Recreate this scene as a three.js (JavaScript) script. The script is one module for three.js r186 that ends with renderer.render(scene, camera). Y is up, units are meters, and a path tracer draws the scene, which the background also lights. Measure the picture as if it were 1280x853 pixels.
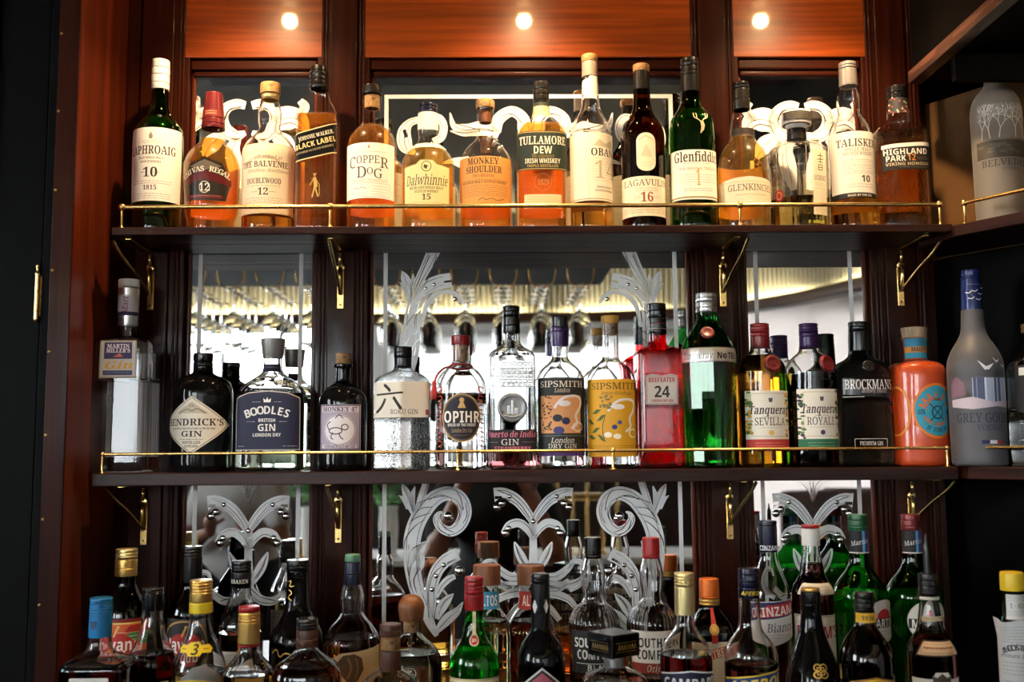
import * as THREE from 'three';
import { RoundedBoxGeometry } from 'three/addons/geometries/RoundedBoxGeometry.js';
import { mergeGeometries } from 'three/addons/utils/BufferGeometryUtils.js';
import { MarchingCubes } from 'three/addons/objects/MarchingCubes.js';
import { RectAreaLightUniformsLib } from 'three/addons/lights/RectAreaLightUniformsLib.js';

// ---------------------------------------------------------------- camera, sky, exposure
const scene = new THREE.Scene();
const renderer = new THREE.WebGLRenderer({ antialias: true });
renderer.toneMapping = THREE.LinearToneMapping;
renderer.toneMappingExposure = 1.0;
renderer.shadowMap.enabled = true;
RectAreaLightUniformsLib.init();
const FPX = 1300, EYE = new THREE.Vector3(0, 1.5, 1.98);
const camera = new THREE.PerspectiveCamera(2 * Math.atan(426.5 / FPX) * 180 / Math.PI, 1280 / 853, 0.05, 80);
const YAW = 1.0 * Math.PI / 180, PITCH = 6.0 * Math.PI / 180, ROLL = 0.45 * Math.PI / 180;
const FWD = new THREE.Vector3(Math.sin(YAW) * Math.cos(PITCH), Math.sin(PITCH), -Math.cos(YAW) * Math.cos(PITCH));
const RT0 = new THREE.Vector3(Math.cos(YAW), 0, Math.sin(YAW)), UP0 = new THREE.Vector3().crossVectors(RT0, FWD);
const RT = RT0.clone().multiplyScalar(Math.cos(ROLL)).addScaledVector(UP0, -Math.sin(ROLL));
const UP = UP0.clone().multiplyScalar(Math.cos(ROLL)).addScaledVector(RT0, Math.sin(ROLL));
camera.position.copy(EYE);
camera.quaternion.setFromRotationMatrix(new THREE.Matrix4().makeBasis(RT, UP, FWD.clone().negate()));
camera.focus = 1.86;
camera.userData.fStop = 4;
scene.add(camera);
const SKY = 19.5, LAMP = 2.7, LED = 200;
scene.background = new THREE.Color().setRGB(0.96 * SKY, 1.0 * SKY, 1.06 * SKY);

// ---------------------------------------------------------------- helpers
let seed = 7;
const rnd = () => { seed = (seed * 1664525 + 1013904223) >>> 0; return seed / 4294967296; };
const V = (x, y, z) => new THREE.Vector3(x, y, z);
// a point of the photograph (pixels of 1280 x 853) taken to the plane z
function at(px, py, z) {
  const d = FWD.clone().addScaledVector(RT, (px - 640) / FPX).addScaledVector(UP, -(py - 426.5) / FPX);
  return EYE.clone().addScaledVector(d, (z - EYE.z) / d.z);
}
const perPx = (z) => (EYE.z - z) / FPX;
const taken = {};
const numbered = (n) => { const k = taken[n] = (taken[n] ?? -1) + 1; return k ? n + '_' + String(k).padStart(3, '0') : n; };
function shade(o) { o.castShadow = true; o.receiveShadow = true; return o; }
function thing(name, label, category, pos = [0, 0, 0], group) {
  const o = new THREE.Group(); o.name = numbered(name); o.position.set(...pos); o.userData = { label, category };
  if (group) o.userData.group = group;
  scene.add(o); return o;
}
function part(name, geo, mat, parent, label) {
  const m = shade(new THREE.Mesh(geo, mat)); m.name = name; if (label) m.userData.label = label; parent.add(m); return m;
}
function single(name, geo, mat, label, category, group) {
  const m = shade(new THREE.Mesh(geo, mat)); m.name = numbered(name); m.userData = { label, category }; if (group) m.userData.group = group; scene.add(m); return m;
}
function struct(name, geo, mat, label, category) {
  const m = shade(new THREE.Mesh(geo, mat)); m.name = name; m.userData = { kind: 'structure', label, category }; scene.add(m); return m;
}
function copy(o, pos, label) {
  const c = o.clone(); c.name = numbered(o.name.replace(/_\d{3}$/, '')); c.position.set(...pos); c.userData = { ...o.userData }; if (label) c.userData.label = label; scene.add(c); return c;
}
// uv in metres from the dominant axis of the normal; the grain (v) runs along `along`
function uvm(g, along = 'y') {
  const p = g.attributes.position, n = g.attributes.normal, uv = new Float32Array(p.count * 2), a = 'xyz'.indexOf(along);
  for (let i = 0; i < p.count; i++) {
    const N = [Math.abs(n.getX(i)), Math.abs(n.getY(i)), Math.abs(n.getZ(i))], P = [p.getX(i), p.getY(i), p.getZ(i)];
    const d = N[0] > N[1] && N[0] > N[2] ? 0 : N[1] > N[2] ? 1 : 2;
    let v = a, u = [0, 1, 2].find((k) => k !== a && k !== d);
    if (a === d) { const o = [0, 1, 2].filter((k) => k !== d); u = o[0]; v = o[1]; }
    uv[i * 2] = P[u] + d * 0.37; uv[i * 2 + 1] = P[v] * 0.45 + d * 0.21;
  }
  g.setAttribute('uv', new THREE.BufferAttribute(uv, 2)); return g;
}
function box(x0, x1, y0, y1, z0, z1, r = 0.002, along = 'y') {
  const m = Math.min(x1 - x0, y1 - y0, z1 - z0);
  const g = r > 0 ? new RoundedBoxGeometry(x1 - x0, y1 - y0, z1 - z0, 2, Math.min(r, m * 0.45)) : new THREE.BoxGeometry(x1 - x0, y1 - y0, z1 - z0);
  g.translate((x0 + x1) / 2, (y0 + y1) / 2, (z0 + z1) / 2);
  const q = g.index ? g.toNonIndexed() : g; return uvm(q, along);
}
const merge = (list) => mergeGeometries(list.map((g) => { const q = g.index ? g.toNonIndexed() : g; for (const k of Object.keys(q.attributes)) if (!['position', 'normal', 'uv'].includes(k)) q.deleteAttribute(k); return q; }));
const lathe = (pts, seg = 32) => new THREE.LatheGeometry(pts.map((p) => new THREE.Vector2(Math.max(p[0], 1e-5), p[1])), seg);
const tube = (pts, r, seg = 24, rs = 10, closed = false) => new THREE.TubeGeometry(new THREE.CatmullRomCurve3(pts, closed, 'centripetal'), seg, r, rs, closed);
function cyl(r, h, x, y, z, axis = 'y', seg = 20, r2 = r) { const g = new THREE.CylinderGeometry(r2, r, h, seg); if (axis === 'x') g.rotateZ(Math.PI / 2); if (axis === 'z') g.rotateX(Math.PI / 2); g.translate(x, y, z); return g; }

// ---------------------------------------------------------------- procedural textures
const hash = (x, y) => { let h = (x * 374761393 + y * 668265263) | 0; h = Math.imul(h ^ (h >>> 13), 1274126177); return ((h ^ (h >>> 16)) >>> 0) / 4294967296; };
function vnoise(x, y, px, py) {
  const xi = Math.floor(x), yi = Math.floor(y), fx = x - xi, fy = y - yi, s = fx * fx * (3 - 2 * fx), t = fy * fy * (3 - 2 * fy), m = (a, b) => ((a % b) + b) % b;
  const a = hash(m(xi, px), m(yi, py)), b = hash(m(xi + 1, px), m(yi, py)), c = hash(m(xi, px), m(yi + 1, py)), d = hash(m(xi + 1, px), m(yi + 1, py));
  return (a + (b - a) * s) * (1 - t) + (c + (d - c) * s) * t;
}
function dataTex(w, h, fn, srgb = true) {
  const data = new Uint8Array(w * h * 4);
  for (let y = 0; y < h; y++) for (let x = 0; x < w; x++) { const c = fn(x / w, y / h); for (let k = 0; k < 3; k++) data[(y * w + x) * 4 + k] = Math.max(0, Math.min(255, c[k] * 255)); data[(y * w + x) * 4 + 3] = 255; }
  const t = new THREE.DataTexture(data, w, h); t.wrapS = t.wrapT = THREE.RepeatWrapping; t.magFilter = THREE.LinearFilter; if (srgb) t.colorSpace = THREE.SRGBColorSpace; t.needsUpdate = true; return t;
}
const grainAt = (u, v) => {
  const warp = vnoise(u * 6, v * 3, 6, 3) * 0.09;
  const a = vnoise((u + warp) * 40, v * 3, 40, 3), b = vnoise((u + warp * 0.5) * 150, v * 8, 150, 8), c = vnoise(u * 300, v * 26, 300, 26);
  return 0.45 * a + 0.33 * b + 0.22 * c;
};
const woodMap = dataTex(768, 768, (u, v) => { const g = 0.5 + 0.5 * grainAt(u, v), k = vnoise(u * 4, v * 4, 4, 4); return [g, g * (0.93 + 0.07 * k), g * (0.88 + 0.12 * k)]; });
const woodBump = dataTex(512, 512, (u, v) => { const g = grainAt(u, v); return [g, g, g]; }, false);
const speckBump = dataTex(256, 256, (u, v) => { const g = 0.5 * vnoise(u * 32, v * 32, 32, 32) + 0.5 * vnoise(u * 90, v * 90, 90, 90); return [g, g, g]; }, false);
const wornMap = dataTex(512, 256, (u, v) => { const g = 0.5 * vnoise(u * 60, v * 12, 60, 12) + 0.5 * vnoise(u * 140, v * 40, 140, 40); const k = g > 0.58 ? 1 : 0.45 + g * 0.4; return [k, k * 0.97, k * 0.95]; });
const corkMap = dataTex(128, 128, (u, v) => { const g = 0.72 + 0.28 * vnoise(u * 40, v * 40, 40, 40) - (vnoise(u * 24, v * 24, 24, 24) > 0.78 ? 0.3 : 0); return [g, g * 0.97, g * 0.93]; });
const pebbleBump = dataTex(256, 256, (u, v) => { let best = 9; for (let i = -1; i <= 1; i++) for (let j = -1; j <= 1; j++) { const X = Math.floor(u * 18) + i, Y = Math.floor(v * 18) + j, m = (a) => ((a % 18) + 18) % 18; const dx = u * 18 - X - hash(m(X), m(Y)), dy = v * 18 - Y - hash(m(X) + 71, m(Y) + 9); best = Math.min(best, dx * dx + dy * dy); } const g = Math.sqrt(best); return [g, g, g]; }, false);
const swirlBump = dataTex(512, 512, (u, v) => { const a = Math.sin(14 * u * 6.283 / 2 + 5 * Math.sin(v * 12.57 + 3 * Math.sin(u * 12.57))) * Math.cos(v * 37.7 + 4 * Math.sin(u * 18.85)); const g = Math.abs(a) < 0.35 ? 1 : 0.2; return [g, g, g]; }, false);
const gridBump = dataTex(256, 256, (u, v) => { const a = (u * 26 + v * 26) % 1, b = (u * 26 - v * 26 + 26) % 1; const g = Math.min(1, Math.min(Math.abs(a - 0.5), Math.abs(b - 0.5)) * 4); return [1 - g, 1 - g, 1 - g]; }, false);

const rgb = (r, g, b) => new THREE.Color().setRGB(r, g, b);
const P = (o) => new THREE.MeshPhysicalMaterial(o);
const M = {
  wood: P({ color: rgb(0.056, 0.011, 0.0042), map: woodMap, bumpMap: woodBump, bumpScale: 0.00025, roughness: 0.35, specularIntensity: 0.14, clearcoat: 0.14, clearcoatRoughness: 0.07 }),
  woodRed: P({ color: rgb(0.17, 0.029, 0.008), map: woodMap, bumpMap: woodBump, bumpScale: 0.0002, roughness: 0.38, specularIntensity: 0.25, clearcoat: 0.3, clearcoatRoughness: 0.10 }),
  panel: P({ color: rgb(0.46, 0.088, 0.010), map: woodMap, bumpMap: woodBump, bumpScale: 0.00012, roughness: 0.3, specularIntensity: 0.45, clearcoat: 1, clearcoatRoughness: 0.05 }),
  woodShelf: P({ color: rgb(0.052, 0.014, 0.009), map: woodMap, bumpMap: woodBump, bumpScale: 0.0018, roughness: 0.5, specularIntensity: 0.25, clearcoat: 0.22, clearcoatRoughness: 0.2 }),
  woodWorn: P({ color: rgb(0.14, 0.06, 0.04), map: wornMap, bumpMap: woodBump, bumpScale: 0.0006, roughness: 0.35, clearcoat: 0.6, clearcoatRoughness: 0.25 }),
  black: P({ color: rgb(0.0022, 0.0020, 0.0020), bumpMap: speckBump, bumpScale: 0.0002, roughness: 0.55, specularIntensity: 0.12 }),
  brownWall: P({ color: rgb(0.15, 0.070, 0.020), bumpMap: speckBump, bumpScale: 0.0012, roughness: 0.55 }),
  mirror: new THREE.MeshStandardMaterial({ color: rgb(0.84, 0.85, 0.84), metalness: 1, roughness: 0.01 }),
  etch: P({ color: rgb(0.93, 0.92, 0.90), roughness: 0.75 }),
  cut: new THREE.MeshStandardMaterial({ color: rgb(0.9, 0.9, 0.9), metalness: 1, roughness: 0.06 }),
  brass: new THREE.MeshStandardMaterial({ color: rgb(0.83, 0.56, 0.20), metalness: 1, roughness: 0.24 }),
  brassDark: new THREE.MeshStandardMaterial({ color: rgb(0.55, 0.36, 0.13), metalness: 1, roughness: 0.35 }),
  steel: new THREE.MeshStandardMaterial({ color: rgb(0.7, 0.7, 0.7), metalness: 1, roughness: 0.3 }),
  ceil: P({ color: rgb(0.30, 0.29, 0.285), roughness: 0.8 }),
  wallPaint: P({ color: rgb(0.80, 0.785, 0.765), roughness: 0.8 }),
  white: P({ color: rgb(0.84, 0.82, 0.80), roughness: 0.8 }),
  pinkWall: P({ color: rgb(0.78, 0.72, 0.70), roughness: 0.8 }),
  grey: P({ color: rgb(0.36, 0.35, 0.34), roughness: 0.6 }),
  dado: P({ color: rgb(0.035, 0.014, 0.008), map: woodMap, roughness: 0.4 }),
  blind: P({ color: rgb(0.92, 0.91, 0.90), transmission: 0.75, thickness: 0, roughness: 1 }),
  addedPinkBlind: P({ color: rgb(0.80, 0.75, 0.73), transmission: 0.4, thickness: 0, roughness: 1 }),  // translucent blind added so the pale end wall looks bright
  floor: P({ color: rgb(0.06, 0.033, 0.02), map: woodMap, roughness: 0.4 }),
  pave: P({ color: rgb(0.3, 0.3, 0.3), roughness: 0.9 }),
  pane: P({ color: rgb(0.97, 0.99, 0.98), transmission: 1, thickness: 0, roughness: 0, ior: 1.5 }),
  leather: P({ color: rgb(0.09, 0.035, 0.02), roughness: 0.4 }),
  ledGlow: new THREE.MeshStandardMaterial({ color: rgb(0.2, 0.18, 0.1), emissive: rgb(1, 0.86, 0.42), emissiveIntensity: 9 }),
  bulbGlow: new THREE.MeshStandardMaterial({ color: rgb(0.3, 0.2, 0.1), emissive: rgb(1, 0.62, 0.28), emissiveIntensity: 130 }),
};
// ---------------------------------------------------------------- the bar back: walls, pilasters, mirrors, panels
const XL = -0.707, Y0 = 0.95, YTOP = 2.62;
const PIL = [[-0.707, -0.586], [-0.340, -0.238], [0.379, 0.481], [0.722, 0.835]];
const PANES = [[-0.586, -0.340], [-0.238, 0.379], [0.481, 0.722]];
struct('wall_back', box(-1.7, 0.86, 0, 3.0, -0.16, -0.012, 0), M.wood, 'dark wooden wall behind the bar mirrors', 'wall');
// left cheek of the recess with its worn front edge
{
  const g = thing('side_panel', 'reddish mahogany side panel closing the recess beside the black door', 'panel'); g.userData.kind = 'structure'; g.name = 'trim_1';
  part('board', box(XL - 0.030, XL, 0, YTOP, -0.01, 0.246, 0.002), M.woodRed, g);
  part('edge_strip', box(XL - 0.034, XL + 0.001, 0, YTOP, 0.246, 0.252, 0.0015), M.wood, g);
  const nails = [];
  for (let i = 0; i < 9; i++) nails.push(lathe([[0, 0.0016], [0.0016, 0.0012], [0.0024, 0], [0.0024, -0.001]], 10).rotateX(Math.PI / 2).translate(XL - 0.030, 1.12 + i * 0.137, 0.2525));
  for (const n of nails) part('nail', n, M.brassDark, g);
}
// pilasters, each a plinth board with two reeded edges
PIL.forEach(([a, b], i) => {
  const g = thing('trim', ['dark wooden pilaster between the red side panel and the first mirror', 'dark wooden pilaster left of the widest mirror', 'dark wooden pilaster right of the widest mirror', 'dark wooden pilaster next to the black corner'][i], 'pilaster'); g.userData.kind = 'structure'; g.name = 'trim_' + (i + 2);
  part('shaft', box(a, b, Y0, YTOP, -0.012, 0.022, 0.003), i === 0 || i === 3 ? M.wood : M.wood, g);
  const w = b - a;
  part('raised_face', box(a + w * 0.24, b - w * 0.24, Y0, YTOP, 0.021, 0.029, 0.003), M.wood, g);
  for (const s of [0, 1]) {
    if ((i === 0 && s === 0)) continue;
    const x = s ? b : a, d = s ? -1 : 1;
    for (let k = 0; k < 3; k++) part('reed', cyl(0.0032 - k * 0.0004, YTOP - Y0, x + d * (0.004 + k * 0.0072), (Y0 + YTOP) / 2, 0.0225 - (k === 0 ? 0.006 : 0), 'y', 10), M.wood, g);
  }
});
// fascia panels over the mirrors with a stepped frame head
const FX = [[-0.586, -0.340], [-0.238, 0.379], [0.481, 0.722]];
FX.forEach(([a, b], i) => {
  const g = thing('trim', ['glossy mahogany fascia panel over the first mirror', 'glossy mahogany fascia panel over the widest mirror', 'glossy mahogany fascia panel over the mirror by the corner'][i], 'panel'); g.userData.kind = 'structure'; g.name = 'trim_' + (i + 6);
  part('panel_board', box(a - 0.012, b + 0.012, 2.262, YTOP, -0.012, 0.0235, 0.002, 'x'), M.panel, g);
  part('frame_head', box(a, b, 2.240, 2.2615, -0.01, 0.016, 0.004, 'x'), M.wood, g);
  part('frame_bead', box(a + 0.004, b - 0.004, 2.228, 2.2395, -0.01, 0.011, 0.004, 'x'), M.wood, g);
  for (const s of [a, b]) part('frame_stile', box(Math.max(a, s - 0.008), Math.min(b, s + 0.008), Y0, 2.239, -0.01, 0.006, 0.003), M.woodRed, g);
});

// ---------------------------------------------------------------- mirrors with etched ornament
function ribbonShape(pts, k = 7) {
  const c = new THREE.CatmullRomCurve3(pts.map((p) => V(p[0], p[1], p[2] ?? 2)), false, 'centripetal');
  const N = Math.max(2, (pts.length - 1) * k), L = [], R = [];
  const S = c.getPoints(N);
  for (let i = 0; i <= N; i++) {
    const a = S[Math.max(0, i - 1)], b = S[Math.min(N, i + 1)], dx = b.x - a.x, dy = b.y - a.y, l = Math.hypot(dx, dy) || 1, w = Math.max(0.05, S[i].z) / 2;
    L.push([S[i].x - dy / l * w, S[i].y + dx / l * w]); R.push([S[i].x + dy / l * w, S[i].y - dx / l * w]);
  }
  return [L, R];
}
// strip along a spine given in photograph pixels, laid on the mirror plane as a thin plate
function ribbonGeo(pts, z0, th, k = 7) {
  const [L, R] = ribbonShape(pts, k), pos = [], idx = [];
  const push = (p, z) => { const q = at(p[0], p[1], 0); pos.push(q.x, q.y, z); };
  for (let i = 0; i < L.length; i++) { push(L[i], z0); push(R[i], z0); push(L[i], z0 + th); push(R[i], z0 + th); }
  for (let i = 0; i + 1 < L.length; i++) {
    const a = i * 4, b = a + 4; idx.push(a + 2, a + 3, b + 3, a + 2, b + 3, b + 2, a, a + 2, b + 2, a, b + 2, b, a + 1, b + 1, b + 3, a + 1, b + 3, a + 3);
  }
  const g = new THREE.BufferGeometry(); g.setAttribute('position', new THREE.Float32BufferAttribute(pos, 3)); g.setIndex(idx);
  const q = g.toNonIndexed(); q.computeVertexNormals(); q.setAttribute('uv', new THREE.BufferAttribute(new Float32Array(q.attributes.position.count * 2), 2)); return q;
}
const mir = (pts, ax) => pts.map((p) => [2 * ax - p[0], p[1], p[2]]);
const mirrors = PANES.map(([a, b], i) => {
  const g = thing('wall_mirror', ['narrow etched bar mirror beside the red side panel', 'widest etched bar mirror between the two middle pilasters', 'narrow etched bar mirror beside the dark corner'][i], 'mirror', [0, 0, 0], undefined);
  part('mirror_glass', box(a + 0.001, b - 0.001, Y0, 2.232, -0.0115, 0, 0), M.mirror, g);
  return g;
});
const etchOf = (i, pts, name = 'etched_scroll', k) => part(name, ribbonGeo(pts, 0.0002, 0.0006, k), M.etch, mirrors[i]);
const veinOf = (i, pts) => part('clear_line', ribbonGeo(pts.map((p) => [p[0], p[1], p[2] ?? 1]), 0.0009, 0.0002, 6), M.mirror, mirrors[i]);
const beadOf = (i, x, y, r) => { const q = at(x, y, 0); part('cut_dimple', new THREE.SphereGeometry(r * perPx(0), 14, 8, 0, Math.PI * 2, 0, Math.PI / 2).rotateX(Math.PI / 2).scale(1, 1, 0.6).translate(q.x, q.y, 0.0006), M.cut, mirrors[i]); };
const off = (pts, k) => { // a clear line that follows a strip at a share k of its half width
  const [L, R] = ribbonShape(pts, 3); return L.map((l, i) => { const m = [(l[0] + R[i][0]) / 2, (l[1] + R[i][1]) / 2]; return [m[0] + (l[0] - m[0]) * k, m[1] + (l[1] - m[1]) * k, 0.6]; });
};
const both = (i, ax, pts, f = etchOf, name) => {
  for (const q of [pts, mir(pts, ax)]) { f(i, q, name); if (f !== etchOf) continue; const w = Math.max(...q.map((p) => p[2])); if (w < 7) continue; for (const k of /leaf/.test(name ?? '') ? [0] : w > 12 ? [-0.62, 0.55] : [0.5]) { const v = off(q, k); veinOf(i, v.slice(Math.floor(v.length * 0.12), Math.ceil(v.length * 0.9))); } }
};
const cutOf = (i, pts) => part('cut_leaf', ribbonGeo(pts, 0.0004, 0.0016), M.cut, mirrors[i]);
// borders
{
  const line = (i, x0, x1, y0, y1) => part('etched_border', box(x0, x1, y0, y1, 0.0001, 0.0008, 0), M.etch, mirrors[i]);
  const w = 0.0078, X = (px, y = 450) => at(px, y, 0).x;
  for (const [i, px] of [[0, 248], [0, 375], [1, 481.5], [1, 846], [2, 948], [2, 1067]]) line(i, X(px) - w / 2, X(px) + w / 2, 1.0, i === 1 ? 2.195 : 2.06);
  line(1, X(481.5) + w / 2, X(846) - w / 2, 2.187, 2.195);
}
// the big scrolls low in the widest mirror (traced on the left one, mirrored for the right one)
{
  const C = (l) => l.map(([x, y, w]) => [455 + x / 5.168, 600 + y / 5.168, (w ?? 5) / 5.168]), AX = 667.5;
  const S = (l, n) => both(1, AX, C(l), etchOf, n), Ve = (l) => both(1, AX, C(l), veinOf);
  S([[470, 1010, 30], [430, 930, 60], [385, 820, 78], [345, 720, 92], [318, 600, 104], [308, 480, 108], [315, 370, 112], [345, 270, 112], [400, 180, 108], [470, 112, 98], [550, 88, 90], [622, 124, 92], [652, 205, 88], [622, 292, 80], [560, 334, 68], [498, 308, 58], [468, 254, 46], [480, 220, 28], [506, 206, 10]]);
  S([[330, 240, 30], [290, 130, 62], [262, 60, 40], [245, 28, 6]], 'etched_leaf'); S([[320, 200, 20], [312, 110, 34], [330, 40, 8]], 'etched_leaf'); S([[280, 190, 16], [258, 130, 26], [226, 100, 4]], 'etched_leaf');
  S([[345, 190, 34], [375, 100, 46], [410, 0, 46], [430, -60, 46]], 'etched_strap');
  S([[330, 520, 40], [370, 440, 58], [408, 395, 6]], 'etched_leaf'); S([[330, 620, 40], [365, 540, 50], [388, 480, 6]], 'etched_leaf');
  S([[430, 930, 20], [432, 820, 62], [436, 700, 76], [470, 590, 82], [530, 520, 84], [608, 480, 80]]);
  S([[470, 760, 20], [500, 690, 40], [550, 640, 44], [590, 625, 30]], 'etched_leaf'); S([[470, 900, 30], [505, 820, 66], [545, 770, 48], [580, 735, 4]], 'etched_leaf');
  S([[460, 990, 30], [540, 900, 70], [600, 850, 50], [640, 790, 6]], 'etched_leaf');
  for (const l of [[[300, 270, 4], [360, 190, 5], [440, 175, 4]], [[290, 290, 3], [330, 250, 5], [430, 215, 3]], [[420, 130, 4], [480, 100, 4], [560, 120, 5], [570, 150, 3]], [[255, 460, 4], [270, 380, 6], [330, 300, 5], [390, 260, 3]], [[345, 150, 4], [430, 120, 4], [520, 105, 5]], [[590, 60, 4], [625, 120, 5], [640, 200, 4]], [[655, 150, 3], [665, 230, 5], [640, 280, 3]], [[470, 260, 4], [490, 320, 5], [560, 365, 4]], [[500, 260, 3], [520, 310, 5], [580, 340, 3]], [[280, 560, 4], [310, 450, 6], [385, 410, 4]], [[290, 640, 4], [310, 540, 6], [380, 480, 4]], [[340, 730, 4], [322, 650, 6], [350, 590, 4], [370, 570, 3]], [[420, 830, 3], [418, 720, 4], [450, 610, 5], [520, 545, 4]], [[540, 540, 14], [595, 510, 16]], [[300, 700, 3], [285, 560, 4], [290, 420, 4]], [[600, 160, 5], [618, 230, 6], [590, 280, 4]], [[490, 830, 3], [525, 780, 5], [570, 745, 3]], [[545, 560, 3], [610, 550, 4]]]) Ve(l);
  for (const [x, y, r] of [[515, 552, 17], [467, 622, 17], [440, 710, 17], [638, 184, 9], [545, 235, 30], [560, 250, 22], [620, 590, 34]]) { const p = C([[x, y]])[0]; beadOf(1, p[0], p[1], r / 5.168); beadOf(1, 2 * AX - p[0], p[1], r / 5.168); }
}
// fountain motif: two pairs of drooping arms on a stem
function fountain(i, ax, cy, s, full) {
  const C = (l) => l.map(([x, y, w]) => [ax + x * s, cy + y * s, w * s]), S = (l, n) => both(i, ax, C(l), etchOf, n);
  etchOf(i, C([[0, 62, 13], [0, 30, 10], [0, 5, 9], [0, -6, 8], [0, -12, 2]]), 'etched_stem');
  S([[3, -2, 7], [-8, -20, 12], [-22, -36, 14], [-38, -43, 16], [-50, -42, 18]]);
  S([[1, 16, 6], [-7, 2, 10], [-18, -6, 11], [-30, -3, 11], [-37, 8, 10]]);
  both(i, ax, C([[-49, -38.5, 4], [-40, -38.5, 4]]), veinOf); both(i, ax, C([[-44, -47, 0.8], [-30, -41, 0.8], [-15, -28, 0.8], [-4, -12, 0.8]]), veinOf);
  for (const x of [-1, 1]) { beadOf(i, ax + x * 30 * s, cy - 40 * s, 3.2 * s); beadOf(i, ax + x * 46 * s, cy - 26 * s, 5 * s); beadOf(i, ax + x * 40 * s, cy - 31 * s, 4.5 * s); beadOf(i, ax + x * 35 * s, cy + 7 * s, 5 * s); beadOf(i, ax + x * 31 * s, cy + 1 * s, 4 * s); }
  beadOf(i, ax, cy - 8 * s, 3.4 * s);
  // the drop above
  both(i, ax, C([[-1, -40, 1], [-3, -54, 6], [-12, -65, 5], [-26, -67, 1]]), cutOf); both(i, ax, C([[-2, -46, 1], [-2, -66, 3.4]]), cutOf);
  both(i, ax, C([[-30, -34, 1], [-40, -35, 5], [-47, -30, 6], [-48, -24, 2]]), cutOf); both(i, ax, C([[-26, 1, 1], [-31, 4, 5], [-36, 11, 5], [-34, 16, 2]]), cutOf);
  // lower foliage
  S([[3, 58, 6], [14, 40, 12], [20, 28, 9], [24, 18, 2]], 'etched_leaf'); S([[0, 60, 9], [-14, 76, 11], [-30, 78, 10], [-46, 68, 8]]); S([[-46, 80, 6], [-58, 72, 8], [-66, 56, 8], [-60, 44, 7], [-50, 44, 6], [-46, 52, 3]]);
  if (full) { S([[10, 62, 8], [30, 62, 11], [46, 50, 8], [54, 40, 2]], 'etched_leaf'); S([[8, 72, 8], [30, 74, 10], [52, 70, 7], [64, 62, 2]], 'etched_leaf'); S([[6, 84, 9], [24, 84, 10], [46, 92, 9], [60, 112, 4]]); S([[4, 96, 8], [18, 100, 9], [34, 118, 7]]); }
  both(i, ax, C([[-2, 62, 0.9], [-14, 72, 1.1], [-34, 78, 0.9]]), veinOf); both(i, ax, C([[10, 50, 0.8], [18, 36, 1], [22, 24, 0.7]]), veinOf);
}
fountain(0, 310.5, 672, 1.02, false); fountain(1, 666.5, 660, 0.98, true); fountain(2, 1016, 668, 1.0, false);
// drooping leaf sprays that hang below the top shelf in the widest mirror
{
  const C = (l) => l.map(([x, y, w]) => [460 + x / 5.685, 300 + y / 5.685, (w ?? 5) / 5.685]), AX = 664;
  const S = (l, n) => both(1, AX, C(l), etchOf, n), Ve = (l) => both(1, AX, C(l), veinOf);
  S([[320, 420, 40], [350, 320, 60], [410, 200, 76], [465, 85, 92], [500, 10, 92]], 'etched_strap');
  S([[270, 930, 120], [300, 780, 130], [310, 640, 120], [320, 520, 110], [350, 420, 100], [420, 340, 100], [510, 300, 104], [590, 285, 100]]);
  S([[300, 440, 40], [285, 340, 70], [262, 270, 60], [243, 222, 6]], 'etched_leaf'); S([[320, 400, 30], [318, 320, 40], [322, 240, 6]], 'etched_leaf'); S([[280, 380, 20], [255, 330, 30], [222, 302, 4]], 'etched_leaf');
  S([[380, 620, 20], [420, 460, 34], [500, 380, 34], [580, 370, 30], [640, 400, 30], [675, 450, 20]]);
  for (const l of [[[350, 400, 5], [420, 290, 6], [490, 120, 6]], [[310, 420, 5], [390, 220, 6], [440, 110, 5]], [[350, 450, 5], [430, 390, 5], [560, 350, 6]], [[250, 700, 4], [290, 580, 5], [380, 480, 4]], [[330, 640, 4], [340, 540, 5], [400, 460, 4]], [[260, 760, 4], [310, 680, 5], [390, 640, 4]], [[540, 300, 14], [600, 292, 16]], [[300, 850, 4], [330, 740, 5], [390, 690, 4]], [[240, 820, 4], [262, 700, 5], [290, 640, 4]]]) Ve(l);
  for (const [x, y, r] of [[412, 345, 13], [470, 318, 15], [620, 420, 16]]) { const p = C([[x, y]])[0]; beadOf(1, p[0], p[1], r / 5.685); beadOf(1, 2 * AX - p[0], p[1], r / 5.685); }
}
// back-to-back volutes at the head of the narrow mirrors, and the longer garland at the head of the wide one
for (const [i, ax, y0, s] of [[0, 311, 126, 1.0], [2, 1002, 128, 1.0]]) {
  const C = (l) => l.map(([x, y, w]) => [ax + x * s, y0 + y * s, w * s]), S = (l, n) => both(i, ax, C(l), etchOf, n);
  S([[-4, 40, 6], [-16, 44, 14], [-30, 36, 18], [-34, 20, 16], [-26, 8, 13], [-14, 4, 12], [-4, 6, 10]]);
  S([[-30, 30, 20], [-46, 22, 30], [-62, 24, 24], [-74, 40, 6]], 'etched_leaf'); S([[-34, 44, 14], [-46, 54, 22], [-56, 70, 6]], 'etched_leaf'); S([[-14, 46, 10], [-20, 62, 18], [-16, 84, 20], [-10, 110, 8]], 'etched_leaf');
  S([[-58, 24, 8], [-70, 8, 12], [-64, 0, 8]], 'etched_leaf');
  both(i, ax, C([[-8, 8, 1], [-24, 12, 1.2], [-30, 24, 1]]), veinOf); both(i, ax, C([[-40, 30, 1], [-54, 28, 1.2], [-66, 36, 0.8]]), veinOf);
}
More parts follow.
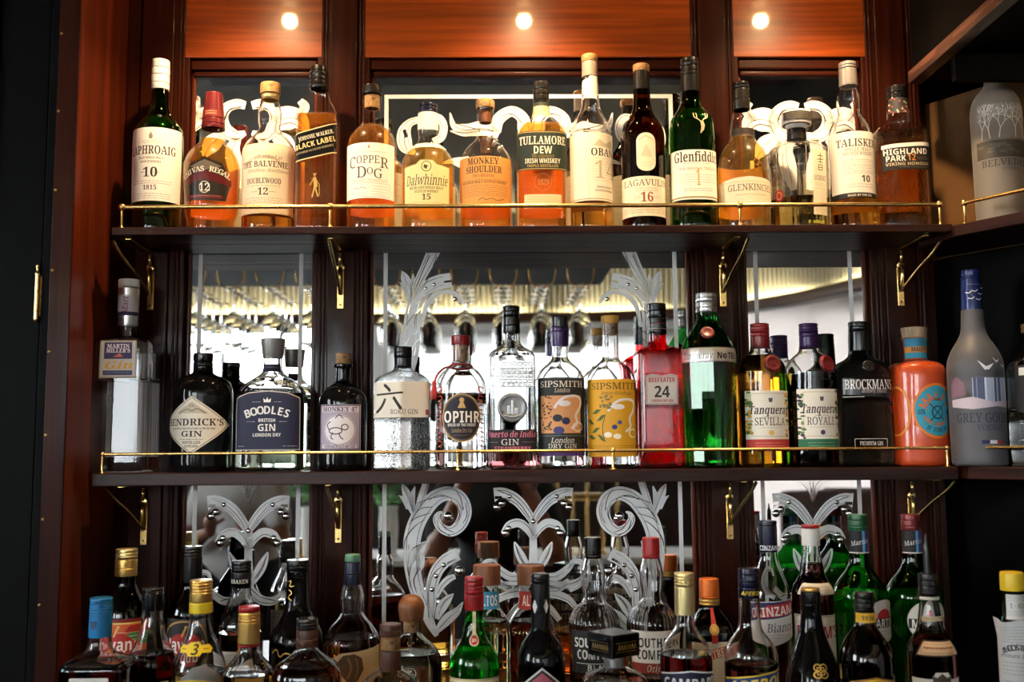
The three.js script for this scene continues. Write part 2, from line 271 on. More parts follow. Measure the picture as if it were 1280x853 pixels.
{
  const AX = 664, C = (l) => l.map(([x, y, w]) => [420 + x / 6.095, 100 + y / 6.095, (w ?? 5) / 6.095]), S = (l, n) => both(1, AX, C(l), etchOf, n), Ve = (l) => both(1, AX, C(l), veinOf);
  S([[1240, 420, 60], [1130, 370, 110], [1000, 380, 90], [900, 350, 50], [868, 250, 8]], 'etched_leaf'); S([[1100, 390, 40], [980, 405, 50], [870, 390, 8]], 'etched_leaf');
  S([[600, 560, 30], [530, 500, 110], [520, 400, 100], [560, 330, 60], [640, 300, 50]]);
  S([[700, 300, 50], [780, 290, 60], [820, 350, 60], [800, 440, 60], [740, 470, 50]]);
  S([[1560, 560, 20], [1480, 500, 80], [1440, 380, 110], [1420, 290, 90], [1340, 240, 80], [1240, 300, 90], [1220, 400, 70]]);
  S([[1000, 640, 120], [880, 620, 40], [800, 640, 6]], 'etched_leaf');
  Ve([[520, 380, 26], [535, 440, 26]]); Ve([[545, 540, 5], [520, 470, 5], [530, 380, 5]]); Ve([[1200, 390, 5], [1060, 372, 6], [900, 330, 5]]); Ve([[1250, 280, 5], [1340, 260, 6], [1420, 330, 5]]);
}

// ---------------------------------------------------------------- shelves (notched round the pilasters), rails, brackets
function shelfGeo(x0, x1, y0, y1, zf) {
  const s = new THREE.Shape(); s.moveTo(x0, -zf); s.lineTo(x1, -zf); s.lineTo(x1, -0.0305);
  for (const [a, b] of PIL.slice().reverse()) { const A = Math.max(a - 0.001, x0), Bx = Math.min(b + 0.001, x1); if (Bx < x1) { s.lineTo(Bx, -0.002); s.lineTo(Bx, -0.0305); } if (A > x0) { s.lineTo(A, -0.0305); s.lineTo(A, -0.002); } }
  s.lineTo(x0, -0.0305);
  const g = new THREE.ExtrudeGeometry(s, { depth: y1 - y0 - 0.003, bevelEnabled: true, bevelThickness: 0.0015, bevelSize: 0.0015, bevelOffset: -0.0015, bevelSegments: 2 });
  g.rotateX(-Math.PI / 2).translate(0, y0 + 0.0015, 0); return uvm(g, 'x');
}
const SH = { top: { y: 1.8935, b: 1.8795, x0: -0.667, x1: 0.814 }, mid: { y: 1.4655, b: 1.4440, x0: -0.686, x1: 0.801 } };
single('shelf', shelfGeo(SH.top.x0, SH.top.x1, SH.top.b, SH.top.y, 0.18), M.woodShelf, 'upper dark wooden shelf carrying the whisky bottles', 'shelf');
single('shelf', shelfGeo(SH.mid.x0, SH.mid.x1, SH.mid.b, SH.mid.y, 0.18), M.woodShelf, 'lower dark wooden shelf carrying the gin bottles', 'shelf');
function rail(label, y, yb, xs, r, ball) {
  const g = thing('gallery_rail', label, 'rail', [0, 0, 0]), z = 0.1705;
  part('rod', cyl(r, xs[xs.length - 1] - xs[0], (xs[0] + xs[xs.length - 1]) / 2, y, z, 'x', 12), M.brass, g);
  xs.forEach((x, k) => {
    const end = k === 0 || k === xs.length - 1, h = y - yb;
    const pts = [[0.0001, 0.0003], [0.0062, 0.0003], [0.006, 0.0016], [0.0032, 0.0024], [0.0024, 0.005], [0.0022, h * 0.5], [0.0026, h - ball * 1.1], [0.003, h - ball]];
    for (let a = -5; a <= 8; a++) pts.push([ball * Math.cos(a * Math.PI / 16), h + ball * Math.sin(a * Math.PI / 16)]);
    part(end ? 'end_post' : 'post', lathe(pts, 16).translate(x, yb, z), M.brass, g);
  });
}
rail('polished brass gallery rail along the upper shelf', 1.9315, SH.top.y, [-0.654, -0.288, 0.439, 0.797], 0.0038, 0.0066);
rail('thin brass gallery rail along the lower shelf', 1.4985, SH.mid.y, [-0.674, -0.064, 0.205, 0.788], 0.0026, 0.0045);
function bracket(x, yTop, label, lean) {
  const g = thing('shelf_bracket', label, 'bracket', [x, yTop, 0.0295]);
  const y = -0.0005;
  part('wall_plate', box(-0.0065, 0.0065, -0.112, -0.030, 0, 0.003, 0.0015), M.brass, g);
  part('arm', box(-0.0055, 0.0055, y - 0.003, y, 0.0, 0.128, 0.001), M.brass, g);
  const c = [V(0, -0.082, 0.004), V(lean * 0.2, -0.070, 0.018), V(lean * 0.5, -0.048, 0.045), V(lean * 0.9, -0.022, 0.086), V(lean, -0.004, 0.118)];
  part('brace', tube(c, 0.0032, 20, 8), M.brass, g);
  part('scroll', lathe([[0.0002, 0.003], [0.006, 0.003], [0.0085, 0.0015], [0.0085, -0.0015], [0.006, -0.003], [0.0002, -0.003]], 18).rotateX(Math.PI / 2).translate(0, -0.033, 0.006), M.brass, g);
  part('stem', merge([tube([V(0, -0.034, 0.008), V(0, -0.05, 0.013), V(0, -0.066, 0.011), V(0, -0.084, 0.004)], 0.0045, 16, 8), tube([V(0, -0.03, 0.006), V(0, -0.02, 0.012), V(0, -0.008, 0.010)], 0.004, 10, 8)]), M.brass, g);
  for (const sy of [-0.104, -0.040]) part('screw', lathe([[0, 0.0012], [0.0018, 0.0008], [0.0022, 0]], 10).rotateX(Math.PI / 2).translate(0, sy, 0.003), M.brassDark, g);
}
const under = { top: 'upper', mid: 'lower' };
for (const k of ['top', 'mid']) [-0.646, -0.289, 0.436, 0.776].forEach((x, j) => bracket(x, SH[k].b, 'ornate brass bracket under the ' + under[k] + ' shelf on the ' + ['pilaster beside the red side panel', 'pilaster left of the widest mirror', 'pilaster right of the widest mirror', 'pilaster by the black corner'][j], [-0.03, -0.004, 0.022, 0.035][j]));

// ---------------------------------------------------------------- corner unit on the right
{
  const D = V(0.54, 0, 0.84).normalize(), N = V(0.84, 0, -0.54).normalize(), O = V(0.8165, 0, 0.186);
  const pt = (t, n) => O.clone().addScaledVector(D, t).addScaledVector(N, n);
  const slab = (poly, y0, y1, mat) => { const s = new THREE.Shape(poly.map((q) => new THREE.Vector2(q.x, -q.z))); const g = new THREE.ExtrudeGeometry(s, { depth: y1 - y0 - 0.003, bevelEnabled: true, bevelThickness: 0.0015, bevelSize: 0.0015, bevelOffset: -0.0015, bevelSegments: 1 }); g.rotateX(-Math.PI / 2).translate(0, y0 + 0.0015, 0); return uvm(g, 'z'); };
  const poly = [pt(0, 0), pt(0.62, 0), pt(0.62, 0.16), pt(-0.14, 0.16), pt(-0.1, 0.035)];
  single('corner_shelf', slab(poly, 1.8695, 1.8905), M.woodShelf, 'upper corner shelf with the tall frosted vodka bottle, angled from the long shelf', 'shelf');
  single('corner_shelf', slab(poly, 1.4440, 1.4655), M.woodShelf, 'lower corner shelf carrying the frosted blue capped vodka bottle', 'shelf');
  const wall = [pt(-0.26, 0.165), pt(0.9, 0.165), pt(0.9, 0.25), pt(-0.26, 0.25)];
  struct('wall_corner', slab(wall, 1.868, 2.185), M.brownWall, 'brown painted wall behind the upper corner shelf', 'wall');
  struct('wall_right_recess', slab(wall, 0, 1.866), M.black, 'black wall below the upper corner shelf', 'wall');
  // rails on both corner shelves
  for (const [y, yb, r, b, what] of [[1.929, 1.8905, 0.0032, 0.0062, 'short brass gallery rail on the upper corner shelf'], [1.4985, 1.4655, 0.0026, 0.0055, 'short brass gallery rail on the lower corner shelf']]) {
    const g = thing('gallery_rail', what, 'rail'); const a = pt(0.012, 0.012), c = pt(0.6, 0.012);
    part('rod', new THREE.TubeGeometry(new THREE.LineCurve3(V(a.x, y, a.z), V(c.x, y, c.z)), 2, r, 12), M.brass, g);
    for (const q of [a, c]) { const h = y - yb, pts = [[0.0001, 0.0003], [0.0062, 0.0003], [0.006, 0.0016], [0.003, 0.003], [0.0026, h * 0.5], [0.003, h - b]]; for (let k = -5; k <= 8; k++) pts.push([b * Math.cos(k * Math.PI / 16), h + b * Math.sin(k * Math.PI / 16)]); part('end_post', lathe(pts, 16).translate(q.x, yb, q.z), M.brass, g); }
  }
  // high cupboard whose worn edge runs towards the room
  const g = thing('overhead_cupboard', 'black overhead cupboard with a worn wooden lower edge, over the corner', 'cupboard');
  part('body', box(0.800, 1.5, 2.212, 2.72, 0.075, 1.35, 0.002, 'z'), M.black, g);
  part('worn_edge', box(0.7915, 0.8165, 2.187, 2.2115, 0.075, 1.35, 0.002, 'z'), M.woodWorn, g);
  part('front_lip', box(0.8175, 1.0, at(1220, 100, 0.215).y, 2.1945, 0.200, 0.215, 0.001, 'x'), M.black, g);
  part('underside', box(0.8175, 1.5, 2.195, 2.2112, 0.08, 1.35, 0.001, 'z'), M.black, g);
  struct('wall_right', box(1.62, 1.75, 0, 3.0, -0.16, 1.2, 0), M.black, 'black wall closing the bar on the right', 'wall');
  struct('wall_corner_back', box(0.862, 1.62, 0, 3.0, -0.16, -0.075, 0), M.black, 'black wall behind the corner shelves', 'wall');
}
// black door on the left
{
  const g = thing('door', 'black panelled door beside the red side panel', 'door'); g.name = 'door_1'; g.userData.kind = 'structure';
  const xr = -0.7415;
  part('leaf', box(-1.6, -0.772, 0.02, 2.5, 0.17, 0.21, 0.003), M.black, g);
  part('jamb', box(-0.7715, xr, 0, 2.62, 0.12, 0.214, 0.003), M.black, g);
  for (const [y0, y1] of [[0.3, 1.30], [1.42, 1.735], [1.84, 2.38]]) part('panel', box(-1.5, -0.86, y0, y1, 0.2095, 0.219, 0.006), M.black, g);
  const hg = thing('door_hinge', 'slim polished brass hinge with ball finial on the black door', 'hinge', [-0.7765, 1.773, 0.2155]);
  const pts = [[0.0001, -0.05], [0.0045, -0.05], [0.0048, -0.045], [0.0045, -0.034], [0.0050, -0.033], [0.0050, -0.031], [0.0045, -0.030], [0.0045, 0.030], [0.0052, 0.031], [0.0052, 0.034], [0.0032, 0.036], [0.0028, 0.040], [0.0044, 0.044], [0.0044, 0.047], [0.003, 0.0502], [0.0001, 0.051]];
  part('knuckle', lathe(pts, 16), M.brass, hg); part('leaf_plate', box(-0.004, 0.012, -0.04, 0.03, -0.0055, -0.003, 0.0008), M.brass, hg);
  struct('wall_left_of_door', box(-4.4, -1.6, 0, 3.0, 0.05, 0.2, 0), M.black, 'black wall beside the door', 'wall');
}
// soffit with the three lamps, counter below
struct('ceiling_soffit', merge([box(-0.74, 0.79, 2.466, 2.62, -0.01, 0.70, 0.002, 'x')]), M.wood, 'dark wooden soffit over the bar shelves', 'ceiling');
[[-0.449, 0.297], [0.071, 0.297], [0.601, 0.297]].forEach(([x, z], i) => {
  const y = 2.452, g = thing('downlight', ['brass downlight over the first mirror', 'brass downlight over the widest mirror', 'brass downlight over the mirror by the corner'][i], 'lamp', [x, y, z]);
  part('rim', lathe([[0.022, 0.012], [0.030, 0.012], [0.031, 0.009], [0.026, 0.006], [0.022, 0.009]], 28), M.brass, g);
  part('bulb', new THREE.SphereGeometry(0.017, 18, 12).translate(0, 0.0, 0), M.bulbGlow, g);
  const L = new THREE.SpotLight(rgb(1, 0.68, 0.37), LAMP, 0, 0.88, 0.95, 2); L.position.set(0, 0, 0); L.castShadow = true; L.shadow.radius = 0.8; L.shadow.mapSize.set(1024, 1024); L.name = 'downlight_beam';
  L.target.position.set(0, -0.6, -0.20); g.add(L); g.add(L.target); L.target.name = 'beam_target';
});
{ // lamp under the overhead cupboard, lighting the corner shelf
  const g = thing('downlight', 'brass downlight under the black overhead cupboard', 'lamp', [1.10, 2.168, 0.60]);
  part('rim', lathe([[0.022, 0.022], [0.030, 0.022], [0.031, 0.012], [0.026, 0.008], [0.022, 0.012]], 28), M.brass, g);
  part('bulb', new THREE.SphereGeometry(0.014, 18, 12), M.bulbGlow, g);
  const L = new THREE.SpotLight(rgb(1, 0.70, 0.38), LAMP * 0.8, 0, 0.8, 0.8, 2); L.castShadow = true; L.shadow.radius = 0.7; L.shadow.mapSize.set(1024, 1024); L.name = 'downlight_beam'; L.target.position.set(-0.2, -0.2, -0.5); L.target.name = 'beam_target'; g.add(L); g.add(L.target);
}
{
  const g = thing('back_counter', 'dark wooden back bar counter under the bottles', 'counter');
  part('worktop', box(XL + 0.002, 0.90, 1.018, 1.045, 0.031, 0.62, 0.004, 'x'), M.woodShelf, g);
  part('carcass', box(XL + 0.01, 0.89, 0.0, 1.0175, 0.031, 0.58, 0.004), M.wood, g);
  for (let k = 0; k < 4; k++) part('cabinet_door', box(-0.68 + k * 0.39, -0.31 + k * 0.39, 0.1, 0.98, 0.5805, 0.598, 0.003), M.wood, g);
}
// ---------------------------------------------------------------- bottles: engine
const atlases = [];
function cell(w, h) {
  w = Math.ceil(w); h = Math.ceil(h);
  for (const A of atlases) { const r = fit(A, w, h); if (r) return r; }
  const c = document.createElement('canvas'); c.width = 2048; c.height = 1024;
  const t = new THREE.CanvasTexture(c); t.colorSpace = THREE.SRGBColorSpace; t.magFilter = THREE.LinearFilter; t.generateMipmaps = false; t.minFilter = THREE.LinearFilter;
  const mats = {}; const A = { c, ctx: c.getContext('2d'), t, rows: [], y: 2, mats }; atlases.push(A); return fit(A, w, h);
}
function fit(A, w, h) {
  for (const r of A.rows) if (r.h >= h && r.h < h * 1.6 + 8 && r.x + w + 4 <= 2046) { const o = { A, x: r.x, y: r.y, w, h }; r.x += w + 4; return o; }
  if (A.y + h + 4 > 1022) return null;
  const r = { y: A.y, h, x: 2 }; A.rows.push(r); A.y += h + 4; const o = { A, x: r.x, y: r.y, w, h }; r.x += w + 4; return o;
}
const paper = (A, kind) => A.mats[kind] ??= kind === 'foil'
  ? P({ map: A.t, alphaTest: 0.5, roughness: 0.35, metalness: 0.75 })
  : P({ map: A.t, alphaTest: 0.5, roughness: kind === 'gloss' ? 0.25 : 0.6 });
// little drawing kit: everything in fractions of the label's width and height
const FONT = { b: 'bold 100px sans-serif', r: '100px sans-serif', s: '100px serif', sb: 'bold 100px serif', i: 'italic 100px serif', ib: 'italic bold 100px serif', bi: 'italic bold 100px sans-serif', m: '100px monospace' };
function kit(c, W, H) {
  const k = {
    c, W, H,
    bg(col, r = 0) { c.fillStyle = col; c.beginPath(); if (r) c.roundRect(0, 0, W, H, r * W); else c.rect(0, 0, W, H); c.fill(); },
    rect(x, y, w, h, col, r = 0) { c.fillStyle = col; c.beginPath(); if (r) c.roundRect(x * W, y * H, w * W, h * H, r * W); else c.rect(x * W, y * H, w * W, h * H); c.fill(); },
    frame(x, y, w, h, col, lw = 0.01, r = 0) { c.strokeStyle = col; c.lineWidth = lw * W; c.beginPath(); c.roundRect(x * W, y * H, w * W, h * H, r * W); c.stroke(); },
    oval(x, y, rx, ry, col, stroke) { c.beginPath(); c.ellipse(x * W, y * H, rx * W, ry * H, 0, 0, 7); if (stroke) { c.strokeStyle = col; c.lineWidth = stroke * W; c.stroke(); } else { c.fillStyle = col; c.fill(); } },
    poly(pts, col, stroke) { c.beginPath(); pts.forEach((p, i) => (i ? c.lineTo(p[0] * W, p[1] * H) : c.moveTo(p[0] * W, p[1] * H))); if (stroke) { c.strokeStyle = col; c.lineWidth = stroke * W; c.lineJoin = 'round'; c.lineCap = 'round'; c.stroke(); } else { c.closePath(); c.fillStyle = col; c.fill(); } },
    curve(pts, col, lw) { c.beginPath(); c.moveTo(pts[0][0] * W, pts[0][1] * H); for (let i = 1; i < pts.length - 1; i++) { const a = pts[i], b = pts[i + 1]; c.quadraticCurveTo(a[0] * W, a[1] * H, (a[0] + b[0]) / 2 * W, (a[1] + b[1]) / 2 * H); } const e = pts[pts.length - 1]; c.lineTo(e[0] * W, e[1] * H); c.strokeStyle = col; c.lineWidth = lw * W; c.lineCap = 'round'; c.stroke(); },
    // text centred at x, y; size in fractions of H; w = the width it should fill
    t(s, x, y, size, col, f = 'b', w, rot = 0) {
      c.save(); c.translate(x * W, y * H); c.rotate(rot); c.font = FONT[f]; c.fillStyle = col; c.textAlign = 'center'; c.textBaseline = 'alphabetic';
      const m = c.measureText(s).width || 1, sy = size * H / 72; let sx = sy; if (w) sx = w * W / m; c.scale(sx, sy); c.fillText(s, 0, 36); c.restore();
    },
    arc(s, cx, cy, r, a0, a1, size, col, f = 'b') { // letters on a circle (radius in widths), from angle a0 to a1, degrees clockwise from the top
      const n = s.length; for (let i = 0; i < n; i++) { const a = (a0 + (a1 - a0) * (n > 1 ? i / (n - 1) : 0.5)) * Math.PI / 180; c.save(); c.translate(cx * W + Math.sin(a) * r * W, cy * H - Math.cos(a) * r * W); c.rotate(a + (a1 < a0 ? Math.PI : 0)); c.font = FONT[f]; c.fillStyle = col; c.textAlign = 'center'; const q = size * W / 72; c.scale(q, q); c.fillText(s[i], 0, 36); c.restore(); }
    },
    lines(x0, x1, ys, col, lw = 0.006) { for (const y of ys) { let x = x0; c.fillStyle = col; while (x < x1) { const l = 0.01 + rnd() * 0.05; c.fillRect(x * W, y * H, Math.min(l, x1 - x) * W, Math.max(1.2, lw * W)); x += l + 0.012; } } },
    grain(a = 0.05) { const n = W * H / 90; for (let i = 0; i < n; i++) { c.fillStyle = `rgba(${rnd() < 0.5 ? '0,0,0' : '255,255,255'},${a * rnd()})`; c.fillRect(rnd() * W, rnd() * H, 2, 2); } },
  };
  return k;
}
// profile through traced points (given from top to bottom), smoothed
function smoothProfile(rows) {
  const out = [];
  for (let i = 0; i + 1 < rows.length; i++) {
    const p0 = rows[Math.max(0, i - 1)], p1 = rows[i], p2 = rows[i + 1], p3 = rows[Math.min(rows.length - 1, i + 2)], n = 5;
    for (let k = 0; k < n; k++) {
      const t = k / n, y = p1[0] + (p2[0] - p1[0]) * t;
      const s1 = i > 0 ? (p2[1] - p0[1]) / (p2[0] - p0[0]) : (p2[1] - p1[1]) / (p2[0] - p1[0]), s2 = i + 2 < rows.length ? (p3[1] - p1[1]) / (p3[0] - p1[0]) : (p2[1] - p1[1]) / (p2[0] - p1[0]);
      const d = (p2[1] - p1[1]) / (p2[0] - p1[0]), lim = (s) => (s * d <= 0 ? 0 : Math.sign(s) * Math.min(Math.abs(s), 3 * Math.abs(d))), h = p2[0] - p1[0], m1 = lim(s1) * h, m2 = lim(s2) * h;
      const t2 = t * t, t3 = t2 * t; out.push([y, (2 * t3 - 3 * t2 + 1) * p1[1] + (t3 - 2 * t2 + t) * m1 + (-2 * t3 + 3 * t2) * p2[1] + (t3 - t2) * m2]);
    }
  }
  out.push(rows[rows.length - 1].slice(0, 2)); return out;
}
const sgnpow = (v, e) => Math.sign(v) * Math.pow(Math.abs(v), e);
// section of a bottle: superellipse, or a polygon with `facets` sides
function ringPoint(r, th, b, f) {
  const rel = r / b.rmax, t = Math.min(1, Math.max(0, (rel - 0.5) / 0.4)), n = 2 + (b.n - 2) * t * t * (3 - 2 * t), dr = 1 + (b.dr - 1) * t;
  let x, z;
  if (b.facets && t > 0) {
    const step = 2 * Math.PI / b.facets, a = ((th + (b.facetTurn ?? 0)) % step + step) % step - step / 2, k = Math.cos(step / 2) / Math.cos(a), q = 1 + (k / Math.cos(step / 4) - 1) * t * (b.facetDepth ?? 1);
    x = Math.sin(th) * r * q; z = Math.cos(th) * r * q * dr;
  } else { const sx = Math.sin(th), cz = Math.cos(th), k = n > 2.01 || dr !== 1 ? Math.pow(Math.pow(Math.abs(sx), n) + Math.pow(Math.abs(cz / dr), n), -1 / n) : 1; x = r * sx * k; z = r * cz * k; }
  if (b.flute && t > 0) { const q = 1 + b.flute[1] * t * (Math.abs(Math.cos(th * b.flute[0] / 2)) - 0.6); x *= q; z *= q; }
  return [x, z];
}
function loft(rows, b, opt = {}) { // rows [y, r] from low to high
  const seg = b.seg ?? (b.facets ? b.facets * 4 : b.flute ? b.flute[0] * 6 : b.n > 2 ? 88 : 44), pos = [], uv = [], idx = [], inset = opt.inset ?? 0;
  rows.forEach(([y, r], j) => { for (let i = 0; i <= seg; i++) { const th = i / seg * Math.PI * 2 + Math.PI; const rr = Math.max(r - inset, 0.0003); const [x, z] = ringPoint(rr, th, b); pos.push(x, y, z); uv.push(i / seg * 4 * (b.uvk ?? 1), y / 0.08 * (b.uvk ?? 1)); } });
  for (let j = 0; j + 1 < rows.length; j++) for (let i = 0; i < seg; i++) { const a = j * (seg + 1) + i, c = a + seg + 1; idx.push(a, a + 1, c + 1, a, c + 1, c); }
  const capAt = (j, up) => { const k = pos.length / 3; pos.push(0, rows[j][0], 0); uv.push(0, 0); for (let i = 0; i < seg; i++) { const a = j * (seg + 1) + i; up ? idx.push(a, a + 1, k) : idx.push(a + 1, a, k); } };
  if (opt.bottom) capAt(0, false); if (opt.top) capAt(rows.length - 1, true);
  const g = new THREE.BufferGeometry(); g.setAttribute('position', new THREE.Float32BufferAttribute(pos, 3)); g.setAttribute('uv', new THREE.Float32BufferAttribute(uv, 2)); g.setIndex(idx);
  if (b.facets) { const q = g.toNonIndexed(); return creased(q); }
  g.computeVertexNormals(); const n = g.attributes.normal;
  for (let j = 0; j < rows.length; j++) { const a = j * (seg + 1), c = a + seg, x = n.getX(a) + n.getX(c), y = n.getY(a) + n.getY(c), z = n.getZ(a) + n.getZ(c), l = Math.hypot(x, y, z) || 1; n.setXYZ(a, x / l, y / l, z / l); n.setXYZ(c, x / l, y / l, z / l); }
  return g;
}
function creased(g) { g.computeVertexNormals(); return g; }
// thin glass shells, liquids, caps
const shellM = (r, g, b, rough = 0.01, extra = {}) => P({ color: rgb(r, g, b), transmission: 1, thickness: 0, roughness: rough, ior: 1.5, ...extra });
const GL = {
  clear: shellM(0.97, 0.98, 0.97), rib: shellM(0.96, 0.97, 0.96), green: shellM(0.085, 0.40, 0.10), brightGreen: shellM(0.18, 0.74, 0.28), palegreen: shellM(0.80, 0.90, 0.80), martini: shellM(0.05, 0.60, 0.10),
  brown: shellM(0.20, 0.085, 0.02), darkbrown: shellM(0.16, 0.06, 0.018), red: shellM(0.90, 0.05, 0.05), pebble: shellM(0.95, 0.97, 0.96, 0.01, { bumpMap: pebbleBump, bumpScale: 0.0016 }), swirl: shellM(0.96, 0.93, 0.88),
  black: P({ color: rgb(0.003, 0.003, 0.0035), roughness: 0.05, specularIntensity: 0.55 }), blackGrid: P({ color: rgb(0.003, 0.003, 0.0035), roughness: 0.12, specularIntensity: 0.35, bumpMap: gridBump, bumpScale: 0.004 }),
  frost: P({ color: rgb(0.50, 0.46, 0.40), transmission: 0.62, thickness: 0, roughness: 0.55, ior: 1.45 }), frostBlue: P({ color: rgb(0.24, 0.25, 0.275), transmission: 0.6, thickness: 0, roughness: 0.5, ior: 1.45 }),
  orangeCloud: P({ color: rgb(0.86, 0.115, 0.016), transmission: 0.45, thickness: 0, roughness: 0.32, ior: 1.4, clearcoat: 1, clearcoatRoughness: 0.03 }),
  redSwirl: shellM(0.80, 0.028, 0.032),
};
const liqCache = {};
const liquid = (r, g, b, d) => liqCache[[r, g, b, d]] ??= P({ color: rgb(1, 1, 1), transmission: 1, thickness: 0.05, roughness: 0, ior: 1.34, attenuationColor: rgb(r, g, b), attenuationDistance: d });
const LQ = { whisky: [0.90, 0.45, 0.07, 0.075], gold: [0.96, 0.58, 0.12, 0.075], pale: [0.97, 0.86, 0.45, 0.08], deep: [0.74, 0.22, 0.03, 0.065], rum: [0.30, 0.06, 0.015, 0.035], water: [0.97, 0.985, 0.98, 0.3], pink: [0.85, 0.35, 0.38, 0.09], violet: [0.10, 0.015, 0.05, 0.025], orange: [0.95, 0.20, 0.03, 0.06], red: [0.60, 0.03, 0.01, 0.03], redgin: [0.97, 0.2, 0.15, 0.09], lime: [0.86, 0.88, 0.45, 0.1], olive: [0.4, 0.5, 0.12, 0.06], greenish: [0.6, 0.85, 0.5, 0.1] };
// lit spirits: light passes straight through them and a little is scattered
const TH = { whisky: [0.95, 0.61, 0.22], gold: [0.97, 0.75, 0.36], pale: [0.98, 0.90, 0.62], deep: [0.93, 0.52, 0.15], rum: [0.35, 0.07, 0.015], red: [0.62, 0.05, 0.015], violet: [0.08, 0.012, 0.045], water: [0.97, 0.98, 0.97], greenish: [0.84, 0.95, 0.74] }, thCache = {};
const thinLiquid = (k) => thCache[k] ??= P({ color: rgb(...TH[k]), transmission: 0.98, thickness: 0, roughness: 0.27, ior: 1.2 });
const embossedRed = P({ color: rgb(1, 1, 1), transmission: 1, thickness: 0.05, roughness: 0, ior: 1.36, attenuationColor: rgb(0.9, 0.12, 0.1), attenuationDistance: 0.09, bumpMap: swirlBump, bumpScale: 0.0012 });
const embossedAmber = P({ color: rgb(1, 1, 1), transmission: 1, thickness: 0.05, roughness: 0, ior: 1.3, attenuationColor: rgb(0.92, 0.48, 0.08), attenuationDistance: 0.07, bumpMap: swirlBump, bumpScale: 0.0012 });
const plain = {};
const mat = (r, g, b, rough = 0.4, metal = 0) => plain[[r, g, b, rough, metal]] ??= new THREE.MeshStandardMaterial({ color: rgb(r, g, b), roughness: rough, metalness: metal });
const K = {
  black: mat(0.005, 0.005, 0.0055, 0.24), white: mat(0.75, 0.73, 0.70, 0.4), navy: mat(0.006, 0.008, 0.030, 0.26), gold: mat(0.72, 0.46, 0.13, 0.3, 0.85), paleGold: mat(0.75, 0.60, 0.28, 0.35, 0.8), red: mat(0.30, 0.008, 0.010, 0.28), burgundy: mat(0.16, 0.018, 0.022, 0.3, 0.3), silver: mat(0.62, 0.61, 0.60, 0.28, 0.9),
  grey: mat(0.30, 0.27, 0.25, 0.3, 0.5), purple: mat(0.038, 0.007, 0.075, 0.28, 0.2), blue: mat(0.01, 0.16, 0.38, 0.3), deepBlue: mat(0.008, 0.02, 0.125, 0.25, 0.1), green: mat(0.008, 0.09, 0.032, 0.28), orange: mat(0.72, 0.16, 0.02, 0.3, 0.4), yellow: mat(0.80, 0.55, 0.02, 0.4), mustard: mat(0.62, 0.30, 0.03, 0.5), dark: mat(0.013, 0.011, 0.009, 0.26), brown: mat(0.07, 0.022, 0.012, 0.35),
  cork: new THREE.MeshStandardMaterial({ color: rgb(0.52, 0.30, 0.14), map: corkMap, roughness: 0.85 }), tan: new THREE.MeshStandardMaterial({ color: rgb(0.60, 0.34, 0.13), map: corkMap, roughness: 0.6 }), pine: new THREE.MeshStandardMaterial({ color: rgb(0.75, 0.55, 0.33), map: woodMap, roughness: 0.6 }), chestnut: new THREE.MeshStandardMaterial({ color: rgb(0.36, 0.13, 0.045), map: woodMap, roughness: 0.45 }), taupe: mat(0.33, 0.26, 0.20, 0.45, 0.2), wax: mat(0.10, 0.25, 0.16, 0.4),
};
const BASE = { top: 1.8937, mid: 1.4657, low: 1.0452, ct: 1.8907, cm: 1.4657 };
